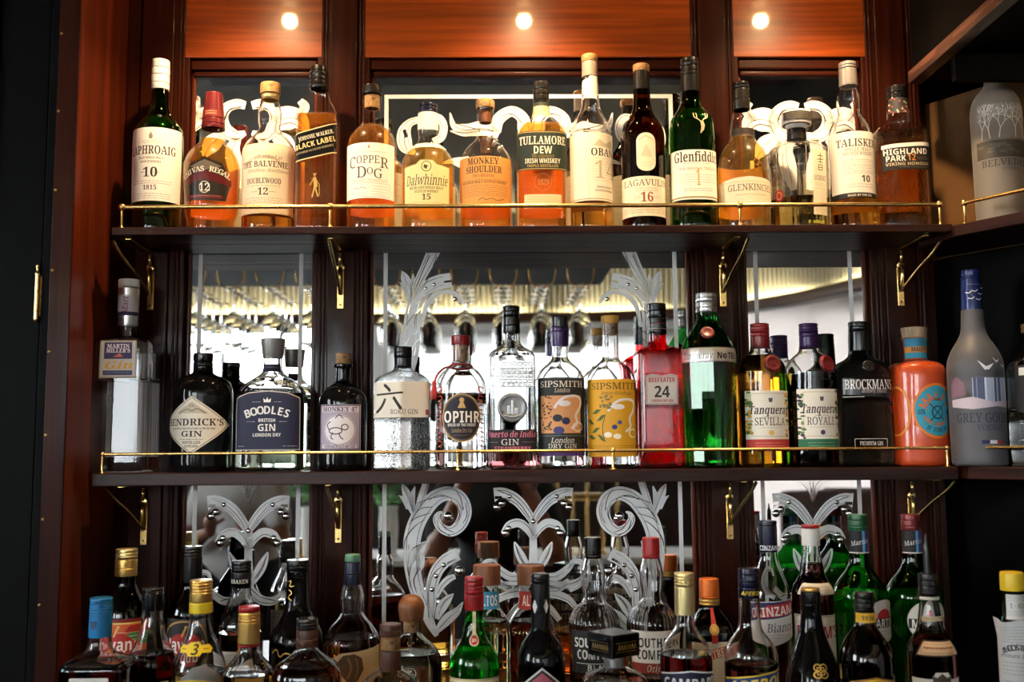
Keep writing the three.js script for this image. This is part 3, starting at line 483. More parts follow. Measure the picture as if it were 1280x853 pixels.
function bottle(s) {
  const z = s.z ?? 0.1, px = perPx(z), base = BASE[s.on], ymid = s.ymid ?? (s.on === 'top' || s.on === 'ct' ? 230 : s.on === 'low' ? 800 : 520);
  const pos = at(s.x, ymid, z), yOf = (py) => at(s.x, py, z).y - base;
  const g = thing(s.name ?? 'spirit_bottle', s.label, s.cat ?? 'bottle', [pos.x, base, pos.z], s.group ?? { top: 'whisky bottles on the upper shelf', mid: 'gin bottles on the lower shelf', low: 'bottles standing on the back counter', ct: 'bottles on the corner shelves', cm: 'bottles on the corner shelves' }[s.on]);
  if (s.turn) g.rotation.y = s.turn;
  const b = { n: s.n ?? 2, dr: s.dr ?? 1, facets: s.facets, facetTurn: s.facetTurn, facetDepth: s.facetDepth, flute: s.flute, uvk: s.uvk };
  const rows = s.prof.map(([py, hw]) => [yOf(py), hw * px]); // top to bottom
  b.rmax = Math.max(...rows.map((r) => r[1]));
  const lastR = rows[rows.length - 1][1]; while (rows.length && rows[rows.length - 1][0] < 0.012) rows.pop();
  rows.push([0.012, lastR]);
  const low = smoothProfile(rows).reverse();
  const body = [[0.0008, lastR * 0.86], [0.0022, lastR * 0.95], [0.0055, lastR * 0.992], ...low];
  const glass = typeof s.g === 'string' ? GL[s.g] : s.g, opaque = !(glass.transmission > 0);
  const solid = s.thin ?? (s.on === 'top') ? null : SOLID[s.g]; if (!solid) part('glass_body', loft(body, b, { bottom: true, top: opaque }), glass, g);
  const radiusAt = (y) => { for (let i = 0; i + 1 < body.length; i++) if (y <= body[i + 1][0]) { const a = body[i], c = body[i + 1]; return a[1] + (c[1] - a[1]) * Math.min(1, Math.max(0, (y - a[0]) / (c[0] - a[0]))); } return body[body.length - 1][1]; };
  if (solid) { // walls of real thickness round an air space that ends at the level of the liquid
    const fill = s.liq ? yOf(s.liq[1]) : 0.01, wall = 0.0022, mouth = body[body.length - 1], inner = [[fill, Math.max(radiusAt(fill) - wall, 0.001)]];
    for (const [y, r] of body) if (y > fill + 0.0005) inner.push([y, Math.max(r - wall, 0.001)]);
    const o = loft(body, b, { bottom: true }), c = loft(inner, b, { bottom: true }), rim = loft([[mouth[0], mouth[1]], [mouth[0] + 0.00005, Math.max(mouth[1] - wall, 0.001)]], b);
    part('glass_body', merge([o, flip(c), rim]), solid, g);
    if (s.liq) { const lr = []; for (const [y, r] of body) if (y > 0.012 && y < fill - 0.001) lr.push([y, Math.max(r - wall, 0.001)]); const r0 = Math.max(radiusAt(0.012) - wall, 0.002); part('liquid', loft([[0.0075, r0 * 0.9], [0.0095, r0 * 0.98], [0.0125, r0], ...lr.slice(1), [fill - 0.0004, Math.max(radiusAt(fill) - wall - 0.0002, 0.001)]], b, { bottom: true, top: true }), inGlass(...LQ[s.liq[0]]), g); }
  } else if (s.liq) {
    const top = yOf(s.liq[1]), wall = 0.0028, lr = [];
    for (const [y, r] of body) if (y > 0.012 && y < top) lr.push([y, Math.max(r - wall, 0.001)]);
    const r0 = Math.max(radiusAt(0.012) - wall, 0.002), rt = Math.max(radiusAt(top) - wall, 0.001);
    part('liquid', loft([[0.0075, r0 * 0.9], [0.0095, r0 * 0.98], [0.0125, r0], ...lr.slice(1), [top, rt]], b, { bottom: true, top: true }), (s.thin ?? s.on === 'top') ? s.g === 'swirl' ? embossedAmber : thinLiquid(s.liq[0]) : s.g === 'redSwirl' ? embossedRed : liquid(...LQ[s.liq[0]]), g);
    if (s.liq[0] !== 'none') part('glass_base', loft([[0.0012, lastR * 0.80], [0.003, lastR * 0.9], [0.0058, lastR * 0.9], [0.0064, lastR * 0.7]], b, { bottom: true, top: true }), P_base, g);
  }
  let lastCap = null;
  for (const c of s.caps ?? []) {
    const [y0, y1, w0, w1, m, o = {}] = c, t = yOf(y0), u = yOf(y1), R0 = w0 * px, R1 = w1 * px, bev = Math.min(0.0012, R0 * 0.2), list = [[0.0002, t], [R0 - bev * 1.6, t], [R0 - bev * 0.4, t - bev * 0.4], [R0, t - bev * 1.4]], n = o.rings ?? 0;
    if (o.dome) { list.length = 0; for (let k = 0; k <= 8; k++) list.push([R0 * Math.sin(k / 8 * Math.PI / 2) + 0.0002, t - o.dome * px * (1 - Math.cos(k / 8 * Math.PI / 2))]); }
    const yT = list[list.length - 1][1], at_ = (f) => [R0 + (R1 - R0) * f, yT + (u - yT) * f];
    for (let k = 1; k <= n; k++) { const f = (o.r0 ?? 0.12) + ((o.r1 ?? 0.9) - (o.r0 ?? 0.12)) * (k - 0.5) / n, d = 0.0009 / Math.max(1e-6, yT - u); const [r] = at_(f); list.push([r, at_(f - d * 1.5)[1]], [r - 0.0001, at_(f - d)[1]], [r - 0.0011, at_(f - d * 0.25)[1]], [r - 0.0011, at_(f + d * 0.25)[1]], [r - 0.0001, at_(f + d)[1]], [r, at_(f + d * 1.5)[1]]); }
    if (o.waist) for (let k = 1; k < 6; k++) { const [r, y] = at_(k / 6); list.push([r * (1 - o.waist * Math.sin(k / 6 * Math.PI)), y]); }
    list.push(at_(1)); list.push([Math.max(R1 - 0.002, 0.0002), u - 0.0001]);
    lastCap = part(o.name ?? 'cap', lathe(list.reverse(), 32), typeof m === 'string' ? K[m] : m, g, o.label);
  }
  for (const l of s.labs ?? []) {
    // y0, y1: rows of the photograph; w: visible half width in pixels; a: turn of its middle in radians
    const yt = yOf(l.y0), yb = yOf(l.y1), a0 = l.a ?? 0, off = l.off ?? 0.0005, ym = (yt + yb) / 2;
    const rm = Math.max(radiusAt(yb), radiusAt(ym), l.neck ? 0 : radiusAt(yt) * 0), NS = 400, tab = [];
    let len = 0, prev = null; for (let i = 0; i <= NS; i++) { const th = -Math.PI * 0.97 + i / NS * Math.PI * 1.94, q = ringPoint(rm, th, b); if (prev) len += Math.hypot(q[0] - prev[0], q[1] - prev[1]); prev = q; tab.push([th, len, q[0], q[1]]); }
    const byTh = (th) => { const f = (th + Math.PI * 0.97) / (Math.PI * 1.94) * NS, i = Math.max(0, Math.min(NS - 1, Math.floor(f))); return tab[i][1] + (tab[i + 1][1] - tab[i][1]) * (f - i); };
    const byLen = (L) => { let i = 0; while (i < NS - 1 && tab[i + 1][1] < L) i++; const k = (L - tab[i][1]) / Math.max(1e-9, tab[i + 1][1] - tab[i][1]); return tab[i][0] + (tab[i + 1][0] - tab[i][0]) * k; };
    let half; if (l.arc) half = l.arc * rm; else { let i = NS / 2; while (i < NS && tab[i][0] < Math.PI / 2 && tab[i][2] < Math.min(l.w * px, rm * 0.995)) i++; half = tab[i][1] - byTh(0); }
    const mid = byTh(a0), nu = 28, nv = l.flat ? 2 : 14, posA = [], uvA = [], idx = [];
    const scale = l.res ?? 3.6, C = cell(2 * half / px * scale, (yt - yb) / px * scale), ctx = C.A.ctx;
    ctx.save(); ctx.beginPath(); ctx.rect(C.x, C.y, C.w, C.h); ctx.clip(); ctx.translate(C.x, C.y); l.draw(kit(ctx, C.w, C.h)); ctx.restore(); C.A.t.needsUpdate = true;
    for (let j = 0; j <= nv; j++) for (let i = 0; i <= nu; i++) {
      const y = yb + (yt - yb) * j / nv, th = byLen(mid - half + 2 * half * i / nu), r = radiusAt(y), q = ringPoint(r, th, b), q2 = ringPoint(r, th + 0.01, b), q1 = ringPoint(r, th - 0.01, b);
      const tx = q2[0] - q1[0], tz = q2[1] - q1[1], tl = Math.hypot(tx, tz) || 1; posA.push(0, y, 0);
      const nx = -tz / tl, nz = tx / tl, sg = nx * q[0] + nz * q[1] > 0 ? 1 : -1; posA[posA.length - 3] = q[0] + nx * sg * off; posA[posA.length - 1] = q[1] + nz * sg * off;
      uvA.push((C.x + C.w * i / nu) / 2048, 1 - (C.y + C.h * (1 - j / nv)) / 1024);
    }
    for (let j = 0; j < nv; j++) for (let i = 0; i < nu; i++) { const a = j * (nu + 1) + i, c = a + nu + 1; idx.push(a, a + 1, c + 1, a, c + 1, c); }
    const lg = new THREE.BufferGeometry(); lg.setAttribute('position', new THREE.Float32BufferAttribute(posA, 3)); lg.setAttribute('uv', new THREE.Float32BufferAttribute(uvA, 2)); lg.setIndex(idx); lg.computeVertexNormals(); if (l.back) lg.rotateY(Math.PI);
    part(l.name ?? 'front_label', lg, paper(C.A, l.mat ?? 'paper'), lastCap && /^(cap_|capsule_|stopper_plate|foil_)/.test(l.name ?? '') ? lastCap : g, l.label);
  }
  s.more?.(g, { px, yOf, radiusAt, b, ringPoint: (r, th) => ringPoint(r, th, b) });
  return g;
}
// clear glass; the liquids inside it carry an index relative to the glass round them
const SOLID = { clear: 1, rib: 1, pebble: 1, swirl: 1, palegreen: 1 };
for (const k of Object.keys(SOLID)) SOLID[k] = P({ color: rgb(1, 1, 1), transmission: 1, thickness: 0.004, roughness: 0, ior: 1.46, ...(k === 'palegreen' ? { attenuationColor: rgb(0.90, 0.95, 0.88), attenuationDistance: 0.05 } : {}), ...(k === 'pebble' ? { bumpMap: pebbleBump, bumpScale: 0.0003 } : k === 'swirl' ? { bumpMap: swirlBump, bumpScale: 0.0016 } : {}) });
function flip(g) { const q = g.index ? g.toNonIndexed() : g; for (const n of ['position', 'normal', 'uv']) { const a = q.attributes[n], k = a.itemSize; for (let i = 0; i < a.count; i += 3) for (let c = 0; c < k; c++) { const t = a.array[(i + 1) * k + c]; a.array[(i + 1) * k + c] = a.array[(i + 2) * k + c]; a.array[(i + 2) * k + c] = t; } } const n = q.attributes.normal; for (let i = 0; i < n.array.length; i++) n.array[i] *= -1; return q; }
const inCache = {};
const inGlass = (r, g, b, d) => inCache[[r, g, b, d]] ??= P({ color: rgb(1, 1, 1), transmission: 1, thickness: 0.05, roughness: 0, ior: 1.01, attenuationColor: rgb(r, g, b), attenuationDistance: d });
const P_base = P({ color: rgb(1, 1, 1), transmission: 1, thickness: 0.02, roughness: 0, ior: 1.5 });
// ---------------------------------------------------------------- upper shelf
const CREAM = '#efe6d2', INK = '#1c1814';
bottle({ on: 'top', x: 197, label: 'green glass whisky bottle with white cap and white label, nearest the red side panel', g: 'green', liq: ['whisky', 150],
  prof: [[110, 10], [122, 10.5], [136, 12], [146, 16], [154, 23], [162, 28.5], [170, 30.6], [200, 31], [278, 30]], caps: [[76, 86, 11, 11.4, 'white'], [86.5, 113, 11.4, 11.2, 'white', { rings: 2, name: 'capsule' }]],
  labs: [{ y0: 180, y1: 262, w: 27, back: true, off: 0.0006, name: 'back_label', draw: (k) => { k.bg('#e4d6b4'); k.lines(0.1, 0.9, [0.2, 0.3, 0.4, 0.6, 0.7], '#8a7a5a'); } }, { y0: 168, y1: 258, w: 30.5, draw: (k) => { k.bg('#f3efe6'); k.grain(0.03); const m = 0.5; k.poly([[m - 0.03, 0.12], [m, 0.06], [m + 0.03, 0.12], [m + 0.02, 0.16], [m - 0.02, 0.16]], '#8b8272'); k.lines(0.36, 0.64, [0.185, 0.21], '#8b8b80'); k.t('LAPHROAIG', m, 0.31, 0.115, INK, 'sb', 0.74); k.t('ISLAY SINGLE MALT', m, 0.415, 0.032, '#333', 'sb', 0.36); k.t('SCOTCH WHISKY', m, 0.47, 0.032, '#333', 'sb', 0.3); k.t('10', m, 0.61, 0.13, INK, 'sb'); k.lines(0.36, 0.43, [0.61], '#333'); k.lines(0.57, 0.64, [0.61], '#333'); k.lines(0.2, 0.8, [0.73, 0.76], '#777'); k.t('1815', m, 0.82, 0.06, INK, 'sb'); k.lines(0.2, 0.8, [0.9, 0.93, 0.96], '#888'); } }] });
bottle({ on: 'top', x: 265, label: 'round shouldered amber whisky bottle with burgundy foil cap and dark crest label', g: 'clear', liq: ['whisky', 176],
  prof: [[158, 13.5], [166, 14.5], [174, 16], [181, 18], [188, 26], [196, 31.5], [208, 35], [222, 35], [246, 34], [266, 33], [278, 30]], caps: [[117, 162, 11, 15, 'burgundy', { rings: 3, r0: 0.45, r1: 0.98, name: 'foil_capsule' }]],
  labs: [{ y0: 206, y1: 268, w: 31, back: true, off: 0.0006, name: 'back_label', draw: (k) => { k.bg('#e4d6b4'); k.lines(0.1, 0.9, [0.2, 0.3, 0.4, 0.6, 0.7], '#8a7a5a'); } }, { y0: 203, y1: 259, w: 29, mat: 'gloss', draw: (k) => { k.poly([[0.08, 0.40], [0.2, 0.16], [0.42, 0.10], [0.5, 0.02], [0.58, 0.10], [0.8, 0.16], [0.92, 0.40], [0.97, 0.66], [0.9, 0.98], [0.1, 0.98], [0.03, 0.66]], '#2b2722'); k.poly([[0.2, 0.24], [0.5, 0.1], [0.8, 0.24], [0.5, 0.34]], '#6d665a'); k.poly([[0, 0.52], [0.5, 0.34], [1, 0.52], [1, 0.66], [0.5, 0.54], [0, 0.66]], '#5d1a1c'); k.arc('CHIVAS REGAL', 0.5, 1.4, 0.93, -28, 28, 0.095, '#f1e9d8', 'sb'); k.oval(0.5, 0.7, 0.1, 0.13, '#d8cdb8'); k.oval(0.5, 0.7, 0.085, 0.11, '#201b17'); k.t('12', 0.5, 0.7, 0.16, '#f1e9d8', 'sb'); k.rect(0.16, 0.86, 0.68, 0.08, '#6a2220'); k.lines(0.22, 0.8, [0.885], '#d9c9b0'); } },
    { y0: 139, y1: 150, w: 12, name: 'neck_label', draw: (k) => { k.rect(0, 0.1, 1, 0.8, '#7c1c1c'); k.lines(0.25, 0.75, [0.3, 0.55], '#e9c27c', 0.03); } }] });
bottle({ on: 'top', x: 336, thin: false, label: 'clear whisky bottle with bulbous neck, pale cork cap and cream label reading 12', g: 'clear', liq: ['whisky', 264],
  prof: [[122, 11], [130, 12.5], [142, 15], [152, 15], [160, 13.5], [168, 17], [176, 25], [186, 31.5], [196, 33.5], [278, 33]], caps: [[105, 118, 12.6, 12.8, 'tan'], [118.5, 126, 11.5, 11, 'paleGold', { name: 'collar' }]],
  labs: [{ y0: 200, y1: 268, w: 30, back: true, off: 0.0006, name: 'back_label', draw: (k) => { k.bg('#e4d6b4'); k.lines(0.1, 0.9, [0.2, 0.3, 0.4, 0.6, 0.7], '#8a7a5a'); } }, { y0: 188, y1: 274, w: 32.5, draw: (k) => { k.bg('#ecdcc0'); k.grain(0.04); k.frame(0.03, 0.015, 0.94, 0.97, '#c6ab7d', 0.006); k.arc('SINGLE MALT SCOTCH WHISKY', 0.5, 0.62, 0.42, -42, 42, 0.035, '#5b4a37', 's'); k.t('Distilled at', 0.58, 0.20, 0.05, '#6b5840', 'i'); k.t('THE BALVENIE', 0.5, 0.30, 0.085, '#2d2016', 'sb', 0.72); k.t('Distillery, Banffshire', 0.56, 0.39, 0.045, '#6b5840', 'i'); k.t('DOUBLEWOOD', 0.5, 0.54, 0.075, '#2d2016', 'sb', 0.5); k.lines(0.25, 0.75, [0.605], '#8c7657'); k.t('12', 0.5, 0.69, 0.10, '#2d2016', 'sb'); k.lines(0.32, 0.42, [0.69], '#5b4a37'); k.lines(0.58, 0.68, [0.69], '#5b4a37'); k.lines(0.22, 0.78, [0.78, 0.81, 0.84], '#8c7657'); k.curve([[0.34,0.93],[0.4,0.89],[0.44,0.94],[0.5,0.9],[0.56,0.94],[0.66,0.91]], '#5b4a37', 0.008); } }] });
bottle({ on: 'top', x: 397.5, label: 'square amber whisky bottle with a slanted black label and black cap', g: 'clear', n: 7, dr: 1, liq: ['deep', 148],
  prof: [[108, 10.8], [116, 12], [124, 14.5], [132, 18.5], [140, 23], [146, 25], [160, 25.4], [278, 25.4]], caps: [[84, 96, 11, 12, 'black', { rings: 1 }], [96.5, 112, 12, 12.4, 'black', { rings: 2, name: 'capsule' }]],
  labs: [{ y0: 156, y1: 212, w: 25.4, mat: 'gloss', draw: (k) => { k.poly([[0, 0.36], [1, 0.06], [1, 0.72], [0, 0.98]], '#d9c89a'); k.poly([[0, 0.385], [1, 0.085], [1, 0.695], [0, 0.955]], '#0c0b0b'); const r = Math.atan2(-0.28 * k.H, k.W); k.t('JOHNNIE WALKER.', 0.52, 0.365, 0.085, '#e9dfc4', 'sb', 0.72, r); k.t('BLACK LABEL', 0.5, 0.535, 0.115, '#e3c98c', 'b', 0.86, r); k.t('BLENDED SCOTCH WHISKY', 0.48, 0.68, 0.045, '#b9ab87', 'sb', 0.8, r); } },
    { y0: 222, y1: 254, w: 7, name: 'printed_figure', mat: 'foil', draw: (k) => { const g = '#e0b45e'; k.oval(0.5, 0.1, 0.1, 0.05, g); k.poly([[0.34, 0.05], [0.66, 0.05]], g, 0.05); k.poly([[0.38, 0.18], [0.62, 0.18], [0.78, 0.55], [0.6, 0.6], [0.45, 0.6]], g); k.poly([[0.5, 0.58], [0.3, 0.95]], g, 0.12); k.poly([[0.56, 0.58], [0.8, 0.92]], g, 0.12); k.poly([[0.4, 0.25], [0.12, 0.5]], g, 0.08); k.poly([[0.6, 0.25], [0.92, 0.48], [0.92, 0.9]], g, 0.06); } }] });
bottle({ on: 'top', x: 464.5, label: 'amber whisky bottle with black stopper and white label set in mixed letter sizes', g: 'clear', liq: ['whisky', 158],
  prof: [[118, 11.8], [130, 12], [152, 12], [158, 15], [164, 22], [172, 28], [182, 31], [194, 31.5], [278, 31.2]], caps: [[108, 119, 12.4, 12.6, 'dark'], [119.5, 136, 9.8, 9.6, 'tan', { name: 'cork' }]],
  labs: [{ y0: 186, y1: 266, w: 28, back: true, off: 0.0006, name: 'back_label', draw: (k) => { k.bg('#e4d6b4'); k.lines(0.1, 0.9, [0.2, 0.3, 0.4, 0.6, 0.7], '#8a7a5a'); } }, { y0: 187, y1: 255, w: 29.5, draw: (k) => { k.bg('#f1ece2'); k.grain(0.03); k.poly([[0.48, 0.1], [0.5, 0.03], [0.52, 0.1]], '#b96a3c'); k.lines(0.2, 0.8, [0.16], '#8a8178'); const I = '#2b211c'; k.t('C', 0.2, 0.34, 0.2, I, 's'); k.t('OPPE', 0.48, 0.30, 0.14, I, 's', 0.4); k.t('R', 0.76, 0.35, 0.19, I, 's'); k.t('D', 0.38, 0.53, 0.2, I, 's'); k.t('O', 0.52, 0.51, 0.12, I, 's'); k.t('G', 0.65, 0.55, 0.17, I, 's'); k.lines(0.18, 0.82, [0.66, 0.69], '#5e554d'); k.frame(0.12, 0.73, 0.76, 0.24, '#9aa0a6', 0.006); k.curve([[0.2,0.84],[0.26,0.78],[0.3,0.85],[0.38,0.79],[0.46,0.83]], '#6a7076', 0.008); k.lines(0.15, 0.45, [0.9, 0.94], '#9aa0a6'); k.lines(0.55, 0.85, [0.78, 0.83, 0.88, 0.93], '#9aa0a6'); } }] });
bottle({ on: 'top', x: 535, label: 'golden whisky bottle with navy cap, white neck band and pale green label reading 15', g: 'clear', liq: ['gold', 186],
  prof: [[141, 12.4], [152, 12.8], [163, 13], [172, 12], [179, 13.5], [184, 18], [190, 25], [198, 31], [208, 33.8], [278, 33.5]], caps: [[131, 143, 12.6, 12.9, 'navy', { rings: 2 }]],
  labs: [{ y0: 204, y1: 268, w: 30, back: true, off: 0.0006, name: 'back_label', draw: (k) => { k.bg('#e4d6b4'); k.lines(0.1, 0.9, [0.2, 0.3, 0.4, 0.6, 0.7], '#8a7a5a'); } }, { y0: 143, y1: 166, w: 12.8, name: 'neck_label', draw: (k) => { k.poly([[0, 0], [1, 0], [1, 0.92], [0.5, 1], [0, 0.88]], '#efe9dc'); k.grain(0.06); } }, { y0: 184, y1: 191, w: 24, name: 'collar_label', draw: (k) => { k.bg('#e6e0b6'); } },
    { y0: 207, y1: 268, w: 28.5, draw: (k) => { k.poly([[0.02, 0.98], [0.02, 0.14], [0.3, 0.10], [0.38, 0.02], [0.62, 0.02], [0.7, 0.10], [0.98, 0.14], [0.98, 0.98]], '#8a7b3a'); k.poly([[0.035, 0.97], [0.035, 0.155], [0.31, 0.115], [0.39, 0.035], [0.61, 0.035], [0.69, 0.115], [0.965, 0.155], [0.965, 0.97]], '#dfd59a'); k.grain(0.06); k.oval(0.5, 0.16, 0.085, 0.1, '#3c3a22', 0.012); k.poly([[0.46, 0.12], [0.53, 0.15], [0.5, 0.22], [0.45, 0.18]], '#3c3a22'); k.t('Dalwhinnie', 0.5, 0.43, 0.2, '#26231a', 'i', 0.84); k.t('HIGHLAND SINGLE MALT', 0.5, 0.585, 0.055, '#3c3a22', 'sb', 0.66); k.t('SCOTCH WHISKY', 0.5, 0.66, 0.05, '#3c3a22', 'sb', 0.45); k.t('15', 0.5, 0.77, 0.12, '#26231a', 'sb'); k.lines(0.15, 0.85, [0.88, 0.92], '#8a7b3a'); } }] });
bottle({ on: 'top', x: 607, label: 'amber whisky bottle with cork stopper, three embossed figures on its shoulder and tan label', g: 'clear', liq: ['whisky', 206],
  prof: [[134, 11.4], [140, 10.4], [160, 10.4], [172, 11.5], [178, 15], [186, 24], [196, 30.5], [206, 33.6], [278, 34]], caps: [[124, 136, 12, 12, 'tan', { dome: 4 }], [136.5, 154, 8.4, 7.8, 'chestnut', { name: 'cork' }]],
  labs: [{ y0: 206, y1: 268, w: 30, back: true, off: 0.0006, name: 'back_label', draw: (k) => { k.bg('#e4d6b4'); k.lines(0.1, 0.9, [0.2, 0.3, 0.4, 0.6, 0.7], '#8a7a5a'); } }, { y0: 204, y1: 264, w: 32, draw: (k) => { k.bg('#d9964a'); k.grain(0.06); k.t('MONKEY', 0.46, 0.1, 0.13, INK, 'sb', 0.5); k.t('SHOULDER', 0.47, 0.27, 0.13, INK, 'sb', 0.58); k.t('THE ORIGINAL', 0.47, 0.40, 0.055, '#4a2f16', 's', 0.34); k.lines(0.1, 0.9, [0.48], '#3a2613', 0.004); k.t('BLENDED MALT SCOTCH WHISKY', 0.48, 0.53, 0.05, '#3a2613', 'sb', 0.74); k.lines(0.12, 0.88, [0.6, 0.64, 0.68, 0.72, 0.76, 0.8], '#7a5426'); k.curve([[0.4,0.9],[0.46,0.84],[0.5,0.91],[0.6,0.85],[0.66,0.91],[0.8,0.86]], '#3a2613', 0.008); } }],
  more: (g, h) => { for (let i = 0; i < 3; i++) { const y = h.yOf(176 + i * 8), r = h.radiusAt(y), th = 0.42 + i * 0.14; part('embossed_figure', merge([new THREE.SphereGeometry(0.0042, 12, 10).scale(1, 1.1, 0.6), new THREE.SphereGeometry(0.0026, 10, 8).translate(0.0042, 0.0042, 0.001), tube([V(-0.003, 0, 0.002), V(-0.006, -0.005, 0.001), V(-0.001, -0.008, 0.002)], 0.0011, 8, 6)]).rotateY(th).translate(Math.sin(th) * r, y, Math.cos(th) * r), K.silver, g); } } });
bottle({ on: 'top', x: 677.5, label: 'amber whisky bottle with broad dark green label and a cream strip beneath', g: 'clear', n: 3.2, dr: 0.8, liq: ['whisky', 158],
  prof: [[128, 10.5], [134, 11], [148, 12.5], [152, 17], [158, 25], [165, 30], [174, 32], [278, 32]], caps: [[104, 113, 10.6, 10.8, 'dark'], [113.5, 132, 10.6, 10.4, 'dark', { rings: 2, name: 'capsule' }]],
  labs: [{ y0: 176, y1: 268, w: 28, back: true, off: 0.0006, name: 'back_label', draw: (k) => { k.bg('#e4d6b4'); k.lines(0.1, 0.9, [0.2, 0.3, 0.4, 0.6, 0.7], '#8a7a5a'); } }, { y0: 131, y1: 149, w: 11.5, name: 'neck_label', draw: (k) => { k.bg('#c9b98a'); k.grain(0.06); k.rect(0, 0, 1, 0.25, '#1d2a1c'); } }, { y0: 171, y1: 219, w: 31.6, draw: (k) => { k.bg('#13261b'); k.rect(0, 0.02, 1, 0.02, '#b99a4c'); k.rect(0, 0.96, 1, 0.02, '#b99a4c'); k.t('TULLAMORE', 0.5, 0.24, 0.21, '#f2ead6', 'sb', 0.78); k.t('DEW', 0.5, 0.49, 0.19, '#f2ead6', 'b', 0.3); k.t('The Legendary', 0.5, 0.64, 0.08, '#b99a4c', 'i', 0.36); k.t('IRISH WHISKEY', 0.5, 0.77, 0.12, '#e6dcc0', 'b', 0.56); k.t('TRIPLE DISTILLED', 0.5, 0.90, 0.06, '#b99a4c', 'b', 0.5); } },
    { y0: 222, y1: 246, w: 12, name: 'embossed_seal', mat: 'foil', draw: (k) => { k.oval(0.5, 0.5, 0.44, 0.44, '#e9a860', 0.02); k.oval(0.5, 0.5, 0.36, 0.36, '#e9a860', 0.01); k.t('1829', 0.5, 0.5, 0.3, '#e9b06a', 'ib', 0.6); } },
    { y0: 249, y1: 266, w: 23, name: 'lower_label', draw: (k) => { k.bg('#e4cf9c'); k.lines(0.08, 0.92, [0.2, 0.35, 0.5], '#7b6741'); k.t('Tullamore D.E.W.', 0.5, 0.78, 0.22, '#4a3a20', 'i', 0.6); } }] });
bottle({ on: 'top', x: 739.5, thin: false, label: 'tall clear whisky bottle nearly empty, with tan cap, oval neck tag and cream label', g: 'clear', liq: ['whisky', 255],
  prof: [[93, 10], [110, 10.6], [126, 11.4], [138, 13.5], [146, 17.5], [154, 22], [164, 26], [174, 27.2], [278, 27.2]], caps: [[68, 78, 10.6, 10.4, 'tan', { dome: 3 }], [78.5, 97, 10.2, 10.4, 'taupe', { name: 'capsule' }]],
  labs: [{ y0: 190, y1: 262, w: 24, back: true, off: 0.0006, name: 'back_label', draw: (k) => { k.bg('#e4d6b4'); k.lines(0.1, 0.9, [0.2, 0.3, 0.4, 0.6, 0.7], '#8a7a5a'); } }, { y0: 98, y1: 124, w: 10.8, name: 'neck_label', draw: (k) => { k.poly([[0, 0.2], [0.4, 0.1], [0.45, 0], [0.9, 0], [1, 0.5], [0.9, 0.9], [0.5, 1], [0, 0.8]], '#ece2c8'); k.oval(0.68, 0.45, 0.22, 0.36, '#a99c7c', 0.02); } }, { y0: 173, y1: 257, w: 27, draw: (k) => { k.bg('#efe4cb'); k.grain(0.04); k.rect(0.42, 0, 0.006, 1, '#bfae8c'); k.poly([[0.5, 0.2], [0.6, 0.1], [0.72, 0.16], [0.86, 0.08], [0.9, 0.22]], '#c4b899'); k.t('OBAN', 0.68, 0.29, 0.11, INK, 'sb', 0.44); k.lines(0.47, 0.97, [0.38, 0.42, 0.46, 0.5, 0.54, 0.58, 0.62, 0.66, 0.7], '#a08f70', 0.004); k.t('14', 0.72, 0.54, 0.26, '#b9a986', 's'); k.lines(0.05, 0.38, [0.2, 0.24, 0.28, 0.34, 0.38, 0.44], '#cdbd9c', 0.004); k.t('SINGLE MALT', 0.7, 0.80, 0.03, INK, 'sb', 0.3); k.t('SCOTCH WHISKY', 0.7, 0.85, 0.03, INK, 'sb', 0.34); k.rect(0, 0.965, 1, 0.012, '#a8926a'); } }] });
bottle({ on: 'top', x: 804.5, label: 'dark brown whisky bottle with tan cap, rounded upright tag and label reading 16', g: 'darkbrown', liq: ['deep', 160],
  prof: [[110, 10.4], [122, 11], [136, 12.6], [144, 15.5], [152, 21], [162, 26], [174, 28], [278, 28]], caps: [[80, 90, 10.7, 10.4, 'tan', { dome: 3 }], [90.5, 113, 10.4, 10.6, 'dark', { name: 'capsule' }]],
  labs: [{ y0: 190, y1: 264, w: 24, back: true, off: 0.0006, name: 'back_label', draw: (k) => { k.bg('#e4d6b4'); k.lines(0.1, 0.9, [0.2, 0.3, 0.4, 0.6, 0.7], '#8a7a5a'); } }, { y0: 174, y1: 221, w: 11.6, name: 'upper_label', draw: (k) => { k.bg('#e5dbc0', 0.46); k.grain(0.05); k.poly([[0.15, 0.18], [0.5, 0.08], [0.85, 0.18]], '#9a9078', 0.03); k.poly([[0.2, 0.6], [0.5, 0.3], [0.75, 0.5], [0.8, 0.65]], '#cfc3a4'); k.lines(0.2, 0.8, [0.76, 0.82, 0.88], '#8e836a'); } }, { y0: 227, y1: 276, w: 28, draw: (k) => { k.bg('#eadfc6'); k.grain(0.04); k.t('LAGAVULIN', 0.5, 0.16, 0.16, '#3a2c20', 's', 0.8); k.lines(0.32, 0.68, [0.3, 0.36], '#8a7a62'); k.t('16', 0.5, 0.52, 0.24, '#8c2a20', 'sb', 0.2); k.lines(0.3, 0.4, [0.5, 0.55], '#8a7a62'); k.lines(0.6, 0.7, [0.5, 0.55], '#8a7a62'); k.rect(0, 0.7, 1, 0.015, '#a99470'); k.lines(0.1, 0.9, [0.78, 0.84, 0.9], '#8a7a62'); } }] });
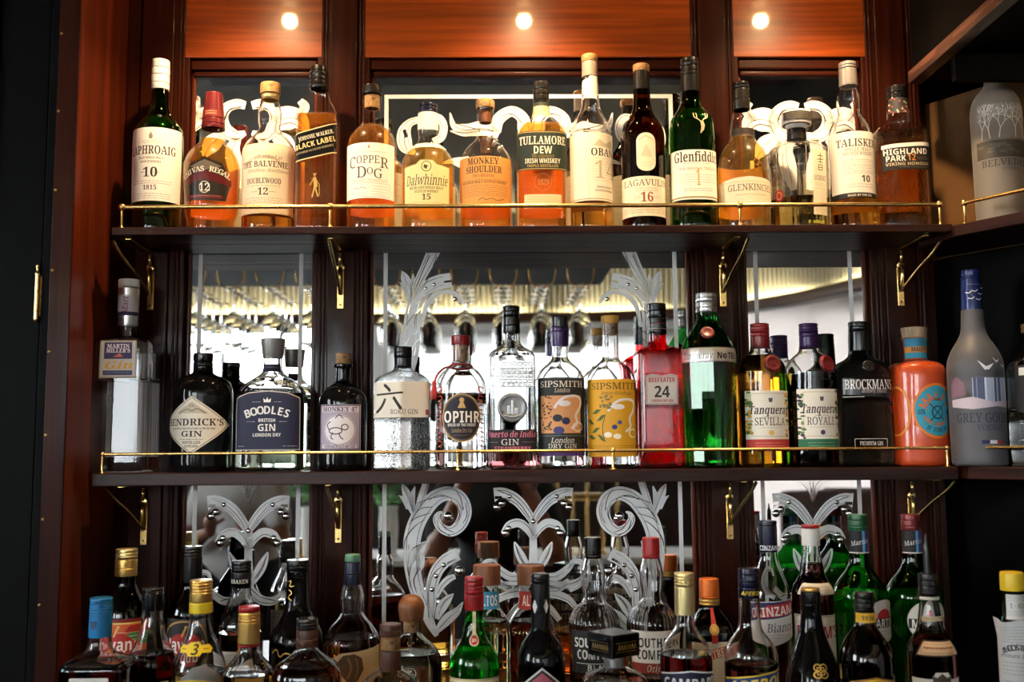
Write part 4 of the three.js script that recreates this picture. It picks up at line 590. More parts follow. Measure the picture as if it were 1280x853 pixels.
bottle({ on: 'top', x: 866, label: 'deep green whisky bottle with gold stag printed above its white label', g: 'green', n: 2.6, liq: ['whisky', 140],
  prof: [[112, 11.6], [126, 12.4], [136, 16], [143, 21], [151, 26], [164, 28], [200, 29], [278, 29]], caps: [[74, 84, 11.6, 12, 'dark', { rings: 1 }], [84.5, 116, 12, 12.2, 'dark', { rings: 2, r0: 0.1, r1: 0.4, name: 'capsule' }]],
  labs: [{ y0: 190, y1: 262, w: 26, back: true, off: 0.0006, name: 'back_label', draw: (k) => { k.bg('#e4d6b4'); k.lines(0.1, 0.9, [0.2, 0.3, 0.4, 0.6, 0.7], '#8a7a5a'); } }, { y0: 148, y1: 177, w: 12, a: 0.28, name: 'printed_stag', mat: 'foil', draw: (k) => { const g = '#e2d4a4'; k.curve([[0.5, 0.45], [0.3, 0.3], [0.1, 0.25], [0.08, 0.05]], g, 0.05); k.curve([[0.5, 0.45], [0.62, 0.28], [0.86, 0.24], [0.92, 0.04]], g, 0.05); k.curve([[0.25, 0.28], [0.26, 0.16], [0.22, 0.05]], g, 0.04); k.curve([[0.74, 0.28], [0.74, 0.16], [0.78, 0.05]], g, 0.04); k.poly([[0.42, 0.4], [0.6, 0.42], [0.66, 0.58], [0.6, 0.78], [0.4, 0.95], [0.46, 0.65]], g); } }, { y0: 195, y1: 256, w: 28.8, draw: (k) => { k.bg('#f0ebdf'); k.grain(0.03); k.t('Glenfiddich', 0.55, 0.14, 0.2, '#2a2622', 'sb', 0.82); k.lines(0.3, 0.7, [0.27], '#8c8474'); k.t('OUR ORIGINAL TWELVE', 0.52, 0.38, 0.05, '#7c7264', 's', 0.6); k.t('1', 0.52, 0.55, 0.34, '#c59a3a', 'sb', 0.07); k.lines(0.2, 0.85, [0.5, 0.55, 0.6, 0.65], '#a59b89'); k.lines(0.3, 0.75, [0.78, 0.82], '#8c8474'); k.rect(0, 0.94, 1, 0.03, '#8c7a4a'); } }] });
bottle({ on: 'top', x: 929.5, label: 'pear shouldered golden whisky bottle with black capsule and low curved cream label', g: 'clear', liq: ['gold', 168],
  prof: [[135, 10.6], [142, 11], [152, 13.5], [164, 15.5], [172, 15.5], [178, 18], [184, 23.5], [194, 29.5], [206, 32.2], [220, 33], [278, 33]], caps: [[104, 112, 10.8, 11, 'black', { rings: 1 }], [112.5, 138, 11, 11.4, 'dark', { rings: 1, name: 'capsule' }]],
  labs: [{ y0: 204, y1: 268, w: 29, back: true, off: 0.0006, name: 'back_label', draw: (k) => { k.bg('#e4d6b4'); k.lines(0.1, 0.9, [0.2, 0.3, 0.4, 0.6, 0.7], '#8a7a5a'); } }, { y0: 164, y1: 174, w: 15, name: 'neck_label', draw: (k) => { k.bg('#2a1c10'); } }, { y0: 205, y1: 219, w: 8, a: 0.35, name: 'printed_crest', mat: 'foil', draw: (k) => { const g = '#c98f45'; k.oval(0.4, 0.4, 0.25, 0.28, g, 0.06); k.oval(0.65, 0.6, 0.2, 0.25, g, 0.06); } }, { y0: 228, y1: 262, w: 32.6, draw: (k) => { k.poly([[0, 0.16], [0.25, 0.06], [0.5, 0.02], [0.75, 0.06], [1, 0.16], [1, 1], [0, 1]], '#eadcbd'); k.grain(0.05); k.frame(0.04, 0.2, 0.92, 0.76, '#c4aa78', 0.005); k.t('GLENKINCHIE', 0.55, 0.4, 0.24, '#3c2e1e', 's', 0.72); k.lines(0.3, 0.75, [0.66], '#8c7a58'); } }] });
bottle({ on: 'top', x: 998, z: 0.085, thin: false, label: 'faceted clear decanter bottle with broad drum stopper and an upright paper label', g: 'clear', facets: 24, liq: ['pale', 252],
  prof: [[158, 12], [174, 12], [179, 14], [182, 22], [186, 32], [190, 36], [198, 38], [278, 36.5]], caps: [[141, 157, 18.5, 19, mat(0.8, 0.76, 0.68, 0.2), { rings: 1, r0: 0.1, r1: 0.2, name: 'stopper' }], [157, 162, 14, 12.6, 'white', { name: 'collar' }], [162.5, 176, 12.4, 12.6, 'dark', { name: 'neck_ring' }]],
  labs: [{ y0: 144, y1: 154, w: 11, off: 0.0118, a: 0, name: 'stopper_plate', draw: (k) => { k.bg('#2a2620'); k.lines(0.1, 0.9, [0.2, 0.4, 0.6, 0.8], '#b9ad94'); } }, { y0: 196, y1: 276, w: 11, a: 0.50, off: 0.0012, draw: (k) => { k.bg('#efe3c4'); k.grain(0.08); k.t('HIBIKI', 0.5, 0.44, 0.075, '#3a2e1e', 's', 0.86); k.lines(0.15, 0.85, [0.52, 0.55, 0.6], '#8c7a58'); for (const q of [[[0.3,0.1],[0.7,0.1]],[[0.5,0.06],[0.5,0.2]],[[0.3,0.16],[0.72,0.15]],[[0.34,0.2],[0.66,0.2]],[[0.38,0.24],[0.36,0.32],[0.64,0.32],[0.64,0.24],[0.38,0.24]],[[0.38,0.28],[0.64,0.28]]]) k.poly(q, '#2a2018', 0.035); } }, { y0: 242, y1: 258, w: 8, a: -0.98, off: 0.0012, name: 'seal_print', draw: (k) => { k.oval(0.5, 0.5, 0.4, 0.46, '#a8342a'); k.oval(0.5, 0.5, 0.22, 0.26, '#e0b8a0', 0.06); } }] });
bottle({ on: 'top', x: 1065.5, thin: false, label: 'clear whisky bottle with swollen neck, grey capsule and white label reading 10', g: 'clear', liq: ['whisky', 250],
  prof: [[106, 11], [113, 13], [122, 15], [132, 15.4], [142, 14.6], [148, 17.5], [156, 23], [166, 27], [176, 28.2], [278, 28]], caps: [[79, 87, 11, 11.2, 'grey', { rings: 1 }], [87.5, 109, 11.2, 11.6, 'grey', { name: 'capsule' }]],
  labs: [{ y0: 186, y1: 264, w: 25, back: true, off: 0.0006, name: 'back_label', draw: (k) => { k.bg('#e4d6b4'); k.lines(0.1, 0.9, [0.2, 0.3, 0.4, 0.6, 0.7], '#8a7a5a'); } }, { y0: 172, y1: 253, w: 27.8, draw: (k) => { k.bg('#f0e8d8'); k.grain(0.03); k.lines(0.45, 0.55, [0.05], '#777'); k.t('TALISKER', 0.5, 0.17, 0.12, '#332c28', 'sb', 0.72); k.t('SINGLE MALT', 0.5, 0.275, 0.05, '#444', 's', 0.44); k.t('SCOTCH WHISKY', 0.5, 0.34, 0.05, '#444', 's', 0.5); k.lines(0.25, 0.78, [0.43, 0.46, 0.5, 0.53, 0.56, 0.6, 0.63], '#8d8678'); k.t('10', 0.6, 0.72, 0.1, '#1c1814', 'b'); k.lines(0.3, 0.75, [0.8, 0.84], '#9a9284'); k.rect(0, 0.93, 1, 0.07, '#14161c'); k.t('MADE BY THE SEA', 0.5, 0.965, 0.035, '#e6e0d0', 'b', 0.4); } }] });
bottle({ on: 'top', x: 1126.5, label: 'embossed amber whisky bottle with tartan neck and black label with white top stripe', g: 'swirl', dr: 0.8, n: 3, liq: ['whisky', 168],
  prof: [[124, 13], [146, 14.6], [152, 16], [156, 21], [160, 27], [166, 31.5], [174, 33.4], [278, 33]], caps: [[109, 126, 12.4, 13, 'black', { rings: 1 }]],
  labs: [{ y0: 186, y1: 262, w: 24, back: true, off: 0.0006, name: 'back_label', draw: (k) => { k.bg('#c9b184'); k.lines(0.1, 0.9, [0.2, 0.3, 0.4, 0.6, 0.7], '#8a7a5a'); } }, { y0: 126, y1: 145, w: 14, name: 'neck_label', draw: (k) => { k.bg('#1c1a1a'); for (let i = 0; i < 30; i++) k.rect(rnd(), rnd(), 0.06, 0.1, rnd() < 0.6 ? '#a83a2c' : '#b9a68a'); } }, { y0: 184, y1: 219, w: 30, off: 0.0009, draw: (k) => { k.poly([[0, 0.16], [1, 0.02], [1, 0.98], [0, 1]], '#0f0e0e'); k.poly([[0, 0.12], [1, 0], [1, 0.13], [0, 0.26]], '#efe9dc'); k.t('HIGHLAND', 0.46, 0.36, 0.2, '#efe9dc', 'b', 0.88, -0.03); k.t('PARK', 0.26, 0.6, 0.2, '#efe9dc', 'b', 0.38, -0.03); k.t('12', 0.56, 0.57, 0.22, '#d98a2e', 'b', 0.17); k.lines(0.66, 0.95, [0.56, 0.62], '#b9a68a'); k.t('VIKING HONOUR', 0.5, 0.79, 0.11, '#c9b692', 'b', 0.86, -0.02); k.lines(0.3, 0.9, [0.9], '#a89a7c'); } }] });
// corner shelf, upper
bottle({ on: 'ct', x: 1248, z: 0.13, label: 'tall frosted white vodka bottle printed with bare winter trees on the upper corner shelf', g: 'frost', ymid: 200,
  prof: [[97.5, 12], [104, 12.2], [109, 13.6], [114, 18], [120, 23.5], [128, 28], [138, 30.4], [150, 31], [278, 30]], caps: [[96.2, 98.5, 12, 12.2, 'silver']],
  labs: [{ y0: 122, y1: 180, w: 29, name: 'printed_trees', draw: (k) => { const tree = (x, y, a, l, w) => { if (l < 0.035) return; const X = x + Math.sin(a) * l, Y = y - Math.cos(a) * l * k.W / k.H; k.poly([[x, y], [X, Y]], '#fbf9f2', w); tree(X, Y, a - 0.3 - rnd() * 0.25, l * 0.78, w * 0.75); tree(X, Y, a + 0.3 + rnd() * 0.25, l * 0.78, w * 0.75); }; for (const [x, a] of [[0.06, 0.1], [0.2, -0.12], [0.34, 0.16], [0.62, 0], [0.8, -0.1], [0.94, 0.12]]) tree(x, 1, a, 0.17, 0.014); } },
    { y0: 180, y1: 204, w: 30, name: 'clear_window', draw: (k) => { k.bg('#4a453b'); k.rect(0, 0, 1, 0.1, '#8a8376'); for (let i = 0; i < 14; i++) k.rect(rnd(), 0.2 + rnd() * 0.5, 0.1, 0.12, '#625b4e'); k.poly([[0.86, 0.5], [0.9, 0.05], [0.94, 0.9]], '#e9dca0'); } }, { y0: 204, y1: 222, w: 29, name: 'printed_name', draw: (k) => { k.t('BELVEDERE', 0.5, 0.34, 0.46, '#3c3a3c', 's', 0.92); k.t('VODKA', 0.5, 0.78, 0.2, '#57545a', 's', 0.3); } }, { y0: 262, y1: 268, w: 22, name: 'printed_line', draw: (k) => { k.t('IMPORTED · POLSKA · 40% VOL', 0.5, 0.5, 0.7, '#6a686c', 's', 0.9); } }] });
// ---------------------------------------------------------------- lower shelf
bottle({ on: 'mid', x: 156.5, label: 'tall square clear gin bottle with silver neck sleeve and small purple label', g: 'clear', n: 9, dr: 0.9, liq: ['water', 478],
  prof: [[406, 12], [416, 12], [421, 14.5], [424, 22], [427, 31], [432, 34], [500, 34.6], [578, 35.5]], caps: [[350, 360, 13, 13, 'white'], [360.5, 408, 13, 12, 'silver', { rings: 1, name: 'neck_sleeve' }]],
  labs: [{ y0: 362, y1: 396, w: 12, off: 0.0011, name: 'neck_label', draw: (k) => { k.bg('#cfc8cc'); k.t('Martin', 0.5, 0.5, 0.2, '#8c3c50', 'i', 0.9, -1.57); k.rect(0, 0.86, 1, 0.14, '#27264a'); } }, { y0: 429, y1: 475, w: 22, mat: 'paper', draw: (k) => { k.bg('#b9b6b4'); k.frame(0.02, 0.02, 0.96, 0.96, '#8a8784', 0.02); k.rect(0.12, 0.05, 0.76, 0.44, '#2e2a5c'); k.t('MARTIN', 0.5, 0.15, 0.11, '#e9e4ec', 'sb', 0.62); k.t('MILLER’S', 0.5, 0.27, 0.11, '#e9e4ec', 'sb', 0.66); k.poly([[0.36, 0.44], [0.55, 0.34], [0.64, 0.44]], '#d86a5a'); k.t('Gin', 0.5, 0.65, 0.2, '#c79a2c', 'ib', 0.8); k.rect(0.1, 0.80, 0.8, 0.12, '#2e3a66'); k.lines(0.15, 0.85, [0.85], '#d9d4dc'); } }, { y0: 440, y1: 572, w: 30, back: true, off: -0.004, name: 'back_label', draw: (k) => { k.rect(0.06, 0, 0.88, 1, '#d4dae6'); for (let i = 0; i < 12; i++) k.rect(0.08 + rnd() * 0.8, 0, 0.02 + rnd() * 0.05, 1, rnd() < 0.5 ? '#f2f5fa' : '#9aa4b8'); } }, { y0: 480, y1: 530, w: 14, a: 0.0, name: 'printed_text', draw: (k) => { k.lines(0.3, 0.9, [0.1, 0.2, 0.3], '#8c94a4'); k.curve([[0.2, 0.5], [0.1, 0.35], [0.3, 0.3], [0.4, 0.45], [0.3, 0.6]], '#6e7890', 0.03); k.lines(0.2, 0.8, [0.7, 0.8], '#8c94a4'); } }] });  // rear sheet added; its light and dark streaks paint reflections in the glass
bottle({ on: 'mid', x: 252.5, label: 'black apothecary gin bottle with cream diamond shaped label', g: 'black', prof: [[462, 12], [467, 13.5], [470, 19], [474, 28], [480, 33.5], [488, 36.5], [500, 37], [578, 37.4]], caps: [[442, 452, 12.2, 12.4, 'black'], [452.5, 463, 12, 12.6, 'black', { rings: 1, name: 'collar' }]],
  labs: [{ y0: 497, y1: 568, w: 36.6, a: -0.06, draw: (k) => { k.poly([[0.5, 0], [1, 0.5], [0.5, 1], [0, 0.5]], '#e9e3d4'); k.poly([[0.5, 0.03], [0.97, 0.5], [0.5, 0.97], [0.03, 0.5], [0.5, 0.03]], '#4a453c', 0.006); k.poly([[0.5, 0.1], [0.7, 0.3], [0.3, 0.3]], '#c9c0aa'); k.t('Est.', 0.5, 0.16, 0.05, '#6a604e', 'i'); k.curve([[0.34, 0.3], [0.45, 0.2], [0.5, 0.28], [0.56, 0.2], [0.66, 0.3]], '#8a7e66', 0.014); k.t('HENDRICK’S', 0.5, 0.45, 0.12, '#26221c', 'sb', 0.80); k.lines(0.22, 0.78, [0.545, 0.565], '#5a5244'); k.t('GIN', 0.5, 0.65, 0.1, '#26221c', 'sb', 0.26); k.lines(0.36, 0.64, [0.74], '#5a5244'); k.t('DISTILLED', 0.5, 0.80, 0.045, '#26221c', 'sb', 0.22); k.t('SCOTLAND', 0.5, 0.86, 0.04, '#26221c', 'sb', 0.16); } }] });
bottle({ on: 'mid', x: 340, label: 'broad shouldered clear gin bottle with grey metal stopper and navy label', g: 'palegreen', n: 3.6, dr: 0.68, liq: ['water', 494],
  prof: [[447, 11.5], [456, 11.5], [465, 13], [470, 18], [476, 27], [484, 36], [494, 41], [506, 42.5], [578, 42.5]], caps: [[424, 448, 15.2, 12.6, 'grey', { name: 'stopper' }]],
  labs: [{ y0: 456, y1: 466, w: 12, name: 'neck_label', draw: (k) => { k.bg('#23263c'); k.lines(0.15, 0.85, [0.4], '#c9c4b4'); } }, { y0: 490, y1: 563, w: 38.5, draw: (k) => { k.poly([[0, 0.12], [0.2, 0.03], [0.5, 0], [0.8, 0.03], [1, 0.12], [1, 1], [0, 1]], '#c9c4bc'); k.poly([[0.012, 0.13], [0.2, 0.045], [0.5, 0.015], [0.8, 0.045], [0.988, 0.13], [0.988, 0.988], [0.012, 0.988]], '#161b3c'); const w = '#eceae2'; k.poly([[0.45, 0.2], [0.44, 0.13], [0.48, 0.16], [0.5, 0.11], [0.52, 0.16], [0.56, 0.13], [0.55, 0.2]], w); k.lines(0.28, 0.4, [0.19], w); k.lines(0.6, 0.72, [0.19], w); k.arc('BOODLES', 0.5, 1.25, 0.82, -21, 21, 0.12, w, 'b'); k.t('BRITISH', 0.5, 0.50, 0.06, w, 'b', 0.26); k.lines(0.2, 0.32, [0.52], w); k.lines(0.68, 0.8, [0.52], w); k.t('GIN', 0.5, 0.62, 0.12, w, 'b', 0.28); k.t('LONDON DRY', 0.5, 0.745, 0.06, w, 'b', 0.42); k.lines(0.06, 0.16, [0.93], w); k.lines(0.74, 0.95, [0.93], w); } }] });
bottle({ on: 'mid', x: 428.5, label: 'small dark brown gin bottle with cork and lavender stamp style label', g: 'black', prof: [[456, 11.8], [459, 11.8], [461, 9], [476, 9], [480, 12], [485, 19], [490, 25], [497, 28.5], [506, 29.6], [578, 29.6]], caps: [[442, 455, 9.6, 9.2, 'cork', { name: 'cork' }]],
  labs: [{ y0: 507, y1: 563, w: 24, draw: (k) => { k.bg('#a79bb0'); k.frame(0.03, 0.02, 0.94, 0.96, '#3c3444', 0.02); k.rect(0.06, 0.04, 0.88, 0.13, '#cfc6d2'); k.t('MONKEY 47', 0.5, 0.105, 0.1, '#2c2434', 'sb', 0.8); k.oval(0.5, 0.56, 0.36, 0.34, '#e4dfe2'); k.oval(0.5, 0.56, 0.34, 0.32, '#4a4252', 0.012); const m = '#2f2838'; k.oval(0.42, 0.58, 0.14, 0.07, m, 0.02); k.oval(0.62, 0.5, 0.07, 0.06, m, 0.02); k.curve([[0.36, 0.62], [0.3, 0.72], [0.36, 0.76]], m, 0.02); k.curve([[0.5, 0.63], [0.52, 0.72], [0.58, 0.76]], m, 0.02); k.curve([[0.28, 0.56], [0.2, 0.45], [0.3, 0.38]], m, 0.02); k.poly([[0.42, 0.3], [0.5, 0.22], [0.58, 0.3]], '#5a5064', 0.02); k.rect(0.1, 0.88, 0.8, 0.08, '#cfc6d2'); k.t('SCHWARZWALD DRY GIN', 0.5, 0.92, 0.06, '#2c2434', 'sb', 0.7); } }] });
bottle({ on: 'mid', x: 503.5, label: 'six sided clear gin bottle with black cap and cream label bearing a large ink character', g: 'pebble', facets: 6, facetTurn: 0, dr: 0.85, liq: ['water', 500],
  prof: [[458, 11], [462, 12], [465, 16], [469, 26], [473, 33], [478, 37], [500, 37.5], [578, 37.5]], caps: [[434, 447, 11.2, 11.6, 'black', { rings: 1 }], [447.5, 461, 11, 10.8, 'black', { name: 'capsule' }]],
  labs: [{ y0: 479, y1: 523, w: 36, off: 0.0012, draw: (k) => { k.bg('#e3ddcf'); k.grain(0.05); const m = '#16140f'; k.curve([[0.3, 0.1], [0.34, 0.18], [0.36, 0.24]], m, 0.035); k.poly([[0.2, 0.36], [0.52, 0.31]], m, 0.02); k.curve([[0.3, 0.5], [0.27, 0.68], [0.2, 0.84]], m, 0.03); k.curve([[0.42, 0.46], [0.46, 0.6], [0.5, 0.74]], m, 0.035); k.t('ROKU GIN', 0.54, 0.84, 0.13, '#3a352c', 's', 0.34); k.rect(0.8, 0.78, 0.04, 0.14, '#a8322a'); k.lines(0.1, 0.2, [0.9], '#8a8474'); } }] });
bottle({ on: 'mid', x: 576, label: 'clear gin bottle with red cap, red tassel cord and navy oval label', g: 'clear', liq: ['water', 500],
  prof: [[431, 11], [452, 11.2], [458, 14], [464, 21], [471, 27], [480, 31], [492, 32], [578, 32]], caps: [[420, 432, 12.2, 11.8, 'red'], [432.5, 452, 9.4, 9, 'tan', { name: 'cork' }]],
  labs: [{ y0: 480, y1: 565, w: 30.5, name: 'printed_flourish', draw: (k) => { for (const s of [0, 1]) for (let i = 0; i < 7; i++) { const y = 0.08 + i * 0.13, x = s ? 0.92 : 0.08, d = s ? -1 : 1; k.curve([[x, y], [x + d * 0.1, y - 0.04], [x + d * 0.12, y + 0.05], [x + d * 0.03, y + 0.06]], '#a8342a', 0.02); k.oval(x + d * 0.06, y + 0.06, 0.02, 0.014, '#c98a4a'); } } }, { y0: 494, y1: 553, w: 22.5, a: 0.07, off: 0.0010, draw: (k) => { k.oval(0.5, 0.5, 0.5, 0.5, '#c9a468'); k.oval(0.5, 0.5, 0.475, 0.475, '#171628'); k.oval(0.5, 0.5, 0.455, 0.455, '#c9a468', 0.008); const w = '#eee8dc'; k.poly([[0.4, 0.3], [0.5, 0.1], [0.6, 0.3]], '#c9a468'); k.oval(0.5, 0.13, 0.06, 0.05, '#c9a468'); k.t('OPIHR', 0.5, 0.48, 0.24, w, 'b', 0.92); k.t('SPICES OF THE ORIENT', 0.5, 0.65, 0.06, w, 'b', 0.7); k.t('London Dry Gin', 0.5, 0.76, 0.08, '#c9a468', 'i', 0.5); k.lines(0.3, 0.7, [0.86], '#c9a468'); } }],
  more: (g, h) => { const cord = mat(0.42, 0.03, 0.03, 0.8), y = h.yOf(459), pts = []; for (let i = 0; i <= 20; i++) { const a = i / 20 * Math.PI * 2; pts.push(V(Math.sin(a) * 0.0205, y + Math.cos(a) * 0.0035, Math.cos(a) * 0.0205)); } part('cord', merge([tube(pts, 0.0022, 40, 8), tube([V(-0.019, y, 0.006), V(-0.030, y - 0.004, 0.018), V(-0.042, y - 0.018, 0.026), V(-0.046, y - 0.032, 0.028)], 0.002, 16, 8)]), cord, g); part('tassel', lathe([[0.0002, 0.004], [0.0036, 0.002], [0.004, -0.002], [0.0032, -0.006], [0.006, -0.018], [0.0064, -0.030], [0.0002, -0.031]], 14).translate(-0.0465, y - 0.03, 0.028), cord, g); } });
bottle({ on: 'mid', x: 640, label: 'tall clear gin bottle with black cap, pewter medallion and black label over pink liquid', g: 'rib', n: 5, dr: 0.95, liq: ['pink', 560],
  prof: [[415, 10.6], [428, 11.2], [434, 15.5], [439, 23], [444, 28], [450, 29.4], [578, 29.4]], caps: [[383, 396, 10.8, 11, 'black', { rings: 1 }], [396.5, 417, 11, 11.2, 'black', { rings: 1, name: 'capsule' }]],
  labs: [{ y0: 449, y1: 492, w: 26, name: 'embossed_name', mat: 'foil', draw: (k) => { for (let i = 0; i < 8; i++) k.t('PUERTO', 0.08 + i * 0.12, 0.5, 0.14, '#b9bcbc', 'b', 0.6, -1.57); } }, { y0: 538, y1: 563, w: 29.2, draw: (k) => { k.bg('#141016'); k.t('Puerto de Indias', 0.5, 0.22, 0.3, '#d9758c', 'ib', 0.9); k.t('GIN', 0.46, 0.60, 0.3, '#e9e4e6', 's', 0.3); k.lines(0.04, 0.26, [0.6], '#b9a8b0'); k.lines(0.66, 0.96, [0.6], '#b9a8b0'); k.t('STRAWBERRY', 0.5, 0.9, 0.15, '#d9758c', 'b', 0.6); } }],
  more: (g, h) => { const y = h.yOf(511), z = h.ringPoint(h.radiusAt(y), 0)[1]; const md = part('medallion', lathe([[0.0002, 0.0022], [0.016, 0.0022], [0.019, 0.0032], [0.0235, 0.0038], [0.0255, 0.003], [0.0262, 0.0002]], 40).rotateX(Math.PI / 2).translate(0, y, z), mat(0.2, 0.2, 0.2, 0.35, 0.9), g); part('relief', merge([box(-0.002, 0.003, y - 0.012, y + 0.013, z + 0.002, z + 0.0042, 0.001), box(-0.009, -0.003, y - 0.012, y + 0.004, z + 0.002, z + 0.004, 0.001), box(0.004, 0.011, y - 0.012, y - 0.001, z + 0.002, z + 0.004, 0.001), tube([V(-0.016, y - 0.013, z + 0.003), V(0, y - 0.016, z + 0.0035), V(0.016, y - 0.013, z + 0.003)], 0.0012, 10, 6)]), mat(0.42, 0.42, 0.42, 0.35, 0.9), md); } });
const swan = (k, col, x = 0.6, y = 0.42, s = 1) => { const p = (a, b) => [x + a * s, y + b * s]; k.curve([p(-0.3, 0.06), p(-0.18, -0.1), p(0.1, -0.14), p(0.3, -0.1), p(0.28, 0.06), p(0.12, 0.2), p(0.2, 0.34), p(0.06, 0.42)], col, 0.055 * s); k.oval(x - 0.1 * s, y, 0.13 * s, 0.05 * s, col); };
bottle({ on: 'mid', x: 701, label: 'clear gin bottle with purple wax neck and dark green illustrated label', g: 'clear', liq: ['water', 500],
  prof: [[430, 10], [446, 10], [451, 12], [456, 17.5], [462, 23.5], [469, 28], [477, 30.2], [578, 30.2]], caps: [[396, 409, 11, 11.4, 'black', { name: 'stopper_top' }], [409.5, 433, 11.6, 11, 'purple', { rings: 1, r0: 0.05, r1: 0.35, name: 'wax_seal' }]],
  labs: [{ y0: 474, y1: 563, w: 28.5, draw: (k) => { k.bg('#121b1a'); k.frame(0.02, 0.015, 0.96, 0.97, '#3c4a48', 0.008); k.t('SIPSMITH', 0.5, 0.09, 0.085, '#e6dfd2', 's', 0.82); k.t('London', 0.5, 0.175, 0.06, '#d9c9b4', 'i', 0.26); k.rect(0.1, 0.25, 0.74, 0.52, '#c9905e'); k.grain(0.12); for (let i = 0; i < 40; i++) k.oval(0.12 + rnd() * 0.2, 0.26 + rnd() * 0.5, 0.02, 0.012, rnd() < 0.5 ? '#1c2426' : '#8c5a34'); swan(k, '#d9d6dc', 0.62, 0.36, 0.8); k.oval(0.42, 0.56, 0.08, 0.05, '#1c2038'); k.oval(0.56, 0.6, 0.07, 0.05, '#242a4c'); k.oval(0.78, 0.68, 0.1, 0.06, '#e0d8c8', 0.02); k.rect(0, 0.8, 1, 0.006, '#8a9490'); k.t('London', 0.5, 0.865, 0.07, '#e6dfd2', 'i', 0.4); k.t('DRY GIN', 0.5, 0.945, 0.06, '#e6dfd2', 's', 0.5); k.oval(0.44, 0.73, 0.09, 0.055, '#3a3a7a'); } }, { y0: 565, y1: 570, w: 28, name: 'lower_band', draw: (k) => { k.bg('#4a3070'); } }] });
bottle({ on: 'mid', x: 764.5, label: 'clear gin bottle with yellow topped cork and bright mustard illustrated label', g: 'clear', liq: ['water', 500],
  prof: [[404, 10.4], [420, 10.2], [446, 10.2], [451, 12], [456, 18], [463, 25], [471, 29.5], [480, 31], [578, 31]], caps: [[395, 405, 11.2, 11.2, 'mustard', { name: 'stopper_top' }], [405.5, 419, 9.6, 8.6, 'cork', { name: 'cork' }]],
  labs: [{ y0: 476, y1: 571, w: 30, draw: (k) => { k.bg('#cf9b1c'); k.rect(0, 0.93, 1, 0.012, '#8a6410'); k.t('SIPSMITH', 0.52, 0.09, 0.085, '#332a16', 's', 0.78); k.t('lemon drizzle gin', 0.55, 0.18, 0.045, '#4a3c18', 'i', 0.5); swan(k, '#e2dfe0', 0.64, 0.36, 0.75); for (const [x, y, a] of [[0.1, 0.55, 0.4], [0.2, 0.66, -0.4], [0.12, 0.75, 0.2], [0.3, 0.5, -0.5], [0.3, 0.76, 0.6], [0.22, 0.42, -0.3]]) { const d = 0.09; k.poly([[x - d * Math.cos(a), y - d * Math.sin(a)], [x, y - 0.03], [x + d * Math.cos(a), y + d * Math.sin(a)], [x, y + 0.03]], '#3c5a30'); } for (let i = 0; i < 22; i++) k.oval(0.28 + rnd() * 0.22, 0.22 + rnd() * 0.16, 0.02, 0.015, '#7a6a3c'); k.oval(0.5, 0.62, 0.04, 0.03, '#2c3a8c'); k.oval(0.58, 0.56, 0.035, 0.025, '#38469c'); k.oval(0.4, 0.72, 0.06, 0.035, '#f0ead8'); k.oval(0.54, 0.74, 0.06, 0.035, '#f0ead8'); k.oval(0.82, 0.7, 0.08, 0.05, '#efe6c8', 0.02); k.curve([[0.35, 0.8], [0.3, 0.65], [0.36, 0.48]], '#2f4a28', 0.012); k.lines(0.08, 0.92, [0.86, 0.885], '#4a3c18'); } }] });
bottle({ on: 'mid', x: 823.5, z: 0.09, label: 'square red glass gin bottle with black banded cap and silver label reading 24', g: 'redSwirl', n: 8, dr: 1, liq: ['redgin', 440],
  prof: [[414, 11], [428, 11.2], [432, 13.5], [436, 21], [440, 27], [446, 28.2], [500, 28.4], [578, 28.4]], caps: [[380, 397, 12, 12.2, 'black', { rings: 1 }], [397.5, 418, 12, 12, 'dark', { rings: 2, name: 'capsule' }]],
  labs: [{ y0: 469, y1: 508, w: 19.5, off: 0.001, draw: (k) => { k.poly([[0, 0.06], [0.2, 0.02], [0.5, 0.06], [0.8, 0.02], [1, 0.06], [1, 0.98], [0, 0.98]], '#b4b0ae'); k.frame(0.03, 0.08, 0.94, 0.87, '#7c2c34', 0.012); k.t('BEEFEATER', 0.5, 0.2, 0.15, '#8c1f2a', 'b', 0.84); k.t('24', 0.5, 0.57, 0.36, '#1c191a', 'b', 0.5); k.t('LONDON DRY GIN', 0.5, 0.86, 0.08, '#8c1f2a', 'b', 0.7); } }, { y0: 398, y1: 414, w: 12, off: 0.0013, name: 'capsule_bands', mat: 'gloss', draw: (k) => { k.rect(0, 0.1, 1, 0.1, '#b9b0b0'); k.rect(0, 0.42, 1, 0.1, '#8c1f2a'); k.rect(0, 0.8, 1, 0.1, '#b9b0b0'); } }] });
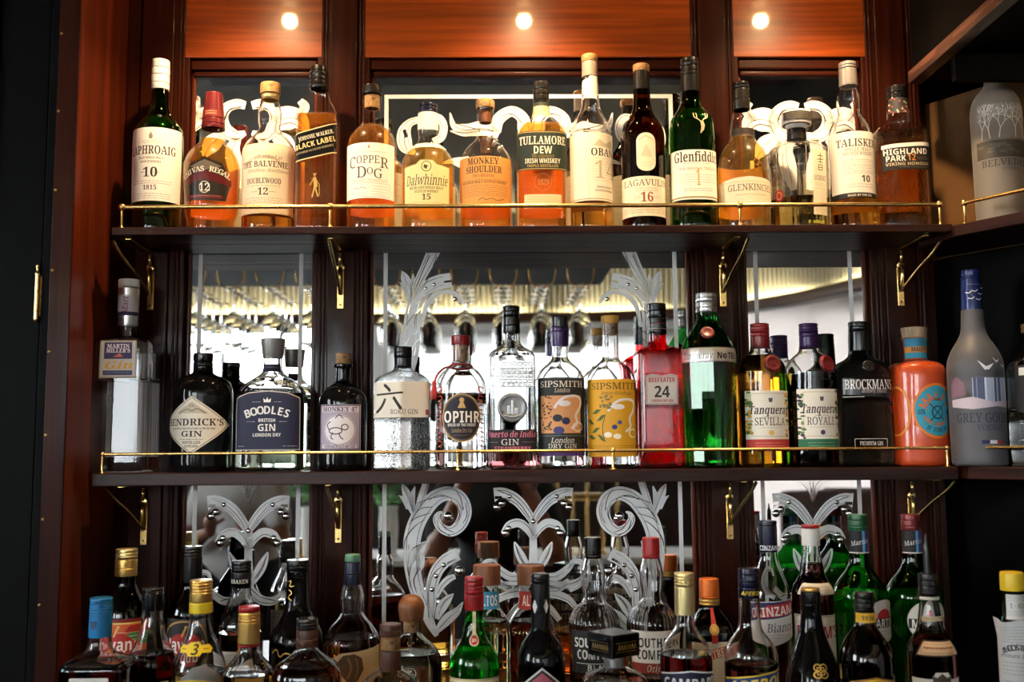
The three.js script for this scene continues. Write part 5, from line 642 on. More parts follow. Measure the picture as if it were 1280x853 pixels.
bottle({ on: 'mid', x: 886.5, z: 0.115, label: 'faceted bright green gin bottle with silver cap and silver shoulder band', g: 'brightGreen', facets: 14, liq: ['greenish', 440],
  prof: [[388, 12.4], [400, 13], [408, 17], [416, 22.5], [426, 28.5], [436, 32.5], [446, 34.2], [456, 34.2], [500, 33], [560, 30.5], [578, 30.5]], caps: [[367, 378, 12.8, 13.2, 'silver', { rings: 1 }], [378.5, 391, 13.2, 13.4, 'silver', { rings: 1, name: 'capsule' }]],
  labs: [{ y0: 437, y1: 455, w: 33.6, off: 0.0014, mat: 'foil', name: 'silver_band', draw: (k) => { k.bg('#c9c6c0'); k.rect(0, 0, 1, 0.06, '#8a8884'); k.rect(0, 0.94, 1, 0.06, '#8a8884'); k.t('Tanqueray', 0.3, 0.56, 0.45, '#2a2a2a', 'i', 0.38); k.t('No TEN', 0.7, 0.56, 0.42, '#1c1c1c', 'b', 0.32); } }],
  more: (g, h) => { const y = h.yOf(419), r = h.radiusAt(y); part('wax_seal', lathe([[0.0002, 0.003], [0.006, 0.003], [0.0075, 0.0042], [0.0105, 0.0042], [0.0125, 0.0022], [0.0128, 0]], 24).rotateX(Math.PI / 2).rotateX(-0.5).translate(-0.006, y, r - 0.002), mat(0.16, 0.02, 0.025, 0.3), g); } });
const seal = (px, a, col) => (g, h) => { const y = h.yOf(px), r = h.radiusAt(y); const pts = [[0.0002, 0.0032], [0.0085, 0.0032], [0.0105, 0.0048], [0.0138, 0.0048], [0.0158, 0.0026], [0.0162, -0.002]]; const ws = part('wax_seal', lathe(pts, 28).rotateX(Math.PI / 2).rotateX(-0.22).rotateY(a).translate(Math.sin(a) * (r - 0.002), y, Math.cos(a) * (r - 0.002)), mat(...col), g); part('crest', merge([tube([V(-0.005, 0.004, 0), V(0, -0.004, 0), V(0.005, 0.004, 0)], 0.0008, 8, 6), tube([V(-0.005, -0.004, 0), V(0, 0.004, 0), V(0.005, -0.004, 0)], 0.0008, 8, 6)]).translate(0, 0, 0.0036).rotateX(-0.22).rotateY(a).translate(Math.sin(a) * (r - 0.002), y, Math.cos(a) * (r - 0.002)), mat(...col), ws); };
const tanq = (word, base, tint) => (k) => { k.bg('#e9e6da'); for (let i = 0; i < 70; i++) { const s = i % 2, x = s ? 0.86 + rnd() * 0.14 : rnd() * 0.14, y = 0.02 + rnd() * 0.8; k.oval(x, y, 0.03 + rnd() * 0.03, 0.012 + rnd() * 0.02, tint[Math.floor(rnd() * tint.length)]); } k.frame(0.13, 0.05, 0.74, 0.73, '#a79a70', 0.008, 0.05); k.poly([[0.47, 0.2], [0.46, 0.13], [0.54, 0.13], [0.53, 0.2]], '#4a4a50'); k.t('Tanqueray', 0.5, 0.33, 0.14, '#26262a', 'ib', 0.84); k.lines(0.36, 0.64, [0.44], '#777'); k.t(word, 0.5, 0.53, 0.13, '#2c2c30', 's', 0.62); k.lines(0.26, 0.74, [0.63], '#888'); k.oval(0.5, 0.72, 0.05, 0.04, base === '#b8322a' ? '#e0b94a' : '#4a3a6a'); k.rect(0, 0.83, 1, 0.17, base); k.lines(0.2, 0.8, [0.89, 0.94], '#e9e0c8'); };
bottle({ on: 'mid', x: 953, label: 'golden gin bottle with red cap, dark red wax seal and orange blossom label', g: 'clear', liq: ['gold', 446],
  prof: [[433, 12], [440, 13.6], [445, 19], [451, 25.5], [458, 29.5], [467, 31.5], [578, 31.4]], caps: [[405, 416, 11.8, 12, 'red', { rings: 2 }], [416.5, 435, 12, 12, 'red', { name: 'capsule', rings: 1, r0: 0.1, r1: 0.3 }]], more: seal(457, 0.28, [0.13, 0.006, 0.008, 0.45]),
  labs: [{ y0: 490, y1: 562, w: 27, a: 0.08, draw: tanq('SEVILLA', '#b8322a', ['#d98a2c', '#3c6a34', '#e9a83c', '#f2efe4', '#58863c']) }] });
bottle({ on: 'mid', x: 1014.5, label: 'dark violet gin bottle with purple cap, red wax seal and green based label', g: 'clear', liq: ['violet', 484],
  prof: [[433, 12], [440, 13.6], [445, 19], [451, 25.5], [458, 29.5], [467, 31.5], [578, 31.4]], caps: [[405, 416, 11.8, 12, 'purple', { rings: 2 }], [416.5, 436, 12, 12, 'purple', { name: 'capsule', rings: 1, r0: 0.1, r1: 0.3 }]], more: seal(457, 0.52, [0.15, 0.007, 0.012, 0.45]),
  labs: [{ y0: 488, y1: 562, w: 26, a: 0.12, draw: tanq('ROYALE', '#1f6a4a', ['#2c5a38', '#3c3252', '#6a8a4a', '#efeade', '#241c38']) }] });
bottle({ on: 'mid', x: 1078, label: 'black gin bottle with diamond textured glass and white lettering', g: 'blackGrid', dr: 0.8, n: 3, uvk: 1, prof: [[436, 13.6], [445, 14.6], [450, 20], [454, 27], [460, 32], [468, 34.6], [578, 34.8]], caps: [[403, 414, 13, 13.2, 'black', { rings: 1 }], [414.5, 439, 13.2, 14, 'black', { name: 'capsule' }]],
  labs: [{ y0: 474, y1: 508, w: 30, off: 0.0009, mat: 'gloss', name: 'printed_name', draw: (k) => { k.poly([[0, 0.02], [1, 0.1], [1, 0.75], [0, 0.6]], '#0b0a0b'); k.t('BROCKMANS', 0.52, 0.24, 0.34, '#efecec', 's', 0.96); k.t('Intensely Smooth', 0.6, 0.47, 0.16, '#cfc6c8', 'i', 0.5); k.rect(0, 0.68, 0.4, 0.02, '#c9c4c4'); } }, { y0: 492, y1: 520, w: 7, a: 0.95, off: 0.001, name: 'printed_berries', draw: (k) => { for (let i = 0; i < 16; i++) k.oval(0.2 + rnd() * 0.6, 0.1 + rnd() * 0.8, 0.14, 0.06, '#7c1824'); } }, { y0: 548, y1: 561, w: 20, name: 'lower_frame', off: 0.0009, draw: (k) => { k.frame(0.02, 0.08, 0.96, 0.84, '#b9b4b4', 0.02); k.t('PREMIUM GIN', 0.5, 0.5, 0.4, '#d9d4d4', 's', 0.7); } }],
  more: (g, h) => { const y = h.yOf(460), z = h.ringPoint(h.radiusAt(y), 0)[1]; part('medallion', lathe([[0.0002, 0.002], [0.006, 0.002], [0.008, 0.0035], [0.0105, 0.0035], [0.012, 0]], 24).rotateX(Math.PI / 2).rotateX(-0.3).translate(0.002, y, z - 0.001), K.black, g); } });
bottle({ on: 'mid', x: 1147.5, z: 0.105, label: 'orange red gin bottle with pale wooden stopper and round turquoise label', g: 'orangeCloud',
  prof: [[423, 15.6], [427, 14], [448, 13.6], [452, 17], [454, 26], [458, 32], [464, 34.6], [474, 35.2], [578, 35]], caps: [[410, 423, 16, 14.4, 'pine', { name: 'stopper' }]],
  labs: [{ y0: 424, y1: 449, w: 13.6, name: 'neck_label', off: 0.0008, draw: (k) => { k.rect(0, 0, 1, 0.42, '#2f8aa8'); k.rect(0, 0.42, 1, 0.3, '#d98a2c'); k.t('MALFY', 0.5, 0.55, 0.2, '#15445c', 'b', 0.5); k.rect(0, 0.72, 1, 0.28, '#2f9ab8'); } }, { y0: 474, y1: 556, w: 34, name: 'printed_orange', off: 0.0005, draw: (k) => { k.oval(0.06, 0.5, 0.2, 0.36, '#d98a2c', 0.03); k.oval(0.94, 0.5, 0.2, 0.36, '#d98a2c', 0.03); } }, { y0: 481, y1: 549, w: 26.5, a: 0.30, off: 0.0011, draw: (k) => { k.oval(0.5, 0.5, 0.5, 0.5, '#e07a24'); k.oval(0.5, 0.5, 0.45, 0.45, '#2f9ab8'); k.arc('MALFY', 0.5, 0.5, 0.3, -62, 62, 0.17, '#d9611c', 'b'); k.t('1550', 0.5, 0.30, 0.05, '#123', 'b'); k.t('GIN', 0.17, 0.52, 0.09, '#0f2a3c', 'b', 0.14); k.t('GIN', 0.83, 0.52, 0.09, '#0f2a3c', 'b', 0.14); k.oval(0.5, 0.53, 0.12, 0.11, '#0f2a3c', 0.025); k.poly([[0.34, 0.38], [0.66, 0.68]], '#0f2a3c', 0.02); k.poly([[0.66, 0.38], [0.34, 0.68]], '#0f2a3c', 0.02); k.arc('CON ARANCIA', 0.5, 0.45, 0.33, 232, 128, 0.08, '#d9611c', 'b'); k.arc('D’ITALIA', 0.5, 0.47, 0.42, 208, 152, 0.08, '#0f2a3c', 'b'); } }] });
// corner shelf, lower
bottle({ on: 'cm', x: 1221, z: 0.16, label: 'frosted grey vodka bottle with blue neck printed with flying birds', g: 'frostBlue', ymid: 500,
  prof: [[386, 12.6], [402, 13.6], [414, 14.6], [423, 18], [432, 23.5], [442, 29], [453, 32.6], [466, 33.6], [578, 33]], caps: [[338, 346, 11.2, 11.4, 'deepBlue'], [346.5, 388, 11.6, 12.8, 'deepBlue', { rings: 1, r0: 0, r1: 0.08, name: 'capsule' }]],
  labs: [{ y0: 350, y1: 386, w: 11.4, name: 'neck_print', off: 0.0016, draw: (k) => { for (const [x, y] of [[0.2, 0.5], [0.45, 0.45], [0.7, 0.55], [0.3, 0.7], [0.6, 0.74], [0.8, 0.35]]) { k.curve([[x - 0.1, y - 0.03], [x, y], [x + 0.03, y + 0.01], [x + 0.12, y - 0.06]], '#e9ecf4', 0.03); } k.lines(0.2, 0.8, [0.2], '#c9d0e4'); } }, { y0: 446, y1: 470, w: 20, a: 0.25, name: 'printed_birds', draw: (k) => { for (const [x, y, s] of [[0.25, 0.6, 1.6], [0.6, 0.3, 0.9], [0.85, 0.55, 0.8]]) { k.poly([[x - 0.14 * s, y - 0.2 * s], [x, y], [x + 0.05 * s, y + 0.1 * s], [x - 0.02 * s, y + 0.12 * s]], '#f3f3f4'); k.poly([[x, y + 0.02], [x + 0.16 * s, y - 0.1 * s], [x + 0.05 * s, y + 0.12 * s]], '#f3f3f4'); } } },
    { y0: 470, y1: 556, w: 33, name: 'printed_scene', draw: (k) => { k.poly([[0, 0.12], [0.1, 0.02], [0.2, 0.12], [0.22, 0.3], [0, 0.34]], '#8a6a7a'); k.rect(0.3, 0.05, 0.55, 0.36, '#a9b4cc'); for (let i = 0; i < 9; i++) k.rect(0.3 + rnd() * 0.52, 0.05, 0.02 + rnd() * 0.03, 0.36, rnd() < 0.5 ? '#dfe4ec' : '#4a5678'); k.poly([[0, 0.36], [0.3, 0.32], [0.55, 0.4], [0.95, 0.36], [1, 0.5], [0.6, 0.46], [0.3, 0.5], [0, 0.46]], '#cdbfca'); k.t('GREY GOOSE', 0.46, 0.62, 0.13, '#2a2a48', 's', 0.78); k.t('VODKA', 0.5, 0.76, 0.08, '#3a3a5c', 's', 0.34); k.rect(0.38, 0.94, 0.1, 0.05, '#1c2a5c'); k.rect(0.48, 0.94, 0.1, 0.05, '#e9e9ea'); k.rect(0.58, 0.94, 0.1, 0.05, '#b8323a'); } }] });
bottle({ on: 'cm', x: 1296, z: 0.205, label: 'clear vodka bottle with gold cap and large black C emblem', g: 'clear', liq: ['water', 520], ymid: 500,
  prof: [[414, 13], [432, 14], [440, 18], [448, 25], [456, 31], [466, 33.5], [578, 33.5]], caps: [[405, 416, 13.4, 13.4, 'gold', { rings: 1 }]],
  labs: [{ y0: 458, y1: 556, w: 36, draw: (k) => { k.rect(0.08, 0, 0.34, 0.42, '#0b0b0c'); k.rect(0.14, 0.03, 0.22, 0.1, '#d9d9d6'); k.oval(0.26, 0.42, 0.24, 0.2, '#0b0b0c'); k.t('C', 0.3, 0.42, 0.3, '#efeff0', 'i'); k.lines(0.12, 0.5, [0.7, 0.73], '#dfe2e6'); k.t('S', 0.36, 0.86, 0.14, '#dfe2e6', 'i'); k.lines(0.1, 0.5, [0.94], '#c9ccd0'); } }] });
// ---------------------------------------------------------------- back counter (bottle bases stand below the frame)
const scBody = [[697, 10.4], [704, 12], [716, 14.6], [728, 14.4], [744, 12.6], [753, 15], [759, 22], [768, 28], [779, 31], [800, 31], [870, 30]];
bottle({ on: 'low', x: 125, z: 0.40, label: 'square shouldered dark rum bottle with bright blue cap beside the red side panel', g: 'clear', n: 6, dr: 0.8, liq: ['rum', 830],
  prof: [[794, 13], [806, 14], [815, 18], [821, 28], [827, 37], [834, 40], [853, 40.5]], caps: [[747, 796, 13.2, 13.4, 'blue', { rings: 5, r0: 0.04, r1: 0.4 }]],
  labs: [{ y0: 841, y1: 900, w: 23, draw: (k) => { k.bg('#dcd8d0', 0.05); k.lines(0.3, 0.7, [0.16, 0.2], '#8a867c'); k.lines(0.2, 0.8, [0.3, 0.36], '#5a564c'); } }, { y0: 774, y1: 786, w: 6, a: -0.3, off: 0.0009, name: 'cap_crest', draw: (k) => { k.poly([[0.1, 0.1], [0.9, 0.1], [0.8, 0.7], [0.5, 1], [0.2, 0.7]], '#1a3a5c'); } }] });
const havana = (bg, stripes, circle) => (k) => { k.bg(bg); stripes(k); k.oval(0.5, 0.5, 0.30, 0.27, circle); k.t('Havana', 0.5, 0.42, 0.2, '#f4efe6', 'b', 0.74); k.t('Club', 0.5, 0.62, 0.19, '#f4efe6', 'b', 0.44); k.curve([[0.47, 0.28], [0.5, 0.2], [0.53, 0.14]], '#d9b45e', 0.03); k.oval(0.53, 0.13, 0.025, 0.02, '#d9b45e'); };
bottle({ on: 'low', x: 155, z: 0.18, label: 'dark rum bottle with gold cap and orange and green striped label', g: 'darkbrown', liq: ['rum', 745],
  prof: [[718, 12], [732, 12.6], [742, 17], [752, 23], [764, 27], [780, 28], [853, 28]], caps: [[686, 698, 12.8, 13, 'paleGold', { rings: 2 }], [698.5, 720, 13, 13, 'gold', { rings: 1, name: 'capsule' }]],
  labs: [{ y0: 770, y1: 845, w: 27.4, draw: havana('#d0592c', (k) => { k.rect(0, 0, 1, 0.06, '#7a1c16'); k.rect(0, 0.06, 1, 0.03, '#d9b45e'); k.poly([[0.4, 0.32], [1, 0.16], [1, 0.42], [0.4, 0.4]], '#2f7a4c'); k.poly([[0.7, 0.12], [1, 0.08], [1, 0.2], [0.6, 0.24]], '#a82a20'); k.poly([[0.5, 0.74], [1, 0.62], [1, 0.86], [0.5, 0.92]], '#2f7a4c'); k.poly([[0, 0.74], [0.4, 0.8], [0, 0.95]], '#2f7a4c'); k.lines(0.5, 1, [0.22, 0.28, 0.34], '#e9d9a8', 0.01); }, '#b8241c') }] });
bottle({ on: 'low', x: 190, z: 0.31, label: 'dark spirit bottle with black cap scripted in gold and a swelling neck', g: 'clear', liq: ['rum', 817],
  prof: [[761, 11.6], [776, 13], [792, 16], [806, 21], [818, 26.5], [832, 29], [870, 29]], caps: [[735, 763, 12.4, 12.6, 'black', { rings: 2, r0: 0.02, r1: 0.2 }]],
  labs: [{ y0: 740, y1: 754, w: 9, a: 0.2, off: 0.0009, name: 'cap_script', mat: 'foil', draw: (k) => { k.curve([[0.1,0.7],[0.25,0.2],[0.35,0.7],[0.5,0.3],[0.6,0.65],[0.9,0.25]], '#e0b45e', 0.06); } }, { y0: 848, y1: 900, w: 25, draw: (k) => { k.bg('#b9b6ae'); k.rect(0.4, 0, 0.6, 1, '#d9c88a'); k.lines(0.1, 0.9, [0.1], '#5a564c'); } }] });
bottle({ on: 'low', x: 238, z: 0.16, label: 'dark rum bottle with black cap and black label bearing a red disc and gold arch', g: 'darkbrown', liq: ['rum', 742],
  prof: [[726, 11.6], [736, 12.4], [745, 18], [755, 24], [766, 27], [782, 27.4], [853, 27.4]], caps: [[683, 728, 12, 12.2, 'black', { rings: 3, r0: 0.02, r1: 0.3 }]],
  labs: [{ y0: 770, y1: 845, w: 27, draw: havana('#16130f', (k) => { k.oval(0.5, 0.5, 0.46, 0.46, '#b98a4a', 0.03); }, '#b8241c') }] });
bottle({ on: 'low', x: 250, z: 0.37, label: 'clear rum bottle with ribbed gold cap and a yellow ribbon badge reading 3', g: 'clear', liq: ['pale', 840],
  prof: [[763, 12.6], [780, 14], [796, 18], [810, 23.5], [824, 29], [838, 32], [870, 32]], caps: [[725, 752, 13.6, 13.6, 'gold', { rings: 4, r0: 0.02, r1: 0.6 }], [752.5, 766, 13.8, 13.4, 'yellow', { name: 'neck_ring' }]],
  labs: [{ y0: 799, y1: 816, w: 21, off: 0.0012, name: 'ribbon_badge', draw: (k) => { k.poly([[0, 0.5], [0.08, 0.2], [0.3, 0.25], [0.36, 0.02], [0.64, 0.02], [0.7, 0.25], [0.92, 0.2], [1, 0.5], [0.92, 0.8], [0.7, 0.75], [0.64, 0.98], [0.36, 0.98], [0.3, 0.75], [0.08, 0.8]], '#e9c21c'); k.t('3', 0.5, 0.5, 0.74, '#1c1a12', 'bi'); k.lines(0.12, 0.26, [0.47], '#4a3c10', 0.02); k.lines(0.74, 0.88, [0.47], '#4a3c10', 0.02); } }, { y0: 824, y1: 905, w: 30, draw: (k) => { k.poly([[0.3, 0.26], [0.5, 0.06], [0.7, 0.02], [0.95, 0.2], [1, 0.32], [0.3, 0.32]], '#77736e'); k.poly([[0, 0.34], [0.3, 0.26], [0.5, 0.24], [0.7, 0.26], [1, 0.34], [1, 1], [0, 1]], '#e9c21c'); k.lines(0.1, 0.9, [0.31], '#4a3c10', 0.008);  } }] });
bottle({ on: 'low', x: 300, z: 0.2, label: 'clear spirit bottle with black lettered cap and faceted shoulders', g: 'clear', facets: 16, liq: ['water', 790],
  prof: [[733, 11.6], [746, 13], [758, 18], [770, 23], [784, 26], [853, 26]], caps: [[701, 714, 12, 12.2, 'black', { rings: 2 }], [714.5, 735, 12.2, 12.2, 'black', { rings: 1, name: 'capsule' }]],
  labs: [{ y0: 722, y1: 732, w: 11, off: 0.0009, name: 'cap_lettering', draw: (k) => { k.t('KRAKEN', 0.5, 0.4, 0.5, '#e0dcd4', 's', 0.8); } }, { y0: 810, y1: 853, w: 24, off: 0.0012, draw: (k) => { k.bg('#dcd9d2'); k.lines(0.1, 0.9, [0.1, 0.16, 0.24, 0.3], '#5a564c'); } }] });
bottle({ on: 'low', x: 311, z: 0.42, label: 'clear flask with tall gold cap ringed in red, in front of the faceted bottle', g: 'clear', n: 3, dr: 0.7, liq: ['whisky', 844],
  prof: [[806, 12.4], [816, 14], [824, 19], [832, 25.5], [842, 29.5], [870, 30]], caps: [[758, 764, 12.8, 13, 'red'], [764.5, 804, 13, 13, 'gold', { rings: 3, r0: 0.02, r1: 0.35, name: 'capsule' }], [804.5, 808, 13, 13, 'red', { name: 'neck_ring' }]] });
bottle({ on: 'low', x: 371, z: 0.2, label: 'tall black bottle with long neck printed with gold script', g: 'black', prof: [[711, 13], [730, 13], [752, 14.4], [764, 17], [774, 22], [784, 28], [796, 32], [812, 33], [853, 33]], caps: [[700, 713, 14, 14, 'black', { rings: 1 }]],
  labs: [{ y0: 720, y1: 752, w: 11, a: -0.3, off: 0.0009, name: 'neck_script', mat: 'foil', draw: (k) => { k.curve([[0.2, 0.2], [0.5, 0.1], [0.3, 0.4], [0.6, 0.35]], '#c9a050', 0.05); k.curve([[0.3, 0.5], [0.6, 0.6], [0.2, 0.8], [0.5, 0.9]], '#c9a050', 0.05); } }, { y0: 800, y1: 830, w: 18, a: -0.35, off: 0.0009, name: 'printed_script', mat: 'foil', draw: (k) => { k.curve([[0.1, 0.4], [0.3, 0.1], [0.4, 0.6], [0.6, 0.3], [0.9, 0.5]], '#c9a050', 0.04); k.curve([[0.3, 0.9], [0.5, 0.6], [0.7, 0.95], [0.9, 0.8]], '#c9a050', 0.04); } }] });
bottle({ on: 'low', x: 384, z: 0.42, label: 'stout amber whisky bottle with dark ribbed cap in front of the tall black bottle', g: 'clear', n: 3, dr: 0.8, liq: ['deep', 832],
  prof: [[806, 12.6], [813, 14], [820, 22], [827, 31], [836, 38], [848, 41], [870, 41]], caps: [[773, 786, 13, 13.2, 'dark', { rings: 2 }], [786.5, 808, 13, 13, 'brown', { rings: 1, name: 'capsule' }]] });
bottle({ on: 'low', x: 440, z: 0.25, label: 'reddish bourbon bottle with green topped cap and a cream label drawn with a bison', g: 'clear', liq: ['deep', 797],
  prof: [[728, 9.6], [738, 12.6], [748, 14.4], [758, 14], [766, 13.6], [774, 18], [783, 25.5], [793, 31.5], [804, 34.2], [853, 34.2]], caps: [[693, 702, 9.2, 9.6, 'wax', { name: 'stopper_top' }], [702.5, 731, 9.8, 10.4, 'navy', { rings: 1, name: 'capsule' }]],
  labs: [{ y0: 803, y1: 850, w: 33.4, draw: (k) => { k.poly([[0, 0.28], [0.2, 0.38], [0.42, 0.16], [0.7, 0.1], [1, 0.02], [1, 0.7], [0.8, 0.92], [0.45, 1], [0.2, 0.8], [0, 0.6]], '#cdb68a'); k.grain(0.08); const c = '#5a4630'; k.poly([[0.36, 0.4], [0.44, 0.22], [0.58, 0.18], [0.68, 0.3], [0.7, 0.6], [0.62, 0.9], [0.5, 0.92], [0.4, 0.7]], c); k.poly([[0.36, 0.4], [0.3, 0.3], [0.34, 0.5]], '#3a2c1c'); k.curve([[0.5, 0.3], [0.56, 0.5], [0.5, 0.8]], '#8a7048', 0.03); k.curve([[0.6, 0.3], [0.64, 0.5], [0.6, 0.8]], '#8a7048', 0.02); } }] });
bottle({ on: 'low', x: 488, z: 0.46, label: 'low clear bottle with short brown stopper, in front of the bison bottle', g: 'clear', liq: ['whisky', 862],
  prof: [[793, 12], [812, 12], [832, 12.6], [839, 18], [845, 26], [853, 33], [866, 38]], caps: [[780, 795, 13, 13, 'brown', { rings: 1, name: 'stopper_top' }], [795.5, 812, 10.6, 10.4, 'tan', { name: 'cork' }], [812.5, 838, 12.6, 13.2, 'brown', { name: 'neck_band' }]] });
bottle({ on: 'low', x: 514, z: 0.28, label: 'clear tequila bottle with large round cork ball and pale green neck', g: 'palegreen', n: 3, dr: 0.9, liq: ['water', 816],
  prof: [[773, 14], [778, 12.6], [792, 13], [799, 18], [806, 25.5], [815, 32.5], [828, 37], [853, 37.6]], caps: [[743, 775, 16, 14.6, 'chestnut', { dome: 16, name: 'cork_ball' }], [775.5, 790, 9.8, 9.4, 'cork', { name: 'cork' }]],
  labs: [{ y0: 828, y1: 842, w: 10, a: -0.05, off: 0.0009, name: 'embossed_name', draw: (k) => { k.frame(0.03, 0.08, 0.94, 0.84, '#cfd2cc', 0.04, 0.3); k.t('John', 0.5, 0.3, 0.28, '#e4e6e0', 'ib', 0.5); k.t('+ MALT', 0.5, 0.68, 0.24, '#e4e6e0', 'bi', 0.7); } }] });
bottle({ on: 'low', x: 593, z: 0.42, label: 'green whiskey bottle with red cap, cream neck strap with round seal and cream label', thin: true, g: 'martini', liq: ['greenish', 812],
  prof: [[760, 11], [776, 11.4], [790, 13.4], [800, 17], [809, 23], [819, 28.4], [832, 30.4], [870, 30.6]], caps: [[721, 742, 11.6, 12, 'red', { rings: 3 }], [742.5, 762, 12, 11.8, 'red', { name: 'capsule' }]],
  labs: [{ y0: 763, y1: 806, w: 6.6, off: 0.001, name: 'neck_strap', draw: (k) => { k.rect(0.26, 0, 0.48, 0.7, '#e2cf9a'); k.lines(0.36, 0.64, [0.1, 0.16, 0.22, 0.3, 0.36], '#6a5a34'); k.oval(0.5, 0.8, 0.5, 0.16, '#d9cfae'); k.oval(0.5, 0.8, 0.42, 0.135, '#a82a24'); k.t('JJ&S', 0.5, 0.8, 0.09, '#efe6d0', 'sb', 0.5); } }, { y0: 843, y1: 905, w: 29.6, draw: (k) => { k.bg('#e3d5a6'); k.frame(0.02, 0.02, 0.96, 0.96, '#8a7a44', 0.01); k.t('JAMESON', 0.5, 0.17, 0.18, '#1c1a14', 'b', 0.84); k.t('IRISH WHISKEY', 0.5, 0.4, 0.1, '#8a2a20', 'sb', 0.6); } }] });
const altos = (x, z, label, band, txt, liq) => bottle({ on: 'low', x, z, label, g: 'clear', n: 2.4, liq: [liq, 776],
  prof: [[729, 14.6], [748, 15], [760, 16], [766, 20], [774, 25.5], [784, 29], [796, 30], [853, 30]], caps: [[706, 731, 16.8, 16.8, 'chestnut', { name: 'stopper' }]],
  labs: [{ y0: 738, y1: 760, w: 14.6, off: 0.0008, a: -0.05, name: 'neck_label', draw: (k) => { k.bg(band); k.t('ALTOS', 0.56, 0.5, 0.6, txt, 'b', 0.72); } }] });
altos(609, 0.22, 'pale tequila bottle with wide wooden stopper and blue neck label', '#2f7fa8', '#e9f0f2', 'lime');
altos(664, 0.16, 'brown aged tequila bottle with wide wooden stopper and red neck label', '#a8322a', '#efdfd0', 'deep');
bottle({ on: 'low', x: 676, z: 0.42, label: 'black bottle with white diamonds on its neck foil and a red diamond label', g: 'black', prof: [[783, 11.4], [790, 13.6], [797, 18.4], [805, 23.6], [815, 27.6], [828, 29.4], [870, 29.6]], caps: [[717, 728, 11.4, 11.6, 'black', { rings: 1 }], [728.5, 785, 11.6, 11.8, 'black', { name: 'neck_foil' }]],
  labs: [{ y0: 748, y1: 766, w: 10.4, off: 0.0011, name: 'foil_diamonds', draw: (k) => { for (const x of [0.22, 0.74]) k.poly([[x, 0], [x + 0.12, 0.5], [x, 1], [x - 0.12, 0.5]], '#d4d0cc'); } }, { y0: 828, y1: 880, w: 25, off: 0.0008, draw: (k) => { k.poly([[0.5, 0.02], [0.98, 0.5], [0.5, 0.98], [0.02, 0.5]], '#d9d2c8'); k.poly([[0.5, 0.07], [0.93, 0.5], [0.5, 0.93], [0.07, 0.5]], '#14121a'); k.poly([[0.5, 0.14], [0.86, 0.5], [0.5, 0.86], [0.14, 0.5]], '#a84a5a'); k.grain(0.1); } }] });
const comfort = (x, label, cap, bg, fg, third) => bottle({ on: 'low', x, z: 0.22, label, g: 'rib', flute: [30, 0.035], liq: [third ? 'deep' : 'whisky', 850], prof: scBody, caps: [[672, 698, 10.4, 10.6, cap, { rings: 1, r0: 0.75, r1: 0.9 }]],
  labs: [{ y0: 784, y1: 836, w: 27, off: 0.0016, draw: (k) => { k.bg(bg); k.grain(0.04); k.t('SOUTHERN', 0.5, 0.28, 0.22, fg, 'b', 0.88); k.t('COMFORT', 0.5, 0.56, 0.22, fg, 'b', 0.78); if (third) { k.rect(0.1, 0.76, 0.8, 0.02, fg); k.t('BLACK', 0.56, 0.87, 0.15, fg, 'b', 0.5); } else { k.rect(0, 0.76, 1, 0.24, '#8c2a1c'); k.t('Original', 0.55, 0.88, 0.16, '#e9d9b8', 'i', 0.5); } } }] });
comfort(743, 'ribbed clear liqueur bottle with black cap and black label', 'black', '#131214', '#e9e6e0', true);
comfort(816, 'ribbed clear liqueur bottle with red cap and white label', 'red', '#dfdad0', '#26221e', false);
bottle({ on: 'low', x: 767, z: 0.46, label: 'low clear decanter with a large black cube stopper lettered in gold', g: 'clear', n: 5, dr: 0.8, liq: ['deep', 862], turn: 0,
  prof: [[820, 11], [832, 12], [837, 20], [842, 30], [848, 38], [856, 42], [870, 42]], caps: [[818, 834, 12, 12, 'silver', { name: 'collar' }]],
  more: (g, h) => { const y0 = h.yOf(819), y1 = h.yOf(790), a = 0.62, s = 0.0265; const cube = part('stopper', new RoundedBoxGeometry(s * 2, y1 - y0, s * 2, 3, 0.002).rotateY(a).translate(0, (y0 + y1) / 2, 0), K.black, g); const C = cell(260, 160), c = C.A.ctx; c.save(); c.translate(C.x, C.y); const k = kit(c, C.w, C.h); k.lines(0.08, 0.92, [0.3], '#c9a050', 0.01); for (let i = 0; i < 7; i++) k.poly([[0.16 + i * 0.11, 0.68], [0.2 + i * 0.11, 0.42], [0.24 + i * 0.11, 0.68]], '#c9a050', 0.018); k.lines(0.08, 0.92, [0.78], '#c9a050', 0.01); c.restore(); for (const d of [0, -Math.PI / 2]) { const q = new THREE.PlaneGeometry(s * 1.7, (y1 - y0) * 0.8); const uv = q.attributes.uv; for (let i = 0; i < uv.count; i++) uv.setXY(i, (C.x + C.w * uv.getX(i)) / 2048, 1 - (C.y + C.h * (1 - uv.getY(i))) / 1024); q.translate(0, (y0 + y1) / 2, s + 0.0006).rotateY(a + d); part('gold_lettering', q, paper(C.A, 'foil'), cube); } } });
bottle({ on: 'low', x: 857, z: 0.42, label: 'red aperitif bottle with pale gold cap and navy label lettered in white', g: 'clear', liq: ['red', 818],
  prof: [[766, 11.4], [780, 12], [788, 14.6], [796, 20.5], [804, 26.5], [813, 30.4], [824, 31.6], [870, 31.6]], caps: [[716, 732, 12, 12, 'paleGold', { rings: 3 }], [732.5, 768, 12, 12.2, 'paleGold', { name: 'capsule' }]],
  labs: [{ y0: 832, y1: 895, w: 31, draw: (k) => { k.poly([[0, 0.1], [0.5, 0], [1, 0.1], [1, 1], [0, 1]], '#e9e6e2'); k.poly([[0, 0.13], [0.5, 0.03], [1, 0.13], [1, 0.6], [0, 0.6]], '#14193c'); k.t('CAMPARI', 0.5, 0.27, 0.22, '#f4f2ee', 'b', 0.84); } }] });
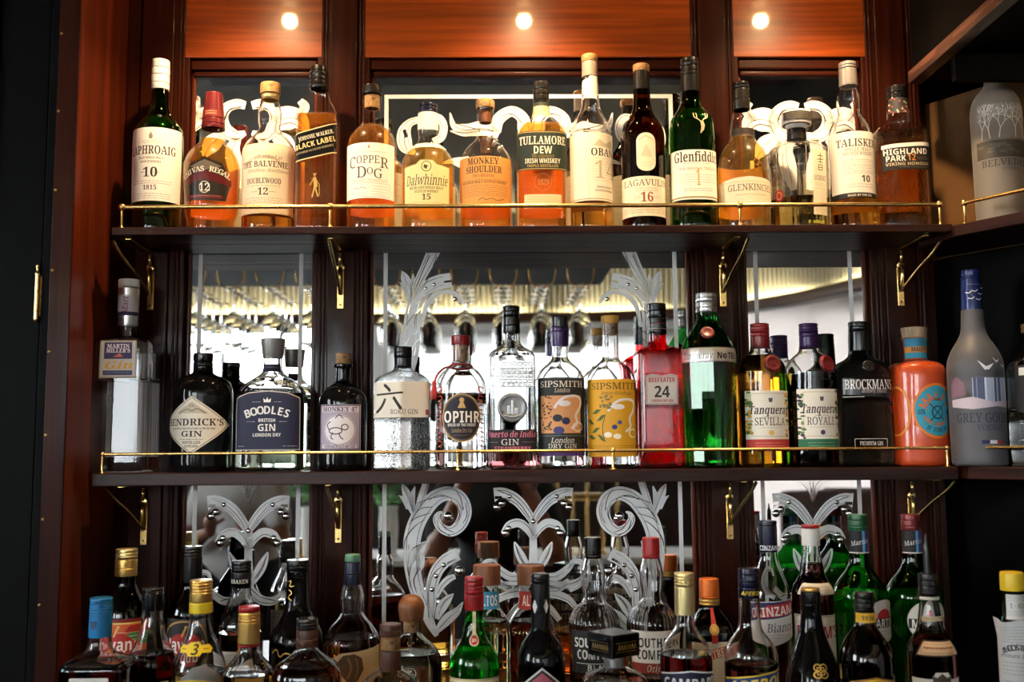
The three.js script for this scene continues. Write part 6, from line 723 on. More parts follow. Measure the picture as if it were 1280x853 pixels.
bottle({ on: 'low', x: 888, z: 0.2, label: 'brown square liqueur bottle with orange cap, red ribbon and gold seal', g: 'darkbrown', n: 6, dr: 1, liq: ['rum', 785],
  prof: [[755, 12], [762, 13], [770, 18], [780, 23.4], [792, 26], [853, 27]], caps: [[723, 748, 12, 12.4, 'orange', { rings: 1, r0: 0.8, r1: 0.95 }], [748.5, 757, 12.6, 12, 'gold', { name: 'neck_ring', rings: 1 }]],
  labs: [{ y0: 758, y1: 800, w: 6, off: 0.001, name: 'ribbon', draw: (k) => { k.rect(0.2, 0, 0.6, 1, '#a8261c'); k.oval(0.5, 0.6, 0.5, 0.16, '#c9a050'); k.oval(0.5, 0.6, 0.36, 0.11, '#7a5a20', 0.05); } }, { y0: 798, y1: 853, w: 25.6, draw: (k) => { k.bg('#d8cdb8'); k.poly([[0, 0.3], [1, 0.02], [1, 0.24], [0, 0.52]], '#b8422a'); const r = Math.atan2(-0.28 * k.H, k.W); k.t('COINTREAU', 0.5, 0.27, 0.18, '#f2e9d8', 'sb', 0.86, r); k.lines(0.2, 0.8, [0.6, 0.66, 0.72, 0.8, 0.86], '#8a7a62'); } }] });
bottle({ on: 'low', x: 938, z: 0.42, label: 'orange red aperitif bottle with navy cap and navy label lettered in yellow', g: 'clear', liq: ['red', 835],
  prof: [[743, 12.4], [760, 13], [778, 13.6], [788, 16], [796, 21.5], [804, 27], [814, 31], [826, 32.2], [870, 32]], caps: [[710, 733, 12.4, 12.8, 'navy', { rings: 2 }], [733.5, 747, 12.8, 12.8, 'navy', { name: 'capsule' }]],
  labs: [{ y0: 736, y1: 745, w: 12, off: 0.0009, name: 'cap_lettering', draw: (k) => { k.t('APEROL', 0.5, 0.5, 0.6, '#d9b42c', 'bi', 0.8); } }, { y0: 832, y1: 895, w: 31.6, draw: (k) => { k.poly([[0, 0.2], [0.6, 0.06], [1, 0], [1, 1], [0, 1]], '#d9b42c'); k.poly([[0, 0.24], [0.6, 0.09], [1, 0.04], [1, 1], [0, 1]], '#1c3a7a'); k.t('APEROL', 0.5, 0.28, 0.22, '#e9c83c', 'bi', 0.84, -0.12); } }] });
bottle({ on: 'low', x: 964, z: 0.2, label: 'clear vermouth bottle with navy cap and slanted red white and blue label', g: 'clear', liq: ['lime', 800],
  prof: [[690, 10.8], [700, 11.6], [712, 15], [726, 20], [740, 24], [754, 25], [853, 25]], caps: [[651, 690, 11.2, 11.4, 'navy', { rings: 1, r0: 0.05, r1: 0.2 }]],
  labs: [{ y0: 680, y1: 689, w: 10.8, off: 0.0009, name: 'cap_lettering', draw: (k) => { k.t('CINZANO', 0.5, 0.5, 0.7, '#d9dce6', 'b', 0.9); } }, { y0: 746, y1: 804, w: 24.4, a: 0.12, draw: (k) => { k.poly([[0, 0.08], [1, 0], [1, 0.78], [0.4, 1], [0, 0.9]], '#d4d6d8'); k.poly([[0, 0.1], [1, 0.02], [1, 0.32], [0, 0.48]], '#1c2a5c'); k.poly([[0.3, 0.14], [1, 0.02], [1, 0.3], [0.1, 0.42]], '#b8242c'); k.t('CINZANO', 0.52, 0.25, 0.2, '#f2f0ee', 'b', 0.88, -0.1); k.t('Bianco', 0.56, 0.6, 0.18, '#3a4a5c', 'i', 0.56, -0.06); k.lines(0.3, 0.8, [0.76, 0.82], '#6a7a8a'); } }] });
bottle({ on: 'low', x: 1018, z: 0.2, label: 'fruit cup bottle with white sleeve cap edged in red and white label with red letters', g: 'clear', liq: ['red', 706],
  prof: [[680, 9.6], [692, 11], [706, 13.4], [718, 15.6], [725, 18.6], [732, 23], [740, 25], [853, 25]], caps: [[656, 660, 10.8, 11, 'red'], [660.5, 682, 11, 11, 'white', { name: 'sleeve' }]],
  labs: [{ y0: 727, y1: 741, w: 22, off: 0.0008, name: 'shoulder_label', draw: (k) => { k.poly([[0.1, 0], [0.9, 0], [1, 1], [0, 1]], '#d4cec0'); k.lines(0.15, 0.85, [0.3, 0.6], '#6a6458'); } }, { y0: 766, y1: 853, w: 24.6, draw: (k) => { k.bg('#e2ddd2'); k.frame(0.03, 0.02, 0.94, 0.96, '#8a857a', 0.012); k.t('PIMM’S', 0.5, 0.24, 0.17, '#b3262c', 'b', 0.88); k.lines(0.3, 0.7, [0.44, 0.5], '#7a756a'); } }] });
bottle({ on: 'low', x: 1015, z: 0.40, label: 'black liqueur bottle with gold knot emblem and copper edged cap', g: 'black', prof: [[752, 11.6], [772, 12.6], [786, 14.6], [798, 18], [812, 23], [828, 28.6], [845, 33], [870, 35]], caps: [[735, 739, 11.4, 11.8, 'gold', { name: 'cap_rim' }], [739.5, 754, 11.8, 12, 'black']],
  labs: [{ y0: 824, y1: 842, w: 9.4, off: 0.001, name: 'gold_knot', mat: 'foil', draw: (k) => { const g = '#dcb25c'; for (const [x, y] of [[0.3, 0.27], [0.7, 0.27], [0.3, 0.73], [0.7, 0.73]]) { k.oval(x, y, 0.22, 0.21, g, 0.08); } k.frame(0.28, 0.28, 0.44, 0.44, g, 0.07); } }] });
const verm = (x, label, cap, side) => bottle({ on: 'low', x, z: 0.2, thin: true, label, g: 'martini', n: 2.2, liq: ['greenish', 740],
  prof: [[690, 11.4], [704, 12.6], [714, 17], [724, 24.4], [734, 30], [746, 32.8], [853, 32.8]], caps: [[643, 663, 11.4, 11.8, cap, { rings: 2 }]],
  labs: [{ y0: 663, y1: 691, w: 11.6, off: 0.0012, a: 0, name: 'neck_label', draw: (k) => { k.bg('#15151c'); k.rect(0.52, 0, 0.1, 1, '#5a9ac9'); k.rect(0.64, 0, 0.1, 1, '#2c4a9c'); k.rect(0.76, 0, 0.08, 1, '#b8322c'); k.rect(0.86, 0, 0.08, 1, '#e4e0dc'); k.t('Martini', 0.45, 0.5, 0.2, '#e4e0dc', 'i', 0.7, -0.2); k.rect(0, 0.95, 1, 0.05, '#cfcac4'); } }, { y0: 746, y1: 798, w: 25, a: side, draw: (k) => { k.oval(0.5, 0.5, 0.5, 0.5, '#b9b6b2'); k.oval(0.5, 0.5, 0.48, 0.48, '#dcd9d4'); k.oval(0.5, 0.42, 0.2, 0.2, '#b8242c'); k.rect(0.03, 0.44, 0.94, 0.22, '#14141a'); k.t('MARTINI', 0.5, 0.55, 0.2, '#f2f0ec', 'b', 0.84); k.lines(0.2, 0.8, [0.74, 0.8], '#6a6862'); } }] });
verm(1078, 'green vermouth bottle with green cap and round white label', 'green', 0.58);
verm(1145, 'green vermouth bottle with dark red cap and round white label by the black corner', 'burgundy', 0.2);
bottle({ on: 'low', x: 1082, z: 0.48, label: 'brown liqueur bottle with black cap and yellow neck band', g: 'brown', liq: ['rum', 800],
  prof: [[764, 12], [776, 12.4], [784, 14.4], [793, 20], [803, 26], [815, 30.6], [828, 32.2], [870, 32.2]], caps: [[740, 765, 11.8, 12, 'dark', { rings: 3 }]],
  labs: [{ y0: 765, y1: 777, w: 12, off: 0.0011, name: 'neck_band', draw: (k) => { k.bg('#d9a81c'); k.t('1936', 0.5, 0.5, 0.5, '#3a2c10', 'b', 0.5); } }, { y0: 840, y1: 900, w: 30, draw: (k) => { k.poly([[0, 0.3], [0.1, 0.12], [0.5, 0], [0.9, 0.12], [1, 0.3], [1, 1], [0, 1]], '#8a5a14'); k.poly([[0.02, 0.32], [0.12, 0.15], [0.5, 0.03], [0.88, 0.15], [0.98, 0.32], [1, 1], [0, 1]], '#e0a81c'); k.oval(0.5, 0.2, 0.1, 0.1, '#4a3410', 0.015); k.lines(0.2, 0.4, [0.26], '#4a3410'); k.lines(0.6, 0.8, [0.26], '#4a3410'); } }] });
bottle({ on: 'low', x: 1163.5, z: 0.44, label: 'dark red liqueur bottle with black cap, cream neck band and crown on white label', g: 'clear', liq: ['red', 781],
  prof: [[744, 11.2], [756, 11.6], [774, 14], [788, 16.6], [796, 21.4], [806, 26.4], [818, 28.8], [870, 29]], caps: [[717, 745, 11.6, 12, 'black', { rings: 3 }]], more: (g, h) => part('black_spire', lathe([[0.0058, h.yOf(717.5)], [0.0056, h.yOf(712)], [0.0050, h.yOf(690)], [0.0046, h.yOf(682)], [0.0022, h.yOf(676)], [0.0012, h.yOf(668)], [0.0002, h.yOf(667)]], 14), K.black, g),  // black pointed spire added on top of the cap
  labs: [{ y0: 745, y1: 749, w: 11.4, off: 0.001, name: 'neck_ring', draw: (k) => { k.bg('#d9d0c0'); } }, { y0: 769, y1: 775, w: 12.6, name: 'neck_strip', draw: (k) => { k.bg('#cbb98e'); k.lines(0.1, 0.9, [0.4], '#4a3c20'); } }, { y0: 797, y1: 816, w: 25, off: 0.0009, name: 'shoulder_label', draw: (k) => { k.poly([[0.12, 0], [0.88, 0], [1, 1], [0, 1]], '#3a2420'); k.poly([[0.15, 0.08], [0.85, 0.08], [0.96, 0.92], [0.04, 0.92]], '#d9b48a'); k.lines(0.16, 0.84, [0.4, 0.46], '#8a4a2a', 0.02); k.frame(0.12, 0.22, 0.76, 0.56, '#b07a52', 0.01); } }, { y0: 834, y1: 895, w: 28, draw: (k) => { k.poly([[0, 0.16], [0.34, 0.16], [0.4, 0.02], [0.6, 0.02], [0.66, 0.16], [1, 0.16], [1, 1], [0, 1]], '#e6e2d8'); const c = '#4a3c30'; k.poly([[0.36, 0.22], [0.34, 0.08], [0.42, 0.13], [0.5, 0.04], [0.58, 0.13], [0.66, 0.08], [0.64, 0.22]], c); k.oval(0.5, 0.25, 0.16, 0.03, c); k.lines(0.2, 0.8, [0.4, 0.46], '#6a6458'); } }] });
bottle({ name: 'bitters_bottle', on: 'low', x: 1269, z: 0.45, label: 'small bitters bottle with yellow cap and oversized white paper wrapper', g: 'darkbrown', liq: ['rum', 790],
  prof: [[736, 12.4], [748, 12.6], [768, 13], [776, 15.4], [784, 18], [853, 18.4]], caps: [[715, 738, 13.6, 14, 'yellow', { rings: 1, r0: 0.8, r1: 0.95 }]],
  labs: [{ y0: 742, y1: 773, w: 12.6, off: 0.0011, name: 'neck_label', draw: (k) => { k.bg('#d8d6d2'); k.lines(0.1, 0.9, [0.1, 0.16, 0.24], '#6a6864'); k.t('1 · 824', 0.5, 0.45, 0.2, '#3a3a3c', 's', 0.7); k.lines(0.1, 0.9, [0.66, 0.74, 0.82], '#6a6864'); } }],
  more: (g, h) => { const C = cell(300, 330), c = C.A.ctx; c.save(); c.translate(C.x, C.y); const k = kit(c, C.w, C.h); k.bg('#c9c8c6'); k.grain(0.05); k.lines(0.2, 0.8, [0.08, 0.12, 0.16, 0.2, 0.24, 0.28], '#7a7876'); k.arc('ANGOSTURA', 0.42, 0.62, 0.3, -38, 38, 0.085, '#1c1c20', 'b'); k.t('aromatic bitters', 0.42, 0.46, 0.05, '#3a3a3e', 'i', 0.5); k.lines(0.2, 0.64, [0.55, 0.6, 0.65, 0.7, 0.8, 0.85, 0.9], '#6a6866'); c.restore(); const y1 = h.yOf(774), y0 = h.yOf(868), r = 0.0235, n = 40, pos = [], uv = [], idx = []; for (let j = 0; j <= 4; j++) for (let i = 0; i <= n; i++) { const a = -2.2 + 4.4 * i / n, q = r + (j === 4 ? 0.003 * Math.sin(a * 5) + 0.002 : 0); pos.push(Math.sin(a) * q, y0 + (y1 - y0) * j / 4 + (j === 4 ? 0.002 * Math.cos(a * 3) : 0), Math.cos(a) * q); uv.push((C.x + C.w * i / n) / 2048, 1 - (C.y + C.h * (1 - j / 4)) / 1024); } for (let j = 0; j < 4; j++) for (let i = 0; i < n; i++) { const a = j * (n + 1) + i, d = a + n + 1; idx.push(a, a + 1, d + 1, a, d + 1, d); } const q = new THREE.BufferGeometry(); q.setAttribute('position', new THREE.Float32BufferAttribute(pos, 3)); q.setAttribute('uv', new THREE.Float32BufferAttribute(uv, 2)); q.setIndex(idx); q.computeVertexNormals(); part('paper_wrapper', q, paper(C.A, 'paper'), g); } });
// ---------------------------------------------------------------- the room that the mirrors show
struct('floor', box(-4.4, 4.4, -0.12, 0, -0.3, 8.2, 0, 'z'), M.floor, 'dark wooden floor of the bar room', 'floor');
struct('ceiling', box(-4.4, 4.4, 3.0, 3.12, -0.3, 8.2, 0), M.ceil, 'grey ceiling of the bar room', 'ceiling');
struct('ground_outside', box(-40, 40, -0.3, -0.13, -20, 45, 0), M.pave, 'grey pavement outside the windows', 'ground');
struct('wall_behind', box(-4.4, 4.4, -0.12, 3.12, -0.42, -0.3, 0), M.white, 'outer wall behind the bar', 'wall');
struct('wall_side', merge([box(4.25, 4.4, 0, 3.0, -0.3, 8.2, 0)]), M.pinkWall, 'pale rosy wall on the side of the bar corner', 'wall');
// wall with windows on the left, wall with windows at the far end
function windowWall(n, name, label, horizontal, fixed, th, span, wins, mat) {
  const g = [], mk = (a, b, y0, y1, d0 = 0, d1 = th) => (horizontal ? box(a, b, y0, y1, fixed + d0, fixed + d1, 0) : box(fixed + d0, fixed + d1, y0, y1, a, b, 0));
  let u = span[0]; for (const [a, b, y0, y1] of wins) { g.push(mk(u, a, 0, 3.0)); g.push(mk(a, b, 0, y0)); g.push(mk(a, b, y1, 3.0)); u = b; } g.push(mk(u, span[1], 0, 3.0));
  struct(name, merge(g), mat, label, 'wall');
  wins.forEach(([a, b, y0, y1], i) => {
    const w = thing('window', 'tall white framed window ' + ['in the end wall, nearest the side windows', 'in the middle of the end wall behind a white blind', 'added to the end wall for brightness, behind a rosy blind', 'in the left wall next to the bar', 'in the left wall far from the bar'][n + i], 'window'); w.name = 'window_' + (n + i + 1); w.userData.kind = 'structure';
    const f = [mk(a, b, y0, y0 + 0.06, 0.02, 0.1), mk(a, b, y1 - 0.06, y1, 0.02, 0.1), mk(a, a + 0.06, y0, y1, 0.02, 0.1), mk(b - 0.06, b, y0, y1, 0.02, 0.1)];
    const fr = part('window_frame', merge(f), M.white, w); const m = Math.round((b - a) / 1.2); for (let k = 1; k < m; k++) part('mullion', mk(a + (b - a) * k / m - 0.025, a + (b - a) * k / m + 0.025, y0, y1, 0.03, 0.09), M.white, fr);
    for (let k = 0; k < m; k++) part('pane', mk(a + (b - a) * k / m + 0.03, a + (b - a) * (k + 1) / m - 0.03, y0 + 0.05, y1 - 0.05, 0.055, 0.058), M.pane, w);
    part('window_sill', mk(a - 0.05, b + 0.05, y0 - 0.05, y0, -0.12, 0.1), M.white, w);
  });
}
windowWall(0, 'wall_far', 'white end wall of the room with a window', true, 8.05, 0.15, [-4.4, 4.4], [[-3.9, -1.35, 1.5, 2.85], [-0.95, 1.75, 1.5, 2.55], [2.1, 4.05, 0.55, 2.9]], M.wallPaint);  // last window is added to brighten the pale part of the wall
windowWall(3, 'wall_left', 'white side wall of the room with two windows', false, -4.4, 0.15, [0.05, 8.2], [[1.5, 2.9, 1.3, 2.85], [5.2, 6.8, 1.3, 2.85]], M.wallPaint);
struct('wall_side_return', box(-4.4, -4.25, 0, 3.0, -0.3, 0.05, 0), M.white, 'short white wall behind the door', 'wall');
for (const [n, x0, x1, z0, z1, what] of [['trim_20', -4.24, 1.9, 8.0, 8.045, 'end wall'], ['trim_21', -4.245, -4.2, 0.06, 7.99, 'left wall']]) struct(n, box(x0, x1, 0, 1.4, z0, z1, 0.004), M.dado, 'dark wooden panelling along the ' + what, 'panelling');
{ const hang = (x0, x1, y0, y1, m, label) => { const b = thing('roller_blind', label, 'blind'); part('fabric', box(x0, x1, y0, y1, 7.99, 7.994, 0), m, b); part('roller', cyl(0.03, x1 - x0, (x0 + x1) / 2, y1 + 0.02, 7.99, 'x', 14), M.white, b); for (let y = y0 + 0.012; y < y1; y += (y1 - y0) / 3) part('batten', box(x0, x1, y - 0.012, y + 0.012, 7.98, 7.99, 0.004, 'x'), M.white, b); };
  hang(-1.0, 1.8, 1.52, 2.6, M.blind, 'white roller blind drawn over the middle end window'); hang(2.05, 4.1, 0.5, 2.93, M.addedPinkBlind, 'rosy roller blind over the added end window, standing in for a bright pale wall'); }
// curved canopy with its glowing strip
{
  const path = new THREE.CatmullRomCurve3([V(-2.9, 0, 4.45), V(-1.5, 0, 4.5), V(0, 0, 4.5), V(0.7, 0, 4.47), V(1.25, 0, 4.25), V(1.66, 0, 3.78), V(1.92, 0, 3.1), V(2.02, 0, 2.3), V(2.04, 0, 1.4)], false, 'centripetal');
  const L = path.getLength(), g = thing('bar_canopy', 'curved grey canopy with a golden strip light along its dark lower rail', 'canopy');
  const sweep = (prof, N, ripple) => { const pos = [], idx = [], uv = []; for (let i = 0; i <= N; i++) { const u = i / N, p = path.getPointAt(u), t = path.getTangentAt(u), n = V(-t.z, 0, t.x).normalize(); if (n.z > 0 || (Math.abs(n.z) < 0.05 && n.x > 0)) n.negate(); const nn = V(t.z, 0, -t.x); const rp = ripple ? 0.026 * Math.abs(Math.sin(u * L / 0.034 * Math.PI)) : 0; prof.forEach(([d, y], j) => { const q = p.clone().addScaledVector(nn, d + (prof[j][2] ?? 1) * rp); pos.push(q.x, y, q.z); uv.push(u * L, y); }); } const m = prof.length; for (let i = 0; i < N; i++) for (let j = 0; j + 1 < m; j++) { const a = i * m + j, c = a + m; idx.push(a, c, c + 1, a, c + 1, a + 1); } const b = new THREE.BufferGeometry(); b.setAttribute('position', new THREE.Float32BufferAttribute(pos, 3)); b.setAttribute('uv', new THREE.Float32BufferAttribute(uv, 2)); b.setIndex(idx); b.computeVertexNormals(); return b; };
  // nn points to the mirrors (towards -z on the straight run)
  part('fluted_fascia', sweep([[-0.05, 2.34, 0], [0, 2.34], [0, 2.40], [0, 2.50], [0, 2.66], [0, 2.995], [-0.05, 2.995, 0]], 2800, true), M.grey, g);
  part('rail', sweep([[-0.03, 2.29], [0.075, 2.29], [0.080, 2.30], [0.080, 2.345], [0.075, 2.352], [0.066, 2.352], [0.066, 2.318], [-0.03, 2.318], [-0.03, 2.29]], 240, false), M.leather, g);
  part('led_strip', sweep([[0.034, 2.320], [0.038, 2.322], [0.058, 2.322], [0.058, 2.319], [0.034, 2.319]], 240, false), M.ledGlow, g, 'glowing golden strip light');
  for (let k = 0; k < 7; k++) { const u = (k + 0.5) / 7, p = path.getPointAt(u), t = path.getTangentAt(u), nn = V(t.z, 0, -t.x); const R = new THREE.RectAreaLight(rgb(1, 0.84, 0.42), LED, L / 7 * 0.97, 0.016); p.addScaledVector(nn, 0.047); R.position.set(p.x, 2.326, p.z); R.lookAt(p.x, 4, p.z); R.rotation.set(Math.PI / 2, 0, 0); R.quaternion.setFromRotationMatrix(new THREE.Matrix4().makeBasis(t.clone(), V(0, -1, 0).cross(t).normalize(), V(0, -1, 0))); R.name = 'strip_light'; g.add(R); }
}
// rack of hanging glasses above and behind the viewer
const RACKX = []; for (let k = 0; k < 12; k++) RACKX.push(-1.33 + k * 0.152);
{
  const g = thing('glass_rack', 'dark hanging rack with brass rails full of wine glasses', 'rack');
  part('board', box(-1.45, 0.48, 2.235, 2.262, 2.03, 2.62, 0.003, 'x'), M.black, g);
  for (const [x, z] of [[-1.35, 2.1], [-1.35, 2.55], [0.38, 2.1], [0.38, 2.55]]) part('hanger', cyl(0.008, 0.735, x, 2.63, z), M.brass, g);
  for (let k = 0; k <= 12; k++) {
    const x = -1.33 + (k - 0.5) * 0.152;
    if (k < 12) for (const z of [2.05, 2.58]) part('wire_bracket', tube([V(x + 0.024, 2.238, z), V(x + 0.024, 2.19, z), V(x + 0.036, 2.150, z), V(x + 0.058, 2.139, z)], 0.0028, 14, 6), M.brass, g);
    if (k > 0) for (const z of [2.05, 2.58]) part('wire_bracket', tube([V(x - 0.024, 2.238, z), V(x - 0.024, 2.19, z), V(x - 0.036, 2.150, z), V(x - 0.058, 2.139, z)], 0.0028, 14, 6), M.brassDark, g);
    if (k < 12) part('rail_bar', cyl(0.0032, 0.56, x + 0.058, 2.137, 2.315, 'z', 8), M.brass, g);
    if (k > 0) part('rail_bar', cyl(0.0032, 0.56, x - 0.058, 2.137, 2.315, 'z', 8), M.brass, g);
  }
  // a wine glass hung by its foot (profile of solid glass, foot up)
  const y0 = 2.1405, prof = [[0.0003, 0.0035], [0.020, 0.0028], [0.037, 0.0012], [0.0375, 0], [0.036, -0.0006], [0.014, -0.002], [0.006, -0.006], [0.0042, -0.014], [0.0038, -0.05], [0.0042, -0.082], [0.009, -0.089], [0.024, -0.100], [0.038, -0.120], [0.0435, -0.142], [0.0425, -0.17], [0.0375, -0.205], [0.0345, -0.222], [0.0336, -0.2222], [0.0366, -0.204], [0.0414, -0.17], [0.0424, -0.142], [0.0368, -0.121], [0.023, -0.1022], [0.010, -0.094], [0.0003, -0.0925]];
  const geo = lathe(prof.slice().reverse(), 28), glassM = P({ color: rgb(1, 1, 1), transmission: 1, thickness: 0.01, roughness: 0, ior: 1.48 });
  let first = null;
  RACKX.forEach((x, k) => { for (let j = 0; j < 4; j++) { const p = [x, y0, 2.11 + j * 0.125 + (k % 2) * 0.01]; if (!first) { first = single('wine_glass', geo, glassM, 'clear stemmed wine glass hanging foot up in the rack', 'glass', 'wine glasses hanging in the rack'); first.position.set(...p); } else copy(first, p); } });
}
// far bar table with brass taps, plants and vases
{
  const g = thing('bar_table', 'long bar table with pale stone top at the back of the room', 'table');
  part('table_top', box(-2.6, 2.3, 0.76, 0.80, 4.85, 5.6, 0.005, 'x'), M.white, g); part('apron', box(-2.5, 2.2, 0.1, 0.7595, 4.95, 5.5, 0.005, 'x'), M.leather, g);
  const t = thing('beer_tap', 'polished brass beer tap tower with five columns on the bar table', 'tap', [0.62, 0.8, 5.1]);
  part('crossbar', box(-0.24, 0.24, 0.36, 0.41, -0.03, 0.03, 0.012), M.brass, t);
  for (let k = 0; k < 5; k++) { const x = -0.2 + k * 0.1; const co = part('column', lathe([[0.03, 0], [0.03, 0.012], [0.016, 0.024], [0.013, 0.06], [0.02, 0.1], [0.013, 0.14], [0.012, 0.36]], 16).translate(x, 0, 0), M.brass, t); part('tap_handle', lathe([[0.007, 0.40], [0.012, 0.44], [0.016, 0.56], [0.011, 0.60], [0.0003, 0.605]], 14).translate(x, 0, -0.02), k % 2 ? K.black : M.brass, co); part('spout', tube([V(x, 0.38, -0.02), V(x, 0.38, -0.09), V(x, 0.33, -0.11)], 0.009, 12, 8), M.brass, co); }
  const leafM = P({ color: rgb(0.07, 0.22, 0.04), roughness: 0.6 });
  [[-1.25, 0], [-0.72, 1]].forEach(([x, k]) => {
    const p = thing('potted_plant', ['leafy green plant in tall white vase on the bar table', 'second leafy green plant in tall white vase on the bar table, nearer the taps'][k], 'plant', [x, 0.8, 5.15]);
    part('vase', lathe([[0.0003, 0.001], [0.05, 0.001], [0.058, 0.02], [0.066, 0.2], [0.06, 0.3], [0.066, 0.33], [0.060, 0.33], [0.055, 0.29], [0.0003, 0.28]], 24), M.white, p);
    const leaf = new THREE.SphereGeometry(0.05, 8, 6).scale(0.55, 0.1, 1.5); const list = []; for (let i = 0; i < 60; i++) { const q = leaf.clone().rotateX(-0.9 + rnd() * 1.4).rotateY(rnd() * 6.28), r = 0.05 + rnd() * 0.12, a = rnd() * 6.28; q.translate(Math.cos(a) * r, 0.36 + rnd() * 0.28, Math.sin(a) * r); list.push(q); }
    const f = part('foliage', merge(list), leafM, p); f.userData.kind = 'stuff';
  });
  // two upholstered chairs before the pale wall and a brass lamp
  const chair = (x, z, a, label) => { const c = thing('lounge_chair', label, 'chair', [x, 0, z]); c.rotation.y = a; part('seat', box(-0.26, 0.26, 0.38, 0.5, -0.26, 0.26, 0.05), M.leather, c); part('backrest', box(-0.26, 0.26, 0.5, 1.18, 0.18, 0.28, 0.05), M.leather, c); for (const [lx, lz] of [[-0.22, -0.22], [0.22, -0.22], [-0.22, 0.24], [0.22, 0.24]]) part('leg', cyl(0.016, 0.385, lx, 0.1925, lz, 'y', 10, 0.022), M.wood, c); };
  chair(2.32, 6.2, 2.8, 'dark leather lounge chair in front of the pale wall'); chair(2.98, 6.6, -2.7, 'dark leather lounge chair by the far corner'); chair(-2.2, 4.1, 2.9, 'dark leather lounge chair near the left windows');
}
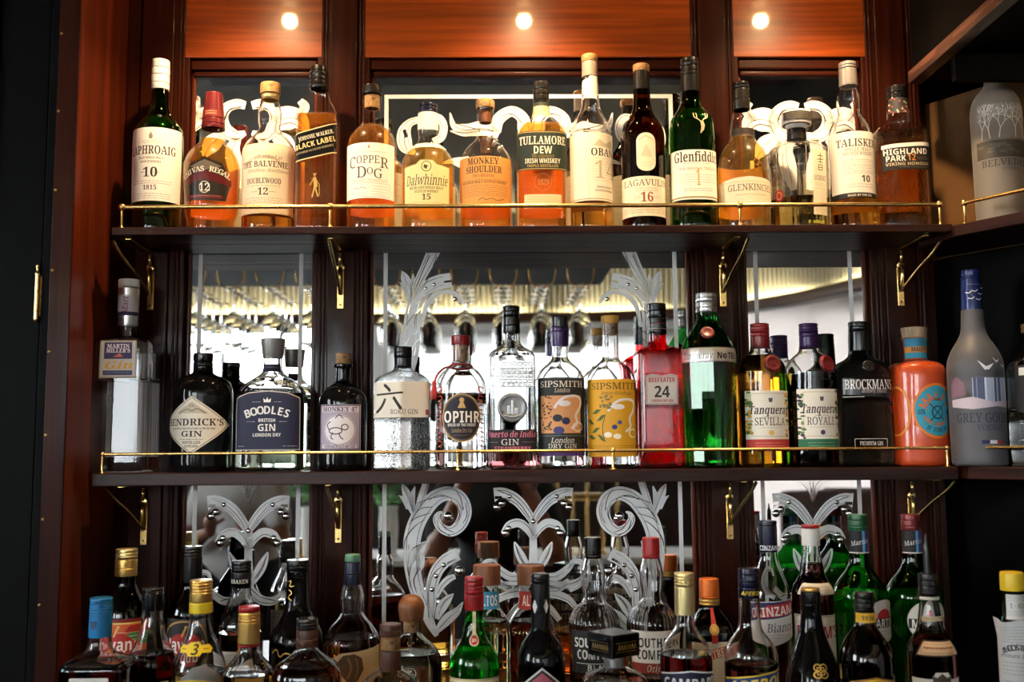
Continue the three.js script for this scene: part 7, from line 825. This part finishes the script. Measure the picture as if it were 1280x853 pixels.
// ---------------------------------------------------------------- the photographer, seen only in the mirrors
{
  const caps = (list) => (x, y, z) => { // smooth union of tapered capsules
    let d = 9; for (const [a, b, ra, rb, k = 0.03] of list) {
      const bx = b[0] - a[0], by = b[1] - a[1], bz = b[2] - a[2], px = x - a[0], py = y - a[1], pz = z - a[2], h = Math.max(0, Math.min(1, (px * bx + py * by + pz * bz) / (bx * bx + by * by + bz * bz || 1e-9)));
      const e = Math.hypot(px - bx * h, py - by * h, pz - bz * h) - (ra + (rb - ra) * h), q = Math.max(k - Math.abs(d - e), 0) / k; d = Math.min(d, e) - q * q * k * 0.25;
    } return d;
  };
  const surface = (f, c, half, res) => {
    const mc = new MarchingCubes(res, new THREE.MeshStandardMaterial(), false, false, 400000); mc.isolation = 0;
    const n = mc.size, hs = n / 2; for (let k = 0; k < n; k++) for (let j = 0; j < n; j++) for (let i = 0; i < n; i++) mc.field[i + j * n + k * n * n] = -f(c[0] + (i - hs) / hs * half[0], c[1] + (j - hs) / hs * half[1], c[2] + (k - hs) / hs * half[2]);
    mc.update(); const N = mc.count, p = new Float32Array(mc.positionArray.slice(0, N * 3));
    for (let i = 0; i < N; i++) for (let a = 0; a < 3; a++) p[i * 3 + a] = c[a] + p[i * 3 + a] * half[a];
    let g = new THREE.BufferGeometry(); g.setAttribute('position', new THREE.BufferAttribute(p, 3)); g.computeVertexNormals();
    const nn = g.attributes.normal, e = 0.004; for (let i = 0; i < N; i++) { const x = p[i * 3], y = p[i * 3 + 1], z = p[i * 3 + 2]; const v = V(f(x + e, y, z) - f(x - e, y, z), f(x, y + e, z) - f(x, y - e, z), f(x, y, z + e) - f(x, y, z - e)).normalize(); nn.setXYZ(i, v.x, v.y, v.z); }
    g.setAttribute('uv', new THREE.BufferAttribute(new Float32Array(N * 2), 2)); return g;
  };
  const figure = (label, at0, shirt, E, Wr, skin) => {
  const denim = mat(0.012, 0.014, 0.022, 0.9), hairM = mat(0.008, 0.006, 0.005, 0.5), shoeM = mat(0.015, 0.012, 0.010, 0.5);
  const g = thing('person', label, 'person', at0);
  const S = (s) => [s * 0.185, 1.315, 2.30];
  const torso = [[[0, 0.93, 2.31], [0, 1.08, 2.31], 0.125, 0.12], [[0, 1.08, 2.31], [0, 1.27, 2.31], 0.12, 0.13], [[-0.11, 1.27, 2.305], [0.11, 1.27, 2.305], 0.10, 0.10, 0.08], [[-0.08, 0.93, 2.31], [0.08, 0.93, 2.31], 0.12, 0.12, 0.06]];
  const legs = [-1, 1].flatMap((s) => [[[s * 0.09, 0.9, 2.31], [s * 0.10, 0.49, 2.30], 0.088, 0.058, 0.05], [[s * 0.10, 0.49, 2.30], [s * 0.11, 0.08, 2.33], 0.056, 0.038]]);
  const arms = [-1, 1].flatMap((s) => [[S(s), E(s), 0.052, 0.040, 0.05], [E(s), Wr(s), 0.040, 0.027]]);
  const head = [[[0, 1.525, 2.275], [0, 1.60, 2.285], 0.078, 0.086, 0.04], [[0, 1.49, 2.235], [0, 1.475, 2.245], 0.045, 0.05, 0.05], [[0, 1.27, 2.31], [0, 1.48, 2.275], 0.060, 0.052, 0.04], [[0, 1.545, 2.195], [0, 1.52, 2.178], 0.010, 0.015, 0.02], [[-0.03, 1.485, 2.193], [0.03, 1.485, 2.193], 0.008, 0.008, 0.012], [[-0.082, 1.55, 2.28], [-0.088, 1.52, 2.275], 0.014, 0.011, 0.01], [[0.082, 1.55, 2.28], [0.088, 1.52, 2.275], 0.014, 0.011, 0.01]];
  const geos = [surface(caps([...torso, ...legs, ...arms, ...head.slice(2, 3)]), [0, 0.76, 2.27], [0.36, 0.80, 0.30], 84), surface(caps(head), [0, 1.53, 2.26], [0.13, 0.19, 0.15], 64)];
  for (const s of [-1, 1]) {
    const w = Wr(s), palm = [s * 0.100, 1.455, 2.055], list = [[w, palm, 0.026, 0.034, 0.02]];
    [[0.030, 1.502, 0.078], [0.008, 1.508, 0.082], [-0.014, 1.503, 0.076], [-0.034, 1.492, 0.062]].forEach(([dz, y, l]) => { const k = [s * 0.100, 1.475, 2.055 - dz * 0.9], m = [s * 0.094, y, 2.045 - dz], t = [s * (0.098 - l * 0.62), y + 0.002, 2.040 - dz]; list.push([k, m, 0.0095, 0.009, 0.008], [m, t, 0.009, 0.0075, 0.006]); });
    list.push([[s * 0.100, 1.445, 2.075], [s * 0.084, 1.447, 2.128], 0.013, 0.010, 0.012], [[s * 0.084, 1.447, 2.128], [s * 0.060, 1.462, 2.150], 0.010, 0.008, 0.006]);
    const d = [w[0] - s * 0.105, w[1] - 1.405, w[2] - 2.075], mv = (q) => q.map((v, i) => v + d[i]); list.forEach((l, i) => { if (i) { l[0] = mv(l[0]); l[1] = mv(l[1]); } else l[1] = mv(l[1]); });
    geos.push(surface(caps(list), mv([s * 0.085, 1.46, 2.07]), [0.085, 0.085, 0.10], 60));
  }
  part('body', merge(geos), skin, g);
  const up = (l, r) => l.map(([a, b, ra, rb, k]) => [a, b, ra + r, rb + r, k]);
  const sleeve = [-1, 1].map((s) => { const a = S(s), b = E(s), m = [0, 1, 2].map((i) => a[i] + (b[i] - a[i]) * 0.62); return [a, m, 0.068, 0.062, 0.06]; });
  part('shirt', surface(caps([...up(torso, 0.014), ...sleeve]), [0, 1.12, 2.28], [0.34, 0.34, 0.22], 70), shirt, g);
  part('trousers', surface(caps([...up(legs, 0.016), [[-0.08, 0.93, 2.31], [0.08, 0.93, 2.31], 0.128, 0.128, 0.06]]), [0, 0.55, 2.31], [0.26, 0.56, 0.2], 70), denim, g);
  part('hair', surface((x, y, z) => Math.max(caps([[[0, 1.54, 2.292], [0, 1.605, 2.292], 0.092, 0.094, 0.03]])(x, y, z), Math.min(1.56 - y, 2.245 - z) * 0.9), [0, 1.6, 2.29], [0.13, 0.14, 0.14], 50), hairM, g);
  for (const s of [-1, 1]) part('shoe', surface(caps([[[s * 0.11, 0.045, 2.35], [s * 0.12, 0.036, 2.18], 0.044, 0.036, 0.03]]), [s * 0.115, 0.05, 2.26], [0.08, 0.08, 0.16], 40), shoeM, g);
  };
  figure('person in a black short sleeved shirt holding a camera up to the eye', [0, 0, 0], mat(0.006, 0.006, 0.007, 0.85), (s) => [s * 0.235, 1.10, 2.10], (s) => [s * 0.105, 1.405, 2.075], mat(0.28, 0.125, 0.07, 0.5));
  figure('person in a white shirt standing with hands held together at the chest', [-1.36, 0, 1.35], mat(0.5, 0.48, 0.46, 0.85), (s) => [s * 0.25, 1.04, 2.18], (s) => [s * 0.085, 1.10, 2.04], mat(0.22, 0.085, 0.045, 0.5));
  const c = thing('camera', 'black camera with a short lens held by the person', 'camera', [0, 1.5, 2.0]);
  part('camera_body', merge([new RoundedBoxGeometry(0.125, 0.085, 0.05, 3, 0.012).translate(0, -0.002, 0.105), new RoundedBoxGeometry(0.05, 0.03, 0.045, 3, 0.008).translate(0, 0.052, 0.105)]), K.black, c);
  const ln = part('lens', lathe([[0.024, 0.004], [0.031, 0], [0.034, 0.004], [0.034, 0.03], [0.032, 0.034], [0.032, 0.08], [0.0003, 0.081]], 32).rotateX(Math.PI / 2), K.black, c);
  part('lens_glass', new THREE.SphereGeometry(0.05, 24, 8, 0, 6.283, 0, 0.5).rotateX(-Math.PI / 2).translate(0, 0, 0.056), mat(0.004, 0.004, 0.01, 0.05), ln);
}
renderer.render(scene, camera);
